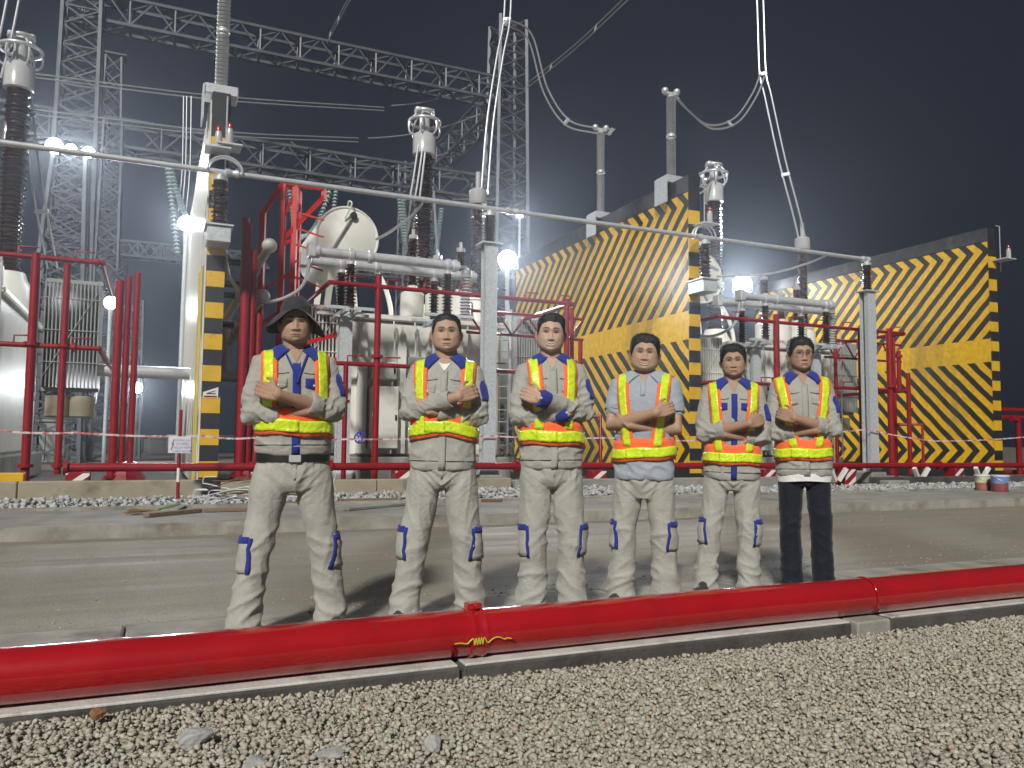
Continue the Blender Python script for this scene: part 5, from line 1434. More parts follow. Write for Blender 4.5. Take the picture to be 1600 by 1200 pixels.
# ---- head
def head_grid(p):
    """rings from the crown to below the chin; x right, face towards -y, eye line z=0"""
    nz, na = 92, 104
    fw = p.get('fw', 1.0); jaw = p.get('jaw', 1.0)
    tab = [  # z, half width, front y, back y
        (.1185, .004, -.008, .012), (.1165, .020, -.026, .032), (.110, .038, -.046, .055), (.098, .054, -.063, .075), (.078, .066, -.078, .089), (.055, .0715, -.0855, .096), (.030, .0735, -.0885, .099), (.012, .0738, -.0885, .099),
        (-.005, .0730, -.0850, .096), (-.022, .0718, -.0850, .090), (-.040, .0695, -.0860, .080), (-.058, .0655, -.0880, .068), (-.074, .0595, -.0885, .056), (-.088, .0515, -.0875, .044), (-.099, .0420, -.0850, .032), (-.108, .0300, -.079, .018), (-.1135, .0180, -.068, .0), (-.1155, .0060, -.045, -.02)]
    zs = np.array([t[0] for t in tab])[::-1]
    def itp(i, z): return np.interp(z, zs, np.array([t[i] for t in tab])[::-1])
    u = np.linspace(0, 1, nz)
    # more rings through the face
    z = .1185 - .234 * (u + 0.035 * np.sin(2 * np.pi * u) * 0)
    th = np.linspace(0, 2 * np.pi, na, endpoint=False)
    th = th + 0.30 * np.sin(th) * 0.0
    V = np.zeros((nz, na, 3))
    for i in range(nz):
        zz = z[i]; w = itp(1, zz) * fw; f = itp(2, zz); b = itp(3, zz)
        if zz < -.03: w *= 1 + (jaw - 1) * min(1, (-.03 - zz) / .05)
        # angle 0 = front, denser near the front
        a = th - 0.45 * np.sin(th) * 0.75
        c, s = np.cos(a), np.sin(a)
        yc = 0.004
        y = np.where(c > 0, yc - (yc - f) * np.abs(c) ** 0.93, yc + (b - yc) * np.abs(c) ** 0.95)
        x = w * np.sign(s) * np.abs(s) ** 0.90
        V[i, :, 0] = x; V[i, :, 1] = y; V[i, :, 2] = zz
    X, Y, Z = V[..., 0], V[..., 1], V[..., 2]
    front = smoothstep(0.0, 0.035, -Y - 0.015)
    g = lambda x0, z0, sx, sz: np.exp(-((X - x0) / sx) ** 2 - ((Z - z0) / sz) ** 2)
    D = np.zeros_like(X)
    # brow, sockets, lids
    D += 0.0035 * np.exp(-((Z - .021) / .009) ** 2) * np.exp(-(X / .05) ** 4)
    for s in (-1, 1):
        D -= 0.0135 * g(s * .031, .003, .019, .011)
        D += 0.0048 * g(s * .032, -.001, .0135, .0065)
        D += 0.0050 * g(s * .043, -.036, .018, .017)           # cheek
        D -= 0.0030 * g(s * .046, -.066, .014, .02)            # hollow beside the mouth
        D += 0.0085 * g(s * .0145 * p.get('nosew', 1.0), -.0425, .0078, .0065)       # nose wing
        D -= 0.0025 * g(s * .024, -.055, .004, .012)
    # nose
    nose_h = np.interp(Z, [-.058, -.051, -.044, -.036, -.018, 0.002, .014], [0, .004, .019, .0205, .0125, .0045, 0])
    nose_w = np.interp(Z, [-.052, -.04, -.018, .01], [.0135, .0125, .0095, .009]) * p.get('nosew', 1.0)
    D += nose_h * p.get('noseh', 0.88) * np.exp(-(X / nose_w) ** 2)
    # lips
    sm = p.get('smile', 0.0)
    mz = -.0745 + sm * 0.010 * (np.abs(X) / .026) ** 2
    mw = .0255 * p.get('mouth', 1.0) + sm * .007
    lipx = np.clip(1 - (X / mw) ** 2, 0, 1)
    D += 0.0052 * lipx ** 0.5 * np.exp(-((Z - (mz + .0052)) / .0042) ** 2)
    D += 0.0062 * lipx ** 0.5 * np.exp(-((Z - (mz - .0065)) / .0050) ** 2)
    D -= 0.0045 * lipx ** 0.4 * np.exp(-((Z - mz) / (.0022 + sm * .002)) ** 2)
    D += 0.0060 * g(0, -.100, .018, .012)                       # chin
    D -= 0.0030 * g(0, -.086, .016, .005)
    V[..., 1] -= D * front
    # colours
    base = np.array(p['skin']); C = np.ones(X.shape + (3,)) * base
    def blend(mask, col): 
        C[:] = C * (1 - mask[..., None]) + np.array(col) * mask[..., None]
    isf = (Y < -.02)
    rosy = sum(g(s * .045, -.035, .018, .018) for s in (-1, 1)) + 0.8 * g(0, -.042, .014, .01)
    blend(np.clip(rosy, 0, 1) * 0.30 * isf, base * np.array([1.12, .86, .80]))
    lip_u = lipx ** 0.6 * np.exp(-((Z - (mz + .004)) / .0045) ** 4); lip_l = lipx ** 0.6 * np.exp(-((Z - (mz - .0055)) / .0055) ** 4)
    blend(np.clip(np.maximum(lip_u, lip_l), 0, 1) * 0.85 * isf, base * np.array([.72, .40, .40]))
    if sm > 0.6:
        teeth = np.clip(1 - (X / (mw * .78)) ** 2, 0, 1) ** 0.4 * np.exp(-((Z - (mz - .0005)) / (.0034 + .0014 * sm)) ** 4)
        blend(teeth * 0.95 * isf, (0.62, 0.58, 0.52))
        line = lipx ** 0.4 * np.exp(-((Z - (mz + .0042)) / .0018) ** 2) + 0.8 * lipx ** 0.4 * np.exp(-((Z - (mz - .0050)) / .0016) ** 2)
        blend(line * 0.85 * isf, base * 0.2)
    else:
        line = lipx ** 0.35 * np.exp(-((Z - mz) / .0024) ** 2)
        blend(line * 0.85 * isf, base * 0.25)
    for s in (-1, 1):
        xe = (X * s - .0315) / .0155
        op = p.get('eye', 1.0)
        up = .0052 * op * np.clip(1 - xe ** 2, 0, 1) ** 0.6; lo = -.0036 * op * np.clip(1 - xe ** 2, 0, 1) ** 0.6
        zz = Z - .0005 - 0.0012 * xe
        inside = ((zz < up) & (zz > lo) & (np.abs(xe) < 1)).astype(float)
        blend(inside * 0.92 * isf, (0.26, 0.22, 0.20))
        iris = np.exp(-(((X * s - .0315) / .0072) ** 2 + ((Z - .001) / .0075) ** 2) ** 2)
        blend(np.clip(iris * inside, 0, 1) * 0.97 * isf, (0.012, 0.008, 0.007))
        lash = np.exp(-((zz - up - .0008) / .0024) ** 2) * (np.abs(xe) < 1.08)
        blend(lash * 0.9 * isf, (0.015, 0.011, 0.010))
        crease = np.exp(-((zz - up - .0055) / .0018) ** 2) * (np.abs(xe) < 1.0)
        blend(crease * 0.35 * isf, base * 0.5)
        bag = np.exp(-((zz - lo + .003) / .0026) ** 2) * (np.abs(xe) < 0.95)
        blend(bag * 0.22 * isf, base * 0.55)
        # brow
        xb = X * s; zb = .0235 + p.get('browz', 0.0) + .0035 * np.sin(np.clip((xb - .012) / .040, 0, 1) * math.pi * 0.75) - 0.0035 * smoothstep(.038, .054, xb)
        th_ = np.interp(xb, [.010, .016, .036, .052], [.0036, .0056, .0048, .0020]) * p.get('brow', 1.0)
        br = np.exp(-((Z - zb) / th_) ** 4) * smoothstep(.008, .013, xb) * (1 - smoothstep(.048, .055, xb))
        blend(br * 0.93 * isf, (0.022, 0.016, 0.013))
        # nostril
        ns = g(s * .0080, -.0500, .0056, .0030)
        blend(np.clip(ns * 1.2, 0, 1) * 0.85 * isf, base * 0.22)
        fold = np.exp(-((xb - (.019 + (-.045 - Z) * 0.55)) / .0022) ** 2) * smoothstep(-.072, -.064, Z) * (1 - smoothstep(-.048, -.042, Z))
        blend(fold * (0.25 + 0.3 * sm) * isf, base * 0.55)
    if p.get('stubble'):
        st = (np.exp(-((Z + .060) / .006) ** 2) * np.exp(-(X / .026) ** 4) + smoothstep(-.080, -.096, Z) * np.exp(-(X / .03) ** 4)) * p['stubble']
        blend(np.clip(st, 0, 1) * isf, (0.06, 0.045, 0.04))
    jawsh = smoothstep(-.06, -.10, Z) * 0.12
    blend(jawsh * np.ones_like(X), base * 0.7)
    return V, C

def hair_mask(V, p):
    X, Y, Z = V[..., 0], V[..., 1], V[..., 2]
    line = p.get('hairline', .066)
    # hair limit rises over the forehead, drops to the sideburns and to the nape
    ang = np.arctan2(np.abs(X), -Y)                                   # 0 front .. pi back
    lim = np.interp(ang, [0, .35, .62, .80, 1.05, 1.35, 1.75, 2.2, 3.15], [line, line - .001, line - .008, line - .022, .008, -.014, .012, -.042, -.062])
    lim = lim + 0.0016 * np.sin(X * 420) * (ang < .8) + 0.003 * np.sin(X * 110 + p['seed']) * (ang < .8)
    return Z - lim

def place_head(p, P):
    """head frame to body frame: tilt, turn, lift"""
    h = p['head_z']; tilt = p.get('tilt', 0.0); turn = p.get('turn', 0.0); roll = p.get('hroll', 0.0)
    Mx = Matrix.Rotation(turn, 3, 'Z') @ Matrix.Rotation(tilt, 3, 'X') @ Matrix.Rotation(roll, 3, 'Y')
    A = np.array(Mx); sc = p.get('hs', 1.0)
    return (P.reshape(-1, 3) * sc) @ A.T + np.array([0, -.018, h])

# ---- patches laid on the torso
def ray_patch(bvh, rays, n, m, off, name, material, parent, thick=0.004, close=False):
    """rays: list n*m of (origin, direction); builds a sheet lying off the surface"""
    V = []; ok = []
    for o, d in rays:
        h = bvh.ray_cast(Vector(o), Vector(d))
        if h[0] is None: V.append(Vector(o) + Vector(d) * 0.5); ok.append(False)
        else: V.append(h[0] + h[1].normalized() * off if h[1].dot(Vector(d)) < 0 else h[0] - Vector(d).normalized() * off); ok.append(True)
    F = []
    for i in range(n - 1):
        for k in range(m if close else m - 1):
            q = (i * m + k, i * m + (k + 1) % m, (i + 1) * m + (k + 1) % m, (i + 1) * m + k)
            if all(ok[j] for j in q): F.append(q)
    me = bpy.data.meshes.new(name); me.from_pydata([tuple(v) for v in V], [], F)
    bm = bmesh.new(); bm.from_mesh(me)
    bmesh.ops.delete(bm, geom=[v for v in bm.verts if not v.link_faces], context='VERTS')
    # make the faces look outwards, then give thickness
    for f in bm.faces:
        c = f.calc_center_median(); 
    bm.to_mesh(me); bm.free()
    me.materials.append(M[material]); me.polygons.foreach_set('use_smooth', [True] * len(me.polygons))
    o = link(name, me, parent)
    md = o.modifiers.new('thickness', 'SOLIDIFY'); md.thickness = thick; md.offset = 0.0
    return o
def front_patch(bvh, poly, off, name, material, parent, n=10, m=8, thick=0.004):
    """poly: function (s,t)->(x,z) on the front; thrown back along +y"""
    rays = []
    for i in range(n):
        for k in range(m):
            x, z = poly(i / (n - 1), k / (m - 1))
            rays.append(((x, -0.6, z), (0, 1, 0)))
    return ray_patch(bvh, rays, n, m, off, name, material, parent, thick)
def patch_geo(bvh, rays, n, m, off):
    V = []; ok = []
    for o, d in rays:
        o = Vector(o); d = Vector(d).normalized(); h = bvh.ray_cast(o, d)
        if h[0] is None: V.append(o); ok.append(False)
        else: V.append(h[0] - d * off); ok.append(True)
    F = []
    for i in range(n - 1):
        for k in range(m - 1):
            q = (i * m + k, i * m + k + 1, (i + 1) * m + k + 1, (i + 1) * m + k)
            if all(ok[j] for j in q): F.append(q)
    return V, F
def patch(bvh, rays, n, m, off, name, material, parent, thick=0.004):
    V, F = patch_geo(bvh, rays, n, m, off)
    used = sorted({i for f in F for i in f}); ix = {j: i for i, j in enumerate(used)}
    me = bpy.data.meshes.new(name); me.from_pydata([tuple(V[j]) for j in used], [], [tuple(ix[j] for j in f) for f in F])
    me.materials.append(M[material]); me.polygons.foreach_set('use_smooth', [True] * len(me.polygons))
    o = link(name, me, parent)
    md = o.modifiers.new('thickness', 'SOLIDIFY'); md.thickness = thick; md.offset = 0.0
    return o
def fpatch(bvh, fn, off, name, material, parent, n=9, m=7, thick=0.004, frm=None):
    rays = []
    for i in range(n):
        for k in range(m):
            x, z = fn(i / (n - 1), k / (m - 1))
            if frm is None: rays.append(((x, -0.6, z), (0, 1, 0)))
            else:
                d = Vector((frm[0], frm[1], 0)).normalized(); sd = Vector((-d.y, d.x, 0)) * (1 if True else 1)
                c = Vector((frm[2], frm[3], z)) + sd * x
                rays.append((c - d * 0.4, d))
    return patch(bvh, rays, n, m, off, name, material, parent, thick)
def quad_fn(x0, x1, z0, z1): return lambda s, t: (x0 + (x1 - x0) * t, z0 + (z1 - z0) * s)

def make_person(p):
    rr = random.Random(p['seed']); sd = p['seed'] * 3.7
    P = thing('person', p['label'], 'person', (0, 0, 0), 0, 'workers standing in a row with folded arms'); WM.pop(P.name)
    w = p['w']; hem = p['hem']; sleeve = p['sleeve']; cloth = p['cloth']
    # ------------------------------------------------ trousers
    mb = MB(); hipw = p.get('hip', 1.0) * w
    rings = [(1.0, .146, .105), (.95, .156, .112), (.90, .164, .118), (.84, .168, .121), (.80 - p.get('cr', 0.0) * .5, .166, .120), (.785 - p.get('cr', 0.0), .112, .096)]
    n = 36; vs = []
    for z, a, b in rings:
        for k in range(n):
            t = 2 * math.pi * k / n; vs.append((a * hipw * math.cos(t), b * hipw * math.sin(t) + .004, z))
    fs = grid_faces(len(rings), n); fs.append(tuple(range(n))); fs.append(tuple((len(rings) - 1) * n + k for k in range(n - 1, -1, -1)))
    mb.add(vs, fs)
    legs = {}
    ft = p['feet']; lw = p.get('leg', 1.0) * p.get('legw', 1.0)
    for s, fx, fy in ((-1, ft[0], ft[2]), (1, ft[1], ft[3])):
        hx = s * .088 * hipw
        kx = hx + (fx - hx) * 0.55 + s * 0.008
        pts = [(hx, .0, .86), (hx + (fx - hx) * .2, -.002, .74), (hx + (fx - hx) * .40, -.006, .60), (kx, -.012 + fy * .4, .47), (hx + (fx - hx) * .80, .004 + fy * .7, .30), (fx, .006 + fy, .15), (fx, -.006 + fy, .028)]
        hb = p.get('hemw', 1.0)
        rad = [.086 * lw * hipw, .085 * lw * hipw, .079 * lw, .073 * lw, .071 * lw, .074 * lw * hb, .079 * lw * hb]
        mb.tube(spline(pts, 4), [np.interp(i / 24, np.linspace(0, 1, 7), rad) for i in range(25)], 24)
        legs[s] = [Vector(q) for q in pts]
    V, F, E = remesh(mb, 0.0085, 5)
    N = normals_of(V, F)
    X, Yy, Z = V.T
    side = np.sign(X)
    A_ank = 1 - smoothstep(.14, .46, Z); A_knee = np.exp(-((Z - .47) / .10) ** 2); A_cr = np.exp(-((Z - .80) / .10) ** 2) * np.exp(-(X / .13) ** 2)
    Pq = np.stack([X * 1.0, Yy, Z + side * X * 0.55], 1)
    n1 = vnoise(Pq, (5.5, 5.5, 11), sd); n2 = vnoise(Pq, (9, 9, 21), sd + 9); n3 = vnoise(np.stack([X - Z * .25 * side, Yy, Z], 1), (15, 8, 3.2), sd + 4)
    Pc = np.stack([X, Yy, Z - np.abs(X) * 0.9], 1); n4 = vnoise(Pc, (4, 4, 22), sd + 2)
    disp = 0.0155 * (ridge(n1) - .35) * A_ank + 0.003 * (ridge(n2) - .35) * A_ank + 0.011 * (ridge(n1 + .1) - .3) * A_knee + 0.0065 * (ridge(n3) - .35) * (1 - A_ank) + 0.015 * (ridge(n4) - .3) * A_cr
    # front press crease
    disp += p.get('press', 0.6) * 0.004 * np.exp(-((np.abs(X) - .12) / .012) ** 2) * (Yy < 0)
    V = V + N * disp[:, None] * p.get('fold', 1.0)
    tro = link('trousers', to_mesh('trousers', V, F, p['trouser']), P)
    bvh_t = BVHTree.FromPolygons([Vector(v) for v in V], F)
    # seam at the fly and side pockets
    fpatch(bvh_t, lambda s, t: (-.004 + .008 * t + .004 * math.sin(s * 3), .80 + .12 * s), 0.0015, 'fly_seam', p['trouser'], tro, 8, 3, .003)
    if p.get('cuffs'):
        for s in (-1, 1):
            fx, fy = (ft[0], ft[2]) if s < 0 else (ft[1], ft[3])
            q = MB(); r_ = .081 * lw * p.get('hemw', 1.0)
            q.lathe((fx, -.004 + fy, .018), (0, 0, 1), [(r_ * .9, .0), (r_ * 1.02, .004), (r_ * 1.05, .05), (r_ * 1.0, .058), (r_ * .88, .055)], 28); q.build('turn_up', p['trouser'], tro, True)
    if p.get('pockets'):
        for s in (-1, 1):
            L_ = legs[s]; zc = p.get('pz', .455)
            cx = np.interp(zc, [q.z for q in L_][::-1], [q.x for q in L_][::-1]); cy = np.interp(zc, [q.z for q in L_][::-1], [q.y for q in L_][::-1])
            frm = (-s * .86, .5, cx, cy)
            # x offset runs from the front edge (towards the shin) to the back
            def fn(x0, x1, z0, z1, s=s): return lambda a, b: ((x0 + (x1 - x0) * b) * -s, z0 + (z1 - z0) * a)
            pk = fpatch(bvh_t, fn(-.045, .065, zc - .095, zc + .075), .006, 'cargo_pocket', p['trouser'], tro, 8, 6, .011, frm)
            fpatch(bvh_t, fn(-.052, -.038, zc - .10, zc + .075), .0095, 'blue_strip', 'blue', pk, 8, 3, .007, frm)
            fpatch(bvh_t, fn(-.040, .066, zc + .05, zc + .082), .0125, 'pocket_flap', 'blue', pk, 4, 6, .006, frm)
    # ------------------------------------------------ shoes
    for s in (-1, 1):
        fx, fy = (ft[0], ft[2]) if s < 0 else (ft[1], ft[3])
        ang = s * p.get('splay', .30)
        q = MB(); 
        fr = lambda x, y, z: (fx + x * math.cos(ang) - y * math.sin(ang), fy + x * math.sin(ang) + y * math.cos(ang), z)
        secs = [(.085, .022, .03, .075), (.07, .034, .03, .082), (.02, .037, .03, .085), (-.05, .040, .03, .075), (-.11, .045, .03, .055), (-.155, .042, .03, .045), (-.185, .026, .03, .036), (-.195, .008, .03, .032)]
        vs = []
        for yy, ww, z0, h in secs:
            for k in range(14):
                t = 2 * math.pi * k / 14
                vs.append(fr(ww * math.cos(t), yy, max(.018, z0 + (h if math.sin(t) > 0 else .015) * math.sin(t))))
        fs = grid_faces(len(secs), 14); fs.append(tuple(range(14))); fs.append(tuple((len(secs) - 1) * 14 + k for k in range(14)))
        q.add(vs, fs); sh_ = q.build('shoe', 'shoe', P, True)
        q = MB(); ol = [(.09, .03), (.05, .038), (-.05, .042), (-.12, .049), (-.17, .04), (-.198, .018)]
        loop = [(x_, y_) for y_, x_ in ol] + [(-x_, y_) for y_, x_ in ol[::-1]]
        nn = len(loop); q.add([fr(x, y, .0) for x, y in loop] + [fr(x, y, .020) for x, y in loop], [tuple(range(nn)), tuple(range(2 * nn - 1, nn - 1, -1))] + [(j, (j + 1) % nn, nn + (j + 1) % nn, nn + j) for j in range(nn)])
        q.build('sole', 'dark', sh_)
    # ------------------------------------------------ jacket or polo
    tv, tf = torso_mesh(p)
    mb = MB(); mb.add(tv, tf)
    arms = {}
    for s in (-1, 1):
        sh, el, wr, ha = arm_points(p, s); arms[s] = (sh, el, wr, ha)
        b = p.get('arm', 1.0) * w
        if sleeve == 'short':
            e2 = sh.lerp(el, .52)
            capsule(mb, [sh + Vector((-s * .05, 0, .012)), sh, e2], [.062 * b, .068 * b, .063 * b], 18)
        else:
            f = {'rolled': .36, 'long': .90, 'mid': .70}[sleeve if not isinstance(sleeve, dict) else sleeve[s]]
            e2 = el.lerp(wr, f)
            mid = sh.lerp(el, .55) + Vector((s * .010, -.004, 0))
            capsule(mb, [sh + Vector((-s * .05, 0, .014)), sh, mid, el.lerp(sh, .12), el + (el - sh.lerp(wr, .5)).normalized() * .006, el.lerp(wr, .15), e2], [.056 * b, .064 * b, .061 * b, .058 * b, .058 * b, .056 * b, (.053 if f < .5 else .046) * b], 20)
    V, F, E = remesh(mb, 0.0085, 7)
    N = normals_of(V, F); X, Yy, Z = V.T
    # distance to elbows and folds there
    amp = np.zeros(len(V)); 
    for s in (-1, 1):
        de = np.linalg.norm(V - np.array(arms[s][1]), axis=1); amp += np.exp(-(de / .11) ** 2)
        dm = np.linalg.norm(V - np.array(arms[s][1].lerp(arms[s][2], .35)), axis=1); amp += .8 * np.exp(-(dm / .07) ** 2)
        da = np.linalg.norm(V - np.array(arms[s][0] + Vector((-s * .02, -.06, -.08))), axis=1); amp += .6 * np.exp(-(da / .07) ** 2)
    Pq = np.stack([X + .35 * Z * np.sign(X), Yy, Z - .5 * np.abs(X)], 1)
    n1 = vnoise(Pq, (9, 9, 17), sd + 1); n2 = vnoise(Pq, (17, 17, 30), sd + 3)
    n3 = vnoise(np.stack([X, Yy, Z], 1), (8, 7, 4.5), sd + 6)
    waist = np.exp(-((Z - (hem + .09)) / .07) ** 2)
    nw = vnoise(np.stack([X + .6 * Z, Yy, Z], 1), (9, 9, 13), sd + 8)
    disp = amp * (0.019 * (ridge(n1) - .35) + .007 * (ridge(n2) - .3)) + .0055 * (ridge(n3) - .35) + waist * .011 * (ridge(nw) - .3)
    V = V + N * (disp * p.get('jfold', 1.0))[:, None]
    # flare the hem unevenly
    hm = np.exp(-((Z - hem) / .03) ** 2); V[:, 2] += hm * .008 * vnoise(np.stack([X, Yy, Z * 0], 1), 9, sd)
    jk = link('polo_shirt' if sleeve == 'short' else 'jacket', to_mesh('jacket', V, F, cloth), P)
    # surface without the forearms, for everything sewn or worn on it
    keep = np.ones(len(V), bool)
    for s in (-1, 1):
        a = np.array(arms[s][1]); b = np.array(arms[s][2]); ab = b - a
        t = np.clip(((V - a) @ ab) / (ab @ ab), 0, 1.3); dd = np.linalg.norm(V - (a + t[:, None] * ab), axis=1)
        keep &= ~((dd < .088) & (np.linalg.norm(V[:, :2] * np.array([1 / (.20 * w), 1 / (.135 * w)]), axis=1) > .96))
        a2 = np.array(arms[s][0]); ab = a - a2; t = np.clip(((V - a2) @ ab) / (ab @ ab), 0, 1); dd = np.linalg.norm(V - (a2 + t[:, None] * ab), axis=1)
        keep &= ~((dd < .085) & (Z < 1.33) & (np.abs(X) > .165 * w))
    Fk = [f for f in F if all(keep[j] for j in f)]
    sv, sf = torso_mesh(p)
    Vb = [Vector(v) for v in V] + [Vector((v[0] * .995, v[1] * .995, v[2])) for v in sv]
    bvh = BVHTree.FromPolygons(Vb, Fk + [tuple(j + len(V) for j in f) for f in sf])
    bvh_full = BVHTree.FromPolygons([Vector(v) for v in V], F)
    # ------------------------------------------------ body: head, neck, arms, hands as one mesh
    mb = MB()
    for s in (-1, 1):
        sh, el, wr, ha = arms[s]; b = p.get('arm', 1.0); top = p['top'] == s
        d = (wr - el).normalized(); up = Vector((0, 0, 1))
        capsule(mb, [sh, sh.lerp(el, .5), el, el.lerp(wr, .22), el.lerp(wr, .55), el.lerp(wr, .85), wr], [.052 * b, .047 * b, .042 * b, .043 * b, .038 * b, .029 * b, .026 * b], 18)
        if top: hand(mb, wr, ha, Vector((-s * .2, 1, .1)), s)
        else: hand(mb, wr, ha, Vector((-s * .5, 1, 0)), s)
    HV, HF, HE = remesh(mb, 0.0042, 3)
    body_v = HV.tolist(); body_f = [tuple(f) for f in HF]; base = np.array(p['skin'])
    body_c = [tuple(base * np.array([.98, .93, .90]))] * len(body_v)
    # torso core hidden under the clothes keeps the figure one piece
    o0 = o = len(body_v); q = MB(); capsule(q, [(0, .01, .95), (0, .01, 1.1), (0, .01, 1.25), (0, .012, 1.36), (0, .012, 1.42), (0, .004, 1.47), (0, -.004, 1.53), (0, -.006, 1.57)], [.10, .10, .105, .10, .074, .063, .061, .060], 26)
    q.tube([(-.17 * w, .012, 1.38), (.17 * w, .012, 1.38)], .045, 12)
    ncore = len(q.v)
    body_v += [tuple(v) for v in q.v]; body_f += [tuple(j + o for j in f) for f in q.f]; body_c += [tuple(base * .93)] * len(q.v)
    HG, HC = head_grid(p)
    nz, na = HG.shape[:2]; o = len(body_v)
    HW = place_head(p, HG)
    body_v += HW.tolist(); body_c += [tuple(c) for c in HC.reshape(-1, 3)]
    body_f += [tuple(j + o for j in f) for f in grid_faces(nz, na)]
    body_f += [tuple(o + k for k in range(na - 1, -1, -1)), tuple(o + (nz - 1) * na + k for k in range(na))]
    for s in (-1, 1):                                         # ears
        o = len(body_v); vs = []; fs = []
        for i in range(9):
            a = math.pi * i / 8
            for k in range(14):
                t = 2 * math.pi * k / 14
                x = .012 * math.sin(a) * math.cos(t); y = .019 * math.sin(a) * math.sin(t); z = .031 * math.cos(a)
                y += .006 * math.cos(a)
                rim = math.hypot(y / .019, z / .031)
                if x * s > 0: x *= (1.0 if rim > .72 else .25)
                x, y = x * .9 + y * .55 * s, y * .85
                vs.append((s * .0745 * p.get('fw', 1.0) + x, .016 + y, -.012 + z))
        W_ = place_head(p, np.array(vs)); body_v += W_.tolist(); body_c += [tuple(base * np.array([1.02, .88, .84]))] * len(vs)
        body_f += [tuple(j + o for j in f) for f in grid_faces(9, 14)]
    # skin or T-shirt in the open neck
    vz, vw = p.get('vz', 1.385), p.get('vw', .036)
    vfn = lambda s, t: ((-.5 + t) * 2 * vw * (s ** .8) * (1 + .25 * s), vz + (1.49 - vz) * s)
    if p.get('tee'):
        fpatch(bvh_full, lambda s, t: ((-.5 + t) * 2 * vw * (s ** .8), vz + (1.448 - vz) * s - .012 * (1 - (2 * t - 1) ** 2) * s), .0045, 't_shirt', 'tee', P, 8, 7, .002)
        vz2 = 1.43
    rays = [];
    for i in range(9):
        for k in range(7):
            x, z = vfn(i / 8, k / 6); rays.append(((x, -.6, z), (0, 1, 0)))
    pv, pf = patch_geo(bvh_full, rays, 9, 7, .0028 if p.get('tee') else .0045)
    o = len(body_v); body_v += [tuple(v) for v in pv]; body_f += [tuple(j + o for j in f) for f in pf]; body_c += [tuple(base * .97)] * len(pv)
    par = list(range(len(body_v)))
    def find(i):
        while par[i] != i: par[i] = par[par[i]]; i = par[i]
        return i
    for f in body_f:
        a_ = find(f[0])
        for j in f[1:]: par[find(j)] = a_
    roots = {}
    for f in body_f: roots.setdefault(find(f[0]), f)
    keys = list(roots); core = np.array([0, .012, 1.42]); BV = np.array([tuple(v) for v in body_v])
    for k_ in keys:
        if k_ == find(o0): continue
        f = roots[k_]
        members = np.array([j for j in range(len(body_v)) if find(j) == k_]); cmem = np.array([j for j in range(o0, o0 + ncore)])
        mc = members[np.argmin(np.linalg.norm(BV[members] - core, axis=1))]
        cc = cmem[np.argsort(np.linalg.norm(BV[cmem] - BV[mc], axis=1))[:2]]
        body_f.append((int(mc), int(cc[0]), int(cc[1])))
    me = to_mesh('body', body_v, body_f, 'skin')
    at = me.attributes.new('tint', 'FLOAT_COLOR', 'POINT')
    at.data.foreach_set('color', np.concatenate([np.array(body_c), np.ones((len(body_c), 1))], 1).ravel().astype(np.float32))
    bm = bmesh.new(); bm.from_mesh(me); bmesh.ops.recalc_face_normals(bm, faces=bm.faces); bm.to_mesh(me); bm.free()
    link('body', me, P)
    # ------------------------------------------------ hair
    mask = hair_mask(HG, p)
    thk = p.get('hair', .012)
    cen = np.array([0, .006, .015]); D_ = HG - cen; D_ /= np.linalg.norm(D_, axis=2)[..., None]
    nn_ = vnoise(HG.reshape(-1, 3), 55, sd).reshape(nz, na); nl = vnoise(HG.reshape(-1, 3), (22, 22, 14), sd + 5).reshape(nz, na)
    topw = smoothstep(.02, .10, HG[..., 2])
    off = (smoothstep(0, .030, mask) * thk * (.40 + .60 * topw) * (1 + .55 * nl) + smoothstep(0, .006, mask) * .0012) * (mask > 0) + nn_ * .0022 * (mask > .003)
    front_up = np.clip(-D_[..., 1], 0, 1) * topw * p.get('quiff', 0.0)
    HH = HG + D_ * (off + front_up * thk * .8 * (mask > 0))[..., None]
    Ff = []
    for i in range(nz - 1):
        for k in range(na):
            k2 = (k + 1) % na
            if max(mask[i, k], mask[i, k2], mask[i + 1, k], mask[i + 1, k2]) > 0: Ff.append((i * na + k, i * na + k2, (i + 1) * na + k2, (i + 1) * na + k))
    Ff.append(tuple(range(na)))
    HV2 = place_head(p, HH); used = sorted({j for f in Ff for j in f}); ix = {j: i for i, j in enumerate(used)}
    hv = [tuple(HV2[j]) for j in used]; hf = [tuple(ix[j] for j in f) for f in Ff]
    # short tufts break the outline
    cand = [(i, k) for i in range(2, nz - 1) for k in range(na) if mask[i, k] > .006]
    tl = p.get('tuft', .011)
    pts = []
    for _ in range(p.get('ntuft', 900)):
        i, k = cand[rr.randrange(len(cand))]
        bpt = Vector(HH[i, k]) - Vector(D_[i, k]) * .003; dirn = Vector(D_[i, k])
        tdir = (dirn * rr.uniform(.35, .9) + Vector((rr.gauss(0, .25) + p.get('comb', 0.0), rr.gauss(-.25, .3), rr.gauss(-.25 + .4 * topw[i, k], .25)))).normalized()
        sd_ = tdir.cross(dirn + Vector((.01, .02, .03))).normalized() * .0024
        l = tl * rr.uniform(.5, 1.15) * (.5 + .5 * topw[i, k])
        pts.append((bpt + sd_, bpt - sd_, bpt + dirn * .002 + sd_.cross(tdir) * .8, bpt + tdir * l))
    W_ = place_head(p, np.array([tuple(v) for t_ in pts for v in t_]))
    o = len(hv); hv += [tuple(v) for v in W_]
    for j in range(len(pts)): hf += [(o + 4 * j, o + 4 * j + 1, o + 4 * j + 3), (o + 4 * j + 1, o + 4 * j + 2, o + 4 * j + 3), (o + 4 * j + 2, o + 4 * j, o + 4 * j + 3)]
    link('hair', to_mesh('hair', hv, hf, 'hair'), P)
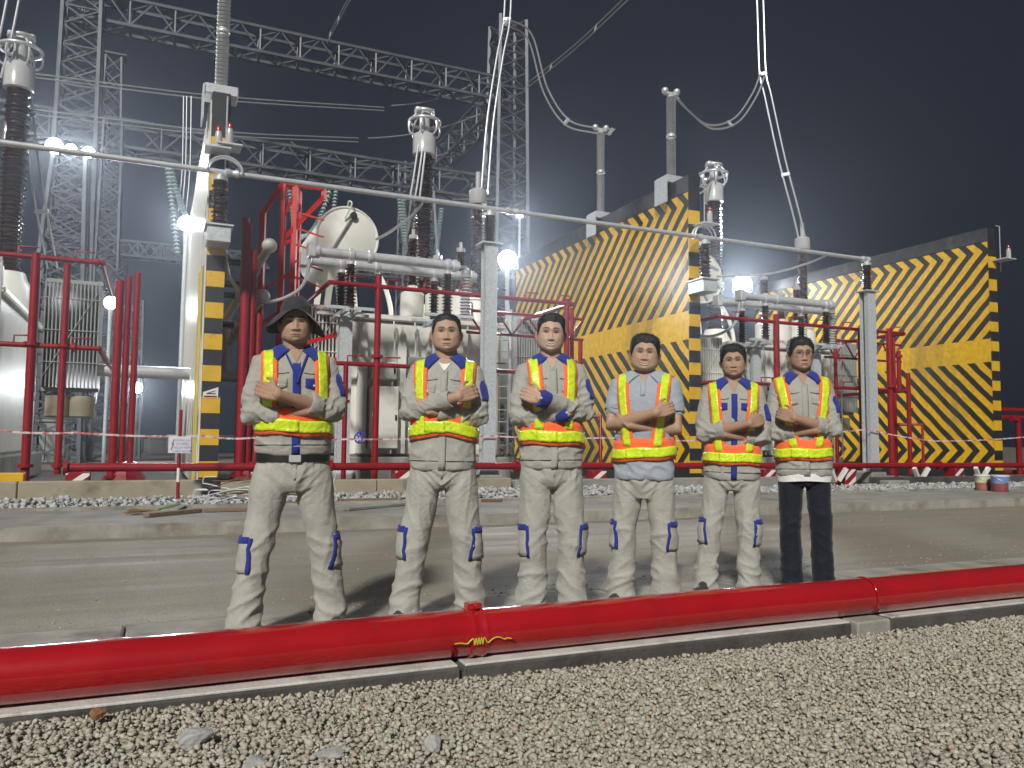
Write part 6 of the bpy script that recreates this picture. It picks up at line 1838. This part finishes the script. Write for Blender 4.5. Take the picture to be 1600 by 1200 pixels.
    # ------------------------------------------------ collar
    ccol = p.get('collar', 'blue')
    nA, nS = 41, 7; cv = []
    g0 = R(p.get('gap', 20))
    for i in range(nA):
        th = g0 + (2 * math.pi - 2 * g0) * i / (nA - 1); a = min(th, 2 * math.pi - th)
        f = float(1 - smoothstep(g0, R(75), a)); sgn = 1 if th < math.pi else -1
        ct, st = math.cos(th), math.sin(th)
        rt = .063
        top = Vector((rt * st * 1.04, -rt * ct + .010 - .006 * f, 1.502 - .030 * f + .012 * max(0, -ct)))
        zo = 1.458 - .052 * f ; xo = (.100 + .010 * f) * st + sgn * .032 * f; 
        ro = Vector((xo, -(.090) * ct + .014, zo))
        dirn = Vector((ro.x, ro.y - .014, 0)).normalized()
        h = bvh.ray_cast(Vector((0, .014, zo)) + dirn * .5, -dirn)
        if h[0] is not None:
            rad = max((Vector((ro.x, ro.y - .014, 0))).length if f < .05 else 0, (Vector((h[0].x, h[0].y - .014, 0))).length + .010)
            rad = min(rad, .19)
            ro = Vector((0, .014, zo)) + dirn * rad
        for j in range(nS):
            s_ = j / (nS - 1)
            q_ = top.lerp(ro, s_) ; bul = math.sin(s_ * math.pi) * .010
            q_ = q_ + Vector((dirn.x, dirn.y, .55)).normalized() * bul
            cv.append(tuple(q_))
    cf = [(i * nS + j, i * nS + j + 1, (i + 1) * nS + j + 1, (i + 1) * nS + j) for i in range(nA - 1) for j in range(nS - 1)]
    co = link('collar', to_mesh('collar', cv, cf, ccol), jk)
    md = co.modifiers.new('thickness', 'SOLIDIFY'); md.thickness = .005; md.offset = 0
    # collar stand inside
    sv_ = []
    for i in range(nA):
        th = g0 * .8 + (2 * math.pi - 1.6 * g0) * i / (nA - 1); f = float(1 - smoothstep(g0, R(75), min(th, 2 * math.pi - th)))
        for j, (r_, zz) in enumerate(((.0625, 1.498 - .03 * f), (.068, 1.46 - .02 * f), (.076, 1.43 - .02 * f))):
            sv_.append((r_ * math.sin(th), -r_ * math.cos(th) + .010, zz))
    so = link('collar_stand', to_mesh('collar_stand', sv_, [(i * 3 + j, i * 3 + j + 1, (i + 1) * 3 + j + 1, (i + 1) * 3 + j) for i in range(nA - 1) for j in range(2)], ccol), jk)
    md = so.modifiers.new('thickness', 'SOLIDIFY'); md.thickness = .003; md.offset = 0
    # ------------------------------------------------ jacket details
    if sleeve != 'short':
        pl = p.get('placket', cloth)
        fpatch(bvh, quad_fn(-.019, .019, hem + .004, vz - .004), .002, 'placket', pl, jk, 16, 4, .004)
        fpatch(bvh, lambda s, t: (.019 + .0022 * t, hem + .004 + (vz - hem) * s), .003, 'placket_seam', 'belt', jk, 16, 2, .002)
        for s in (-1, 1):
            fpatch(bvh, lambda a, b: (s * (.035 + .105 * b), 1.345 + .003 * a - .006 * math.sin(b * 3.1)), .0022, 'yoke_seam', 'belt', jk, 2, 10, .002)
            fl = fpatch(bvh, lambda a, b: (s * (.045 + .085 * b), 1.262 + .055 * a + (.010 * abs(b - .5) * 2) * (1 - a)), .004, 'pocket_flap', p.get('flap', cloth) if s > 0 else p.get('flap_l', cloth), jk, 5, 7, .005)
            q = MB(); h = bvh.ray_cast(Vector((s * .088, -.6, 1.281)), Vector((0, 1, 0)))
            if h[0] is not None: q.lathe(h[0] + Vector((0, -.012, 0)), (0, 1, 0), [(.0055, 0), (.006, .002), (.006, .006)], 10); q.build('button', 'button', fl, True)
        nh = 40; rays = []
        for i in range(2):
            for k in range(nh):
                t = 2 * math.pi * k / (nh - 1); d = Vector((math.sin(t), -math.cos(t) * .72, 0)).normalized(); z = hem + .052 + .004 * i
                rays.append((Vector((0, 0, z)) + d * .6, -d))
        patch(bvh, rays, 2, nh, .0018, 'hem_seam', 'belt', jk, .0015)
        # blue panel on the upper sleeve at the viewer's right, small one at left
        sh, el = arms[1][0], arms[1][1]; c = sh.lerp(el, .42)
        fpatch(bvh_full, lambda a, b: ((b - .5) * .068 * (1 if a < .8 else (1 - (a - .8) * 3.2)), c.z - .055 + .115 * a), .003, 'sleeve_panel', 'blue', jk, 9, 7, .003, (-.80, .60, c.x, c.y))
        # cuffs
        for s in (-1, 1):
            sl = sleeve if not isinstance(sleeve, dict) else sleeve[s]
            f = {'rolled': .36, 'long': .90, 'mid': .70}[sl]
            sh, el, wr, ha = arms[s]; d = (wr - el).normalized(); c = el.lerp(wr, f); b = w
            r_ = (.053 if f < .5 else .045) * b
            q = MB(); wd = .05 if sl == 'rolled' else .055
            prof = [(r_ * .82, .0), (r_ * 1.06, -.006), (r_ * 1.12, wd * .45), (r_ * 1.08, wd), (r_ * .98, wd + .008), (r_ * .84, wd + .004)]
            q.lathe(c - d * .012, d, prof, 26)
            vv = np.array([tuple(v) for v in q.v]); nz_ = vnoise(vv, 28, sd + 11 + s)
            ax = np.array(c); vv = vv + (vv - ax) * (nz_ * .22)[:, None] * np.array([1, .7, 1])
            q.v = [tuple(v) for v in vv]
            q.build('cuff', p.get('cuffcol', cloth), jk, True)
            if p.get('cuffcol') == 'blue':
                q = MB(); q.ball(c + Vector((0, -r_ * 1.13, .0)) + d * .03, .007, 10, 6); q.build('cuff_button', 'button', jk, True)
    else:
        for s in (-1, 1):
            sh, el = arms[s][0], arms[s][1]; d = (el - sh).normalized(); c = sh.lerp(el, .52); r_ = .065 * w
            q = MB(); q.lathe(c - d * .004, d, [(r_ * .9, 0), (r_ * 1.02, -.002), (r_ * 1.03, .03), (r_ * .98, .034), (r_ * .8, .03)], 26); q.build('sleeve_hem', cloth, jk, True)
        fpatch(bvh, quad_fn(-.016, .016, 1.33, 1.44), .002, 'placket', cloth, jk, 8, 4, .003)
    # ------------------------------------------------ safety vest
    vest = bpy.data.objects.new('safety_vest', None); COL.objects.link(vest); vest.parent = P
    zb = p.get('band', 1.055); lift = p.get('lift', 0.0); bt = p.get('btilt', 0.0)
    def band(h, off, name, m_, parent, a0=0.0, a1=1.0, dz=0.0, th=.005, nA_=64):
        rays = []; nh = 6
        for i in range(nh):
            for k in range(nA_):
                t = 2 * math.pi * (a0 + (a1 - a0) * k / (nA_ - 1)) + math.pi        # starts at the back
                st, ct = math.sin(t), math.cos(t)
                z = zb + dz + h * (i / (nh - 1) - .5) + lift * max(0.0, ct) ** 2 + bt * st + .004 * math.sin(5 * t + sd)
                d = Vector((st, -ct * .74, 0)).normalized()
                rays.append((Vector((0, 0, z)) + d * .6, -d))
        return patch(bvh, rays, nh, nA_, off, name, m_, parent, th)
    o_b = band(.136, .010, 'orange_band', 'orange', vest, dz=.008)
    band(.060, .0165, 'lime_tape', 'lime', o_b, dz=-.010)
    # the overlapping front tab
    rays = []
    for i in range(6):
        for k in range(10):
            x = -.10 + .115 * k / 9; z = zb + lift + .061 * (i / 5 - .5) - .010 + bt * x * 5
            rays.append(((x, -.6, z), (0, 1, 0)))
    tb = patch(bvh, rays, 6, 10, .0195, 'front_tab', 'lime', vest, .004)
    xt, xb = p.get('xt', .118) * w, p.get('xb', .098) * w
    for s in (-1, 1):
        def strap(width, off, name, m_, parent, shift=0.0, z0=None, th=.004):
            rays = []; z0 = z0 or zb + .03; rows = 0; nW = 7
            for z in np.linspace(z0, 1.33, 16):
                f = (z - 1.05) / .33; xc = s * (xb + (xt - xb) * f + shift)
                for k in range(nW): rays.append(((xc + width * (k / (nW - 1) - .5), -.6, z), (0, 1, 0)))
                rows += 1
            for ph in np.linspace(.12, 2.5, 16):
                xc = s * (xb + (xt - xb) * min(1.1, .85 + .25 * math.sin(min(ph, 1.57))) + shift) 
                for k in range(nW):
                    x = xc + width * (k / (nW - 1) - .5); d = Vector((0, math.cos(ph), -math.sin(ph)))
                    rays.append((Vector((x, .005, 1.33)) - d * .5, d))
                rows += 1
            return patch(bvh, rays, rows, nW, off, name, m_, parent, th)
        st_ = strap(.078, .009, 'orange_strap', 'orange', vest)
        strap(.047, .0145, 'lime_strap', 'lime', st_, shift=p.get('lshift', .004))
    # ------------------------------------------------ accessories
    if p.get('belt'):
        q = MB(); n = 40; vs = []
        for z, k_ in ((hem - .032, 1.0), (hem - .030, 1.02), (hem + .004, 1.02), (hem + .006, 1.0)):
            for k in range(n):
                t = 2 * math.pi * k / n; vs.append((.1765 * hipw * k_ * math.cos(t), .1255 * hipw * k_ * math.sin(t) + .004, z))
        q.add(vs, grid_faces(4, n)); q.build('belt', 'belt', P, True)
        q = MB(); q.bevbox((-.03, -.137, hem - .034), (.03, -.128, hem + .002), .003); q.build('buckle', 'alu', P)
    if p.get('lanyard'):
        for s in (-1, 1):
            rays = []
            for i in range(14):
                f = i / 13
                x = s * (.055 * (1 - f) ** 1.2) + .004; z = 1.45 - .16 * f
                for k in (-1, 1): rays.append(((x + k * .0055, -.6, z), (0, 1, 0)))
            patch(bvh, rays, 14, 2, .009, 'lanyard', 'blue', P, .002)
    if p.get('cuffinner'):
        pass
    if p.get('hat'):
        def brim_pt(th, s_):
            ct, st = math.cos(th), math.sin(th)        # th = 0 front
            a0, b0 = .086, .104
            a1, b1 = .158, .158 if ct < 0 else .150
            x = (a0 + (a1 - a0) * s_) * st; y = -(b0 + (b1 - b0) * s_) * ct + .008
            drop = (.016 + .072 * abs(st) ** 1.6 + .034 * max(0, -ct)) * s_ ** 1.25
            wave = .012 * math.sin(3 * th + .9) * s_ + .007 * math.sin(5 * th + 2.0) * s_
            sk = .004 * ct
            return (x, y, .044 + .014 * max(0, ct) - drop + wave + sk - .008 * st)
        nA_ = 60; vs = []
        rows = [(.028, .036, .152), (.052, .068, .146), (.068, .086, .130), (.078, .097, .104), (.083, .102, .074), (.086, .104, .046)]
        for a, b, z in rows:
            for k in range(nA_):
                th = 2 * math.pi * k / nA_; ct, st = math.cos(th), math.sin(th)
                dent = .006 * math.sin(2 * th + 1) * (z > .1) + .004 * math.sin(5 * th)
                vs.append((a * st, -b * ct + .008, z + dent * .6 + (.014 * max(0, ct) if z < .06 else 0)))
        for s_ in (.06, .25, .45, .65, .85, 1.0):
            for k in range(nA_): vs.append(brim_pt(2 * math.pi * k / nA_, s_))
        fs = grid_faces(len(rows) + 6, nA_); fs.append(tuple(range(nA_ - 1, -1, -1)))
        W_ = place_head(p, np.array(vs))
        ho_ = link('bucket_hat', to_mesh('bucket_hat', W_, fs, 'hatcloth'), P)
        md = ho_.modifiers.new('thickness', 'SOLIDIFY'); md.thickness = .004; md.offset = 0
        md = ho_.modifiers.new('soft', 'SUBSURF'); md.levels = 1; md.render_levels = 1
    if p.get('glasses'):
        q = MB()
        def hp(x, y, z): return Vector(place_head(p, np.array([[x, y, z]]))[0])
        for s in (-1, 1):
            loop = []
            for k in range(25):
                t = 2 * math.pi * k / 24; c_, s__ = math.cos(t), math.sin(t)
                x = .0225 * math.copysign(abs(c_) ** .6, c_); z = .0155 * math.copysign(abs(s__) ** .6, s__)
                loop.append(hp(s * .033 + x, -.1005 + .0085 * ((s * .033 + x) / .055) ** 2, -.003 + z))
            q.tube(loop, .0017, 6, caps=False)
            q.tube([hp(s * .0555, -.092, .003), hp(s * .072, -.078, .004), hp(s * .0775, -.03, .002), hp(s * .077, .012, -.002)], .0015, 6)
        q.tube([hp(-.0105, -.101, .002), hp(0, -.104, .004), hp(.0105, -.101, .002)], .0016, 6)
        q.build('spectacles', 'frame', P, True)
    if p.get('untucked'):
        q = MB(); n = 40; vs = []
        for z, k_ in ((hem - .028, .985), (hem - .03, 1.0), (hem + .02, 1.02)):
            for k in range(n):
                t = 2 * math.pi * k / n; vs.append((.181 * hipw * k_ * math.cos(t), .130 * hipw * k_ * math.sin(t) + .004, z + .004 * math.sin(3 * t)))
        q.add(vs, grid_faces(3, n)); q.build('shirt_tail', 'tee', P, True)
    # stand it in the place
    sc = p['H'] / 1.72
    P.location = (p['X'], p['Y'], p.get('Z', -0.041)); P.rotation_euler = (0, p.get('lean', 0.0), p['yaw'] + p.get('dyaw', 0.0)); P.scale = (sc, sc, sc)
    return P

def spot(px, d): return (px - 800) / 1250.0 * d
SK = dict(a=(0.43, 0.285, 0.20), b=(0.38, 0.245, 0.17), c=(0.49, 0.34, 0.255))
folk = [
 dict(label='man in dark bucket hat and orange vest, leftmost of the six', seed=1, px=464, Y=4.28, H=1.755, w=1.05, hem=0.925, sleeve='rolled', cloth='work_grey_warm', trouser='trouser', feet=(-.225, .205, -.05, .02), top=1, hs=.95, head_z=1.608, tilt=-.06,
      skin=SK['b'], stubble=.35, hat=True, belt=True, lanyard=True, placket='blue', flap='blue', pockets=True, pz=.44, band=1.085, btilt=-.012, lift=.0, hair=.006, ntuft=300, legw=1.08, vz=1.40, jaw=1.12, eye=.7, hip=1.0, xt=.125, xb=.13, cr=0.05, fw=1.12, nosew=1.15, mouth=1.1, dyaw=0.1, lean=-0.012, turn=-0.06),
 dict(label='man with close cropped hair and white T-shirt at his neck, second from left', seed=2, px=692, Y=4.58, H=1.75, w=0.99, hem=0.845, sleeve={-1: 'mid', 1: 'mid'}, cloth='work_grey', trouser='trouser', feet=(-.185, .165, -.02, .02), top=-1, hs=.94, head_z=1.611, tilt=-.05,
      skin=SK['a'], tee=True, pockets=True, pz=.46, band=1.06, lift=.035, hair=.006, tuft=.005, ntuft=500, hairline=.071, cuffs=True, legw=1.10, vz=1.395, eye=.95, fw=1.17, xt=.135, xb=.12, cr=0.04, ad=0.02, jaw=1.12, browz=-0.001, mouth=1.0, dyaw=-0.07, lean=0.01, turn=0.08, hroll=-0.03),
 dict(label='smiling man with blue cuffs on his folded arms, third from left', seed=3, px=866, Y=4.78, H=1.785, w=0.97, hem=0.835, sleeve='long', cloth='work_grey', trouser='trouser', feet=(-.118, .112, 0, 0), top=1, hs=.95, head_z=1.608, tilt=-.02, hroll=.05,
      skin=SK['c'], smile=1.0, cuffcol='blue', pockets=True, pz=.45, band=1.03, btilt=-.008, hair=.011, ntuft=900, hairline=.068, quiff=.4, legw=1.10, vz=1.40, eye=.82, hemw=1.05, xt=.105, xb=.08, cr=0.05, fw=1.13, jaw=1.08, mouth=1.15, browz=0.001, noseh=0.95, dyaw=0.12, lean=-0.014, turn=-0.1),
 dict(label='stocky smiling man in a grey short sleeved polo shirt under his vest', seed=4, px=1004, Y=5.08, H=1.705, w=1.04, hem=0.8, sleeve='short', cloth='polo', trouser='trouser', feet=(-.14, .14, 0, 0), top=-1, hs=.99, head_z=1.602, tilt=-.03,
      skin=SK['a'], smile=.9, collar='polo', pockets=True, pz=.47, band=0.985, btilt=.014, hair=.016, tuft=.014, ntuft=1100, hairline=.066, quiff=.5, legw=1.08, jaw=1.2, fw=1.2, eye=.78, arm=1.1, vz=1.42, hemw=1.08, xt=.125, xb=.09, hip=.98, cr=0.1, ad=-0.005, nosew=1.25, mouth=1.05, dyaw=-0.12, lean=0.012, turn=0.1, hroll=0.04),
 dict(label='man with tousled hair and a blue front strip on his jacket, second from right', seed=5, px=1140, Y=5.52, H=1.7, w=1.02, hem=0.79, sleeve='rolled', cloth='work_grey_warm', trouser='trouser', feet=(-.17, .115, 0, -.02), top=-1, hs=.95, head_z=1.608, tilt=-.02, hroll=-.04,
      skin=SK['b'], smile=.25, placket='blue', flap='blue', flap_l='blue', pockets=True, pz=.45, band=0.955, hair=.015, tuft=.020, ntuft=1100, hairline=.064, quiff=.3, comb=-.3, legw=1.06, vz=1.385, eye=.8, xt=.13, xb=.10, cr=0.07, ad=-0.05, fw=1.16, jaw=1.1, nosew=1.2, noseh=0.8, dyaw=0.05, lean=0.018, turn=-0.06),
 dict(label='man with spectacles and black trousers, rightmost of the six', seed=6, px=1257, Y=5.58, H=1.765, w=0.97, hem=0.785, sleeve='rolled', cloth='work_grey', trouser='navy', feet=(-.095, .105, 0, 0), top=1, hs=.94, head_z=1.606, tilt=-.04, turn=.12,
      skin=SK['b'], glasses=True, untucked=True, band=0.955, hair=.016, tuft=.016, ntuft=1000, hairline=.062, quiff=.4, comb=.25, legw=.98, vz=1.40, eye=.9, fw=1.12, fold=.7, xt=.145, xb=.09, cr=0.06, ad=-0.055, jaw=1.06, nosew=1.1, mouth=1.05, dyaw=0.14, lean=-0.012),
]
for p in folk:
    p['X'] = spot(p['px'], p['Y']); p['yaw'] = -math.atan2(p['X'], p['Y']) * 0.9
    make_person(p)
# ================================================================== small things about the site
# danger board on a striped pole
def danger_sign():
    v = -1.75
    b = yard(277, 786, v); tz = yard(277, 640, v)[2]
    t = thing('danger_sign', 'small white warning board on a red and white pole before the left wall', 'sign', Y3(b[0], v, 0.0), YA); WM.pop(t.name)
    zs = [0.03, 0.30, 0.52, tz]
    for i in range(3):
        mb = MB(); mb.tube([(0, 0, zs[i]), (0, 0, zs[i + 1] - 0.001)], 0.026, 10); mb.build('pole_section', ['red_dirty', 'whitep', 'red_dirty'][i], t, True)
    mb = MB(); mb.bevbox((-0.25, -0.05, 0.0), (0.25, 0.05, 0.03), 0.006); mb.bevbox((-0.05, -0.28, 0.001), (0.05, -0.051, 0.028), 0.006); mb.build('base_cross', 'whitep', t)
    z0, z1 = yard(277, 708, v)[2], yard(277, 682, v)[2]
    mb = MB(); mb.bevbox((-0.165, -0.040, z0), (0.165, -0.030, z1), 0.002); mb.build('board', mat('white_board', (0.68, 0.68, 0.74), 0.4, var=0.04), t)
    mz = (z0 + z1) / 2; h = (z1 - z0)
    mb = MB(); P = [(-0.085, .34), (-0.125, .02), (-0.100, .05), (-0.130, -.32), (-0.118, -.34), (-0.075, .10), (-0.100, .07), (-0.070, .34)]
    n = len(P); mb.add([(x, -0.0425, mz + z * h) for x, z in P] + [(x, -0.0401, mz + z * h) for x, z in P], [tuple(range(n)), tuple(range(2 * n - 1, n - 1, -1))] + [(j, (j + 1) % n, n + (j + 1) % n, n + j) for j in range(n)])
    mb.build('lightning_mark', mat('grey_print', (0.16, 0.15, 0.2), 0.6), t)
    ink = mat('blue_print', (0.10, 0.09, 0.32), 0.6)
    for i, line in enumerate(('DỪNG LẠI', 'CÓ ĐIỆN', 'NGUY HIỂM', 'CHẾT NGƯỜI')):
        cu = bpy.data.curves.new('lettering', 'FONT'); cu.body = line; cu.size = 0.047; cu.align_x = 'CENTER'; cu.extrude = 0.0006
        tmp = bpy.data.objects.new('tmp', cu); COL.objects.link(tmp)
        me = bpy.data.meshes.new_from_object(tmp.evaluated_get(bpy.context.evaluated_depsgraph_get())); bpy.data.objects.remove(tmp)
        me.materials.clear(); me.materials.append(ink)
        o = link('lettering', me, t); o.location = (0.045, -0.0415, mz + h * (0.26 - 0.22 * i) - 0.012); o.rotation_euler = (math.pi / 2, 0, 0)
danger_sign()

# barrier tape strung along the front
m_tape = mat('white_red_tape', (0.62, 0.58, 0.58), 0.5, var=0.05, col2=(0.45, 0.12, 0.12), c2scale=9, c2lo=0.5, c2hi=0.54)
def tape():
    v = -0.62
    pts = []
    knots = [(-20, 671), (120, 676), (318, 681), (395, 684), (545, 686), (765, 681), (950, 684), (1100, 688), (1355, 671), (1460, 689), (1600, 683), (1660, 680)]
    P = [yp(px, py, v) for px, py in knots]
    t = thing('barrier_tape', 'thin red and white barrier tape strung across the bays at waist height', 'tape', P[0], 0)
    for i in range(len(P) - 1):
        c = catenary(P[i], P[i + 1], 0.03, 8); mb = MB()
        for a, b in zip(c[:-1], c[1:]): mb.bar(a, b + (b - a) * 0.02, 0.008, 0.032)
        stuff(mb.build('tape_span', m_tape, t))
tape()

# pile of bent reinforcing bars by the hat man
def rebar():
    t = thing('rebar_heap', 'heap of bent rusty reinforcing bars and scraps left of the hat man', 'rebar', ground(370, 790, 0.1), RA)
    r_ = random.Random(4); c = ground(372, 786, 0.10)
    for i in range(22):
        a = r_.uniform(-0.35, 0.35); L_ = r_.uniform(0.4, 1.1)
        p0 = c + Vector((r_.uniform(-0.55, 0.35), r_.uniform(-0.25, 0.3), r_.uniform(0.02, 0.32)))
        d = Vector((math.cos(a), math.sin(a) * 0.6, r_.uniform(-0.12, 0.3)))
        p1 = p0 + d * L_ * 0.5 + Vector((0, 0, r_.uniform(-0.04, 0.06))); p2 = p0 + d * L_
        pts = [p0, p1, p2]
        if i % 3 == 0: pts = [p0 + Vector((0.12, 0, 0.10)), p0 + Vector((-0.04, 0, 0.09)), p0 + Vector((-0.06, 0, 0.01))] + pts
        if i % 4 == 1: pts += [p2 + Vector((0.02, 0, -0.16)), p2 + Vector((0.05, 0.02, -0.26))]
        pts = [Vector((q.x, q.y, max(q.z, 0.135))) for q in pts]
        mb = MB(); mb.tube(spline(pts, 4), 0.008, 6); mb.build('bar', 'rust' if i % 3 else 'galv', t, True)
    for i in range(5):
        p = c + Vector((r_.uniform(-0.3, 0.5), r_.uniform(-0.2, 0.1), 0.03 + 0.02 * i)); an = r_.uniform(-0.4, 0.4)
        mb = MB(); mb.bevbox((-0.22, -0.06, 0.03), (0.22, 0.06, 0.07), 0.006, lambda x, y, z: p + Vector((x * math.cos(an) - y * math.sin(an), x * math.sin(an) + y * math.cos(an), z))); mb.build('scrap', 'concrete', t)
rebar()

# boards, a broom and battens on the pavement
def board(p0, p1, w, h, material, label, z=0.09):
    a = ground(*p0, z); b = ground(*p1, z); d = (b - a).normalized(); s = Vector((-d.y, d.x, 0)); L_ = (b - a).length
    mb = MB(); mb.bevbox((0, -w / 2, 0.0), (L_, w / 2, h), 0.004, lambda x, y, zz: a + d * x + s * y + Vector((0, 0, zz)))
    tag(mb.build('plank', material), label, 'plank', 'battens lying on the pavement')
board((228, 808), (312, 800), 0.10, 0.045, 'wood', 'dark brown plank left of the rebar heap')
board((318, 800), (392, 798), 0.07, 0.04, 'wood', 'reddish batten under the rebar heap')
board((272, 800), (286, 793), 0.08, 0.03, 'kerb', 'short pale offcut beside the broom')
board((540, 798), (632, 789), 0.12, 0.035, 'kerb', 'pale plank between the hat man and the second worker')
board((530, 785), (620, 783), 0.09, 0.05, 'wood', 'thin dark batten on the pavement edge behind the hat man')
board((752, 784), (785, 784), 0.05, 0.04, 'rust', 'short rusty bar between second and third workers')
def broom():
    a = ground(206, 802, 0.1); b = ground(246, 800, 0.1); c = ground(281, 787, 0.2)
    t = thing('broom', 'straw broom with a green handle lying on the pavement', 'broom', b, 0)
    mb = MB(); mb.tube([b + Vector((0, 0, 0.03)), c], 0.014, 8); mb.build('handle', mat('green_handle', (0.08, 0.16, 0.05), 0.5), t, True)
    mb = MB(); r_ = random.Random(2)
    for i in range(60):
        e = a + Vector((r_.uniform(-0.05, 0.05), r_.uniform(-0.12, 0.12), r_.uniform(0.0, 0.05))); mb.tube([b + Vector((r_.uniform(-.02, .02), r_.uniform(-.03, .03), 0.02)), e], 0.004, 4)
    stuff(mb.build('bristles', mat('straw', (0.30, 0.19, 0.09), 0.9), t))
broom()

# paint buckets at the right
def bucket(px, py, r, h, cols, label):
    p = ground(px, py, 0.088)
    t = thing('paint_bucket', label, 'bucket', p, 0.4, 'paint buckets on the pavement'); WM.pop(t.name)
    mb = MB(); mb.lathe((0, 0, 0), (0, 0, 1), [(r * 0.88, 0), (r * 0.9, 0.005), (r * 0.94, h * 0.5)], 26); mb.build('lower_print', mat('bucket_print_a', cols[0], 0.4, var=0.25, vscale=14), t, True)
    mb = MB(); mb.lathe((0, 0, h * 0.5), (0, 0, 1), [(r * 0.945, 0), (r * 0.99, h * 0.4)], 26); mb.build('upper_print', mat('bucket_print_b', cols[1], 0.4, var=0.25, vscale=14), t, True)
    mb = MB(); mb.lathe((0, 0, h * 0.9), (0, 0, 1), [(r * 1.0, 0), (r * 1.06, 0.004), (r * 1.06, h * 0.05), (r * 1.03, h * 0.09), (r * 1.03, h * 0.1)], 26); mb.build('lid', mat('bucket_lid', cols[2], 0.4), t, True)
    mb = MB(); mb.tube([(r * 1.08 * math.cos(a), r * 1.08 * math.sin(a), h * (0.92 - 0.35 * max(0, math.sin(-a)))) for a in np.linspace(-math.pi, 0, 14)], 0.004, 6); mb.build('handle', 'alu', t, True)
    mb = MB(); an = -1.2; mb.add([(r * 1.0 * math.cos(an + k), r * 1.0 * math.sin(an + k), z) for z in (h * 0.12, h * 0.62) for k in (-.28, -.14, 0, .14, .28)], [(i, i + 1, i + 6, i + 5) for i in range(4)]); mb.build('label', mat('bucket_label', (0.5, 0.5, 0.58), 0.5), t)
bucket(1536, 766, 0.155, 0.32, [(0.34, 0.13, 0.11), (0.50, 0.48, 0.30), (0.62, 0.65, 0.72)], 'pale paint bucket with yellow and red print, left of two')
bucket(1563, 768, 0.165, 0.33, [(0.26, 0.07, 0.07), (0.16, 0.24, 0.46), (0.55, 0.58, 0.70)], 'paint bucket with blue and dark red print, right of two')

# blue hand wheel on the red upright right of the hat man
p = yp(562, 684, 0.08); t = thing('valve_wheel', 'small blue valve hand wheel on the red upright right of the hat man', 'valve', p, YA); WM.pop(t.name)
mb = MB(); mb.torus((0, 0, 0), (0, 1, 0), 0.10, 0.016, 22, 8); mb.build('rim', 'blue_valve', t, True)
for a in (0.3, 1.35, 2.4):
    mb = MB(); mb.bar((-0.1 * math.cos(a), 0, -0.1 * math.sin(a)), (0.1 * math.cos(a), 0, 0.1 * math.sin(a)), 0.02); mb.build('spoke', 'blue_valve', t)
mb = MB(); mb.tube([(0, -0.02, 0), (0, 0.12, 0)], 0.02, 10); mb.build('spindle', 'alu', t)

# concrete blocks and rubble bags by the posts
for i, (px, py, w, h, lab) in enumerate(((1150, 762, 0.6, 0.34, 'dark grey concrete block between the fourth and fifth workers'), (1398, 748, 0.7, 0.14, 'low concrete slab right of the rightmost post'), (655, 757, 0.55, 0.3, 'grey concrete base left of the middle post'))):
    p = yp(px, py, -1.45); mb = MB(); mb.bevbox((-w / 2, -0.15, -0.1), (w / 2, 0.15, max(0.12, h)), 0.02, lambda x, y, z: Vector((p.x, p.y, 0)) + YU * x + YV * y + Vector((0, 0, z)))
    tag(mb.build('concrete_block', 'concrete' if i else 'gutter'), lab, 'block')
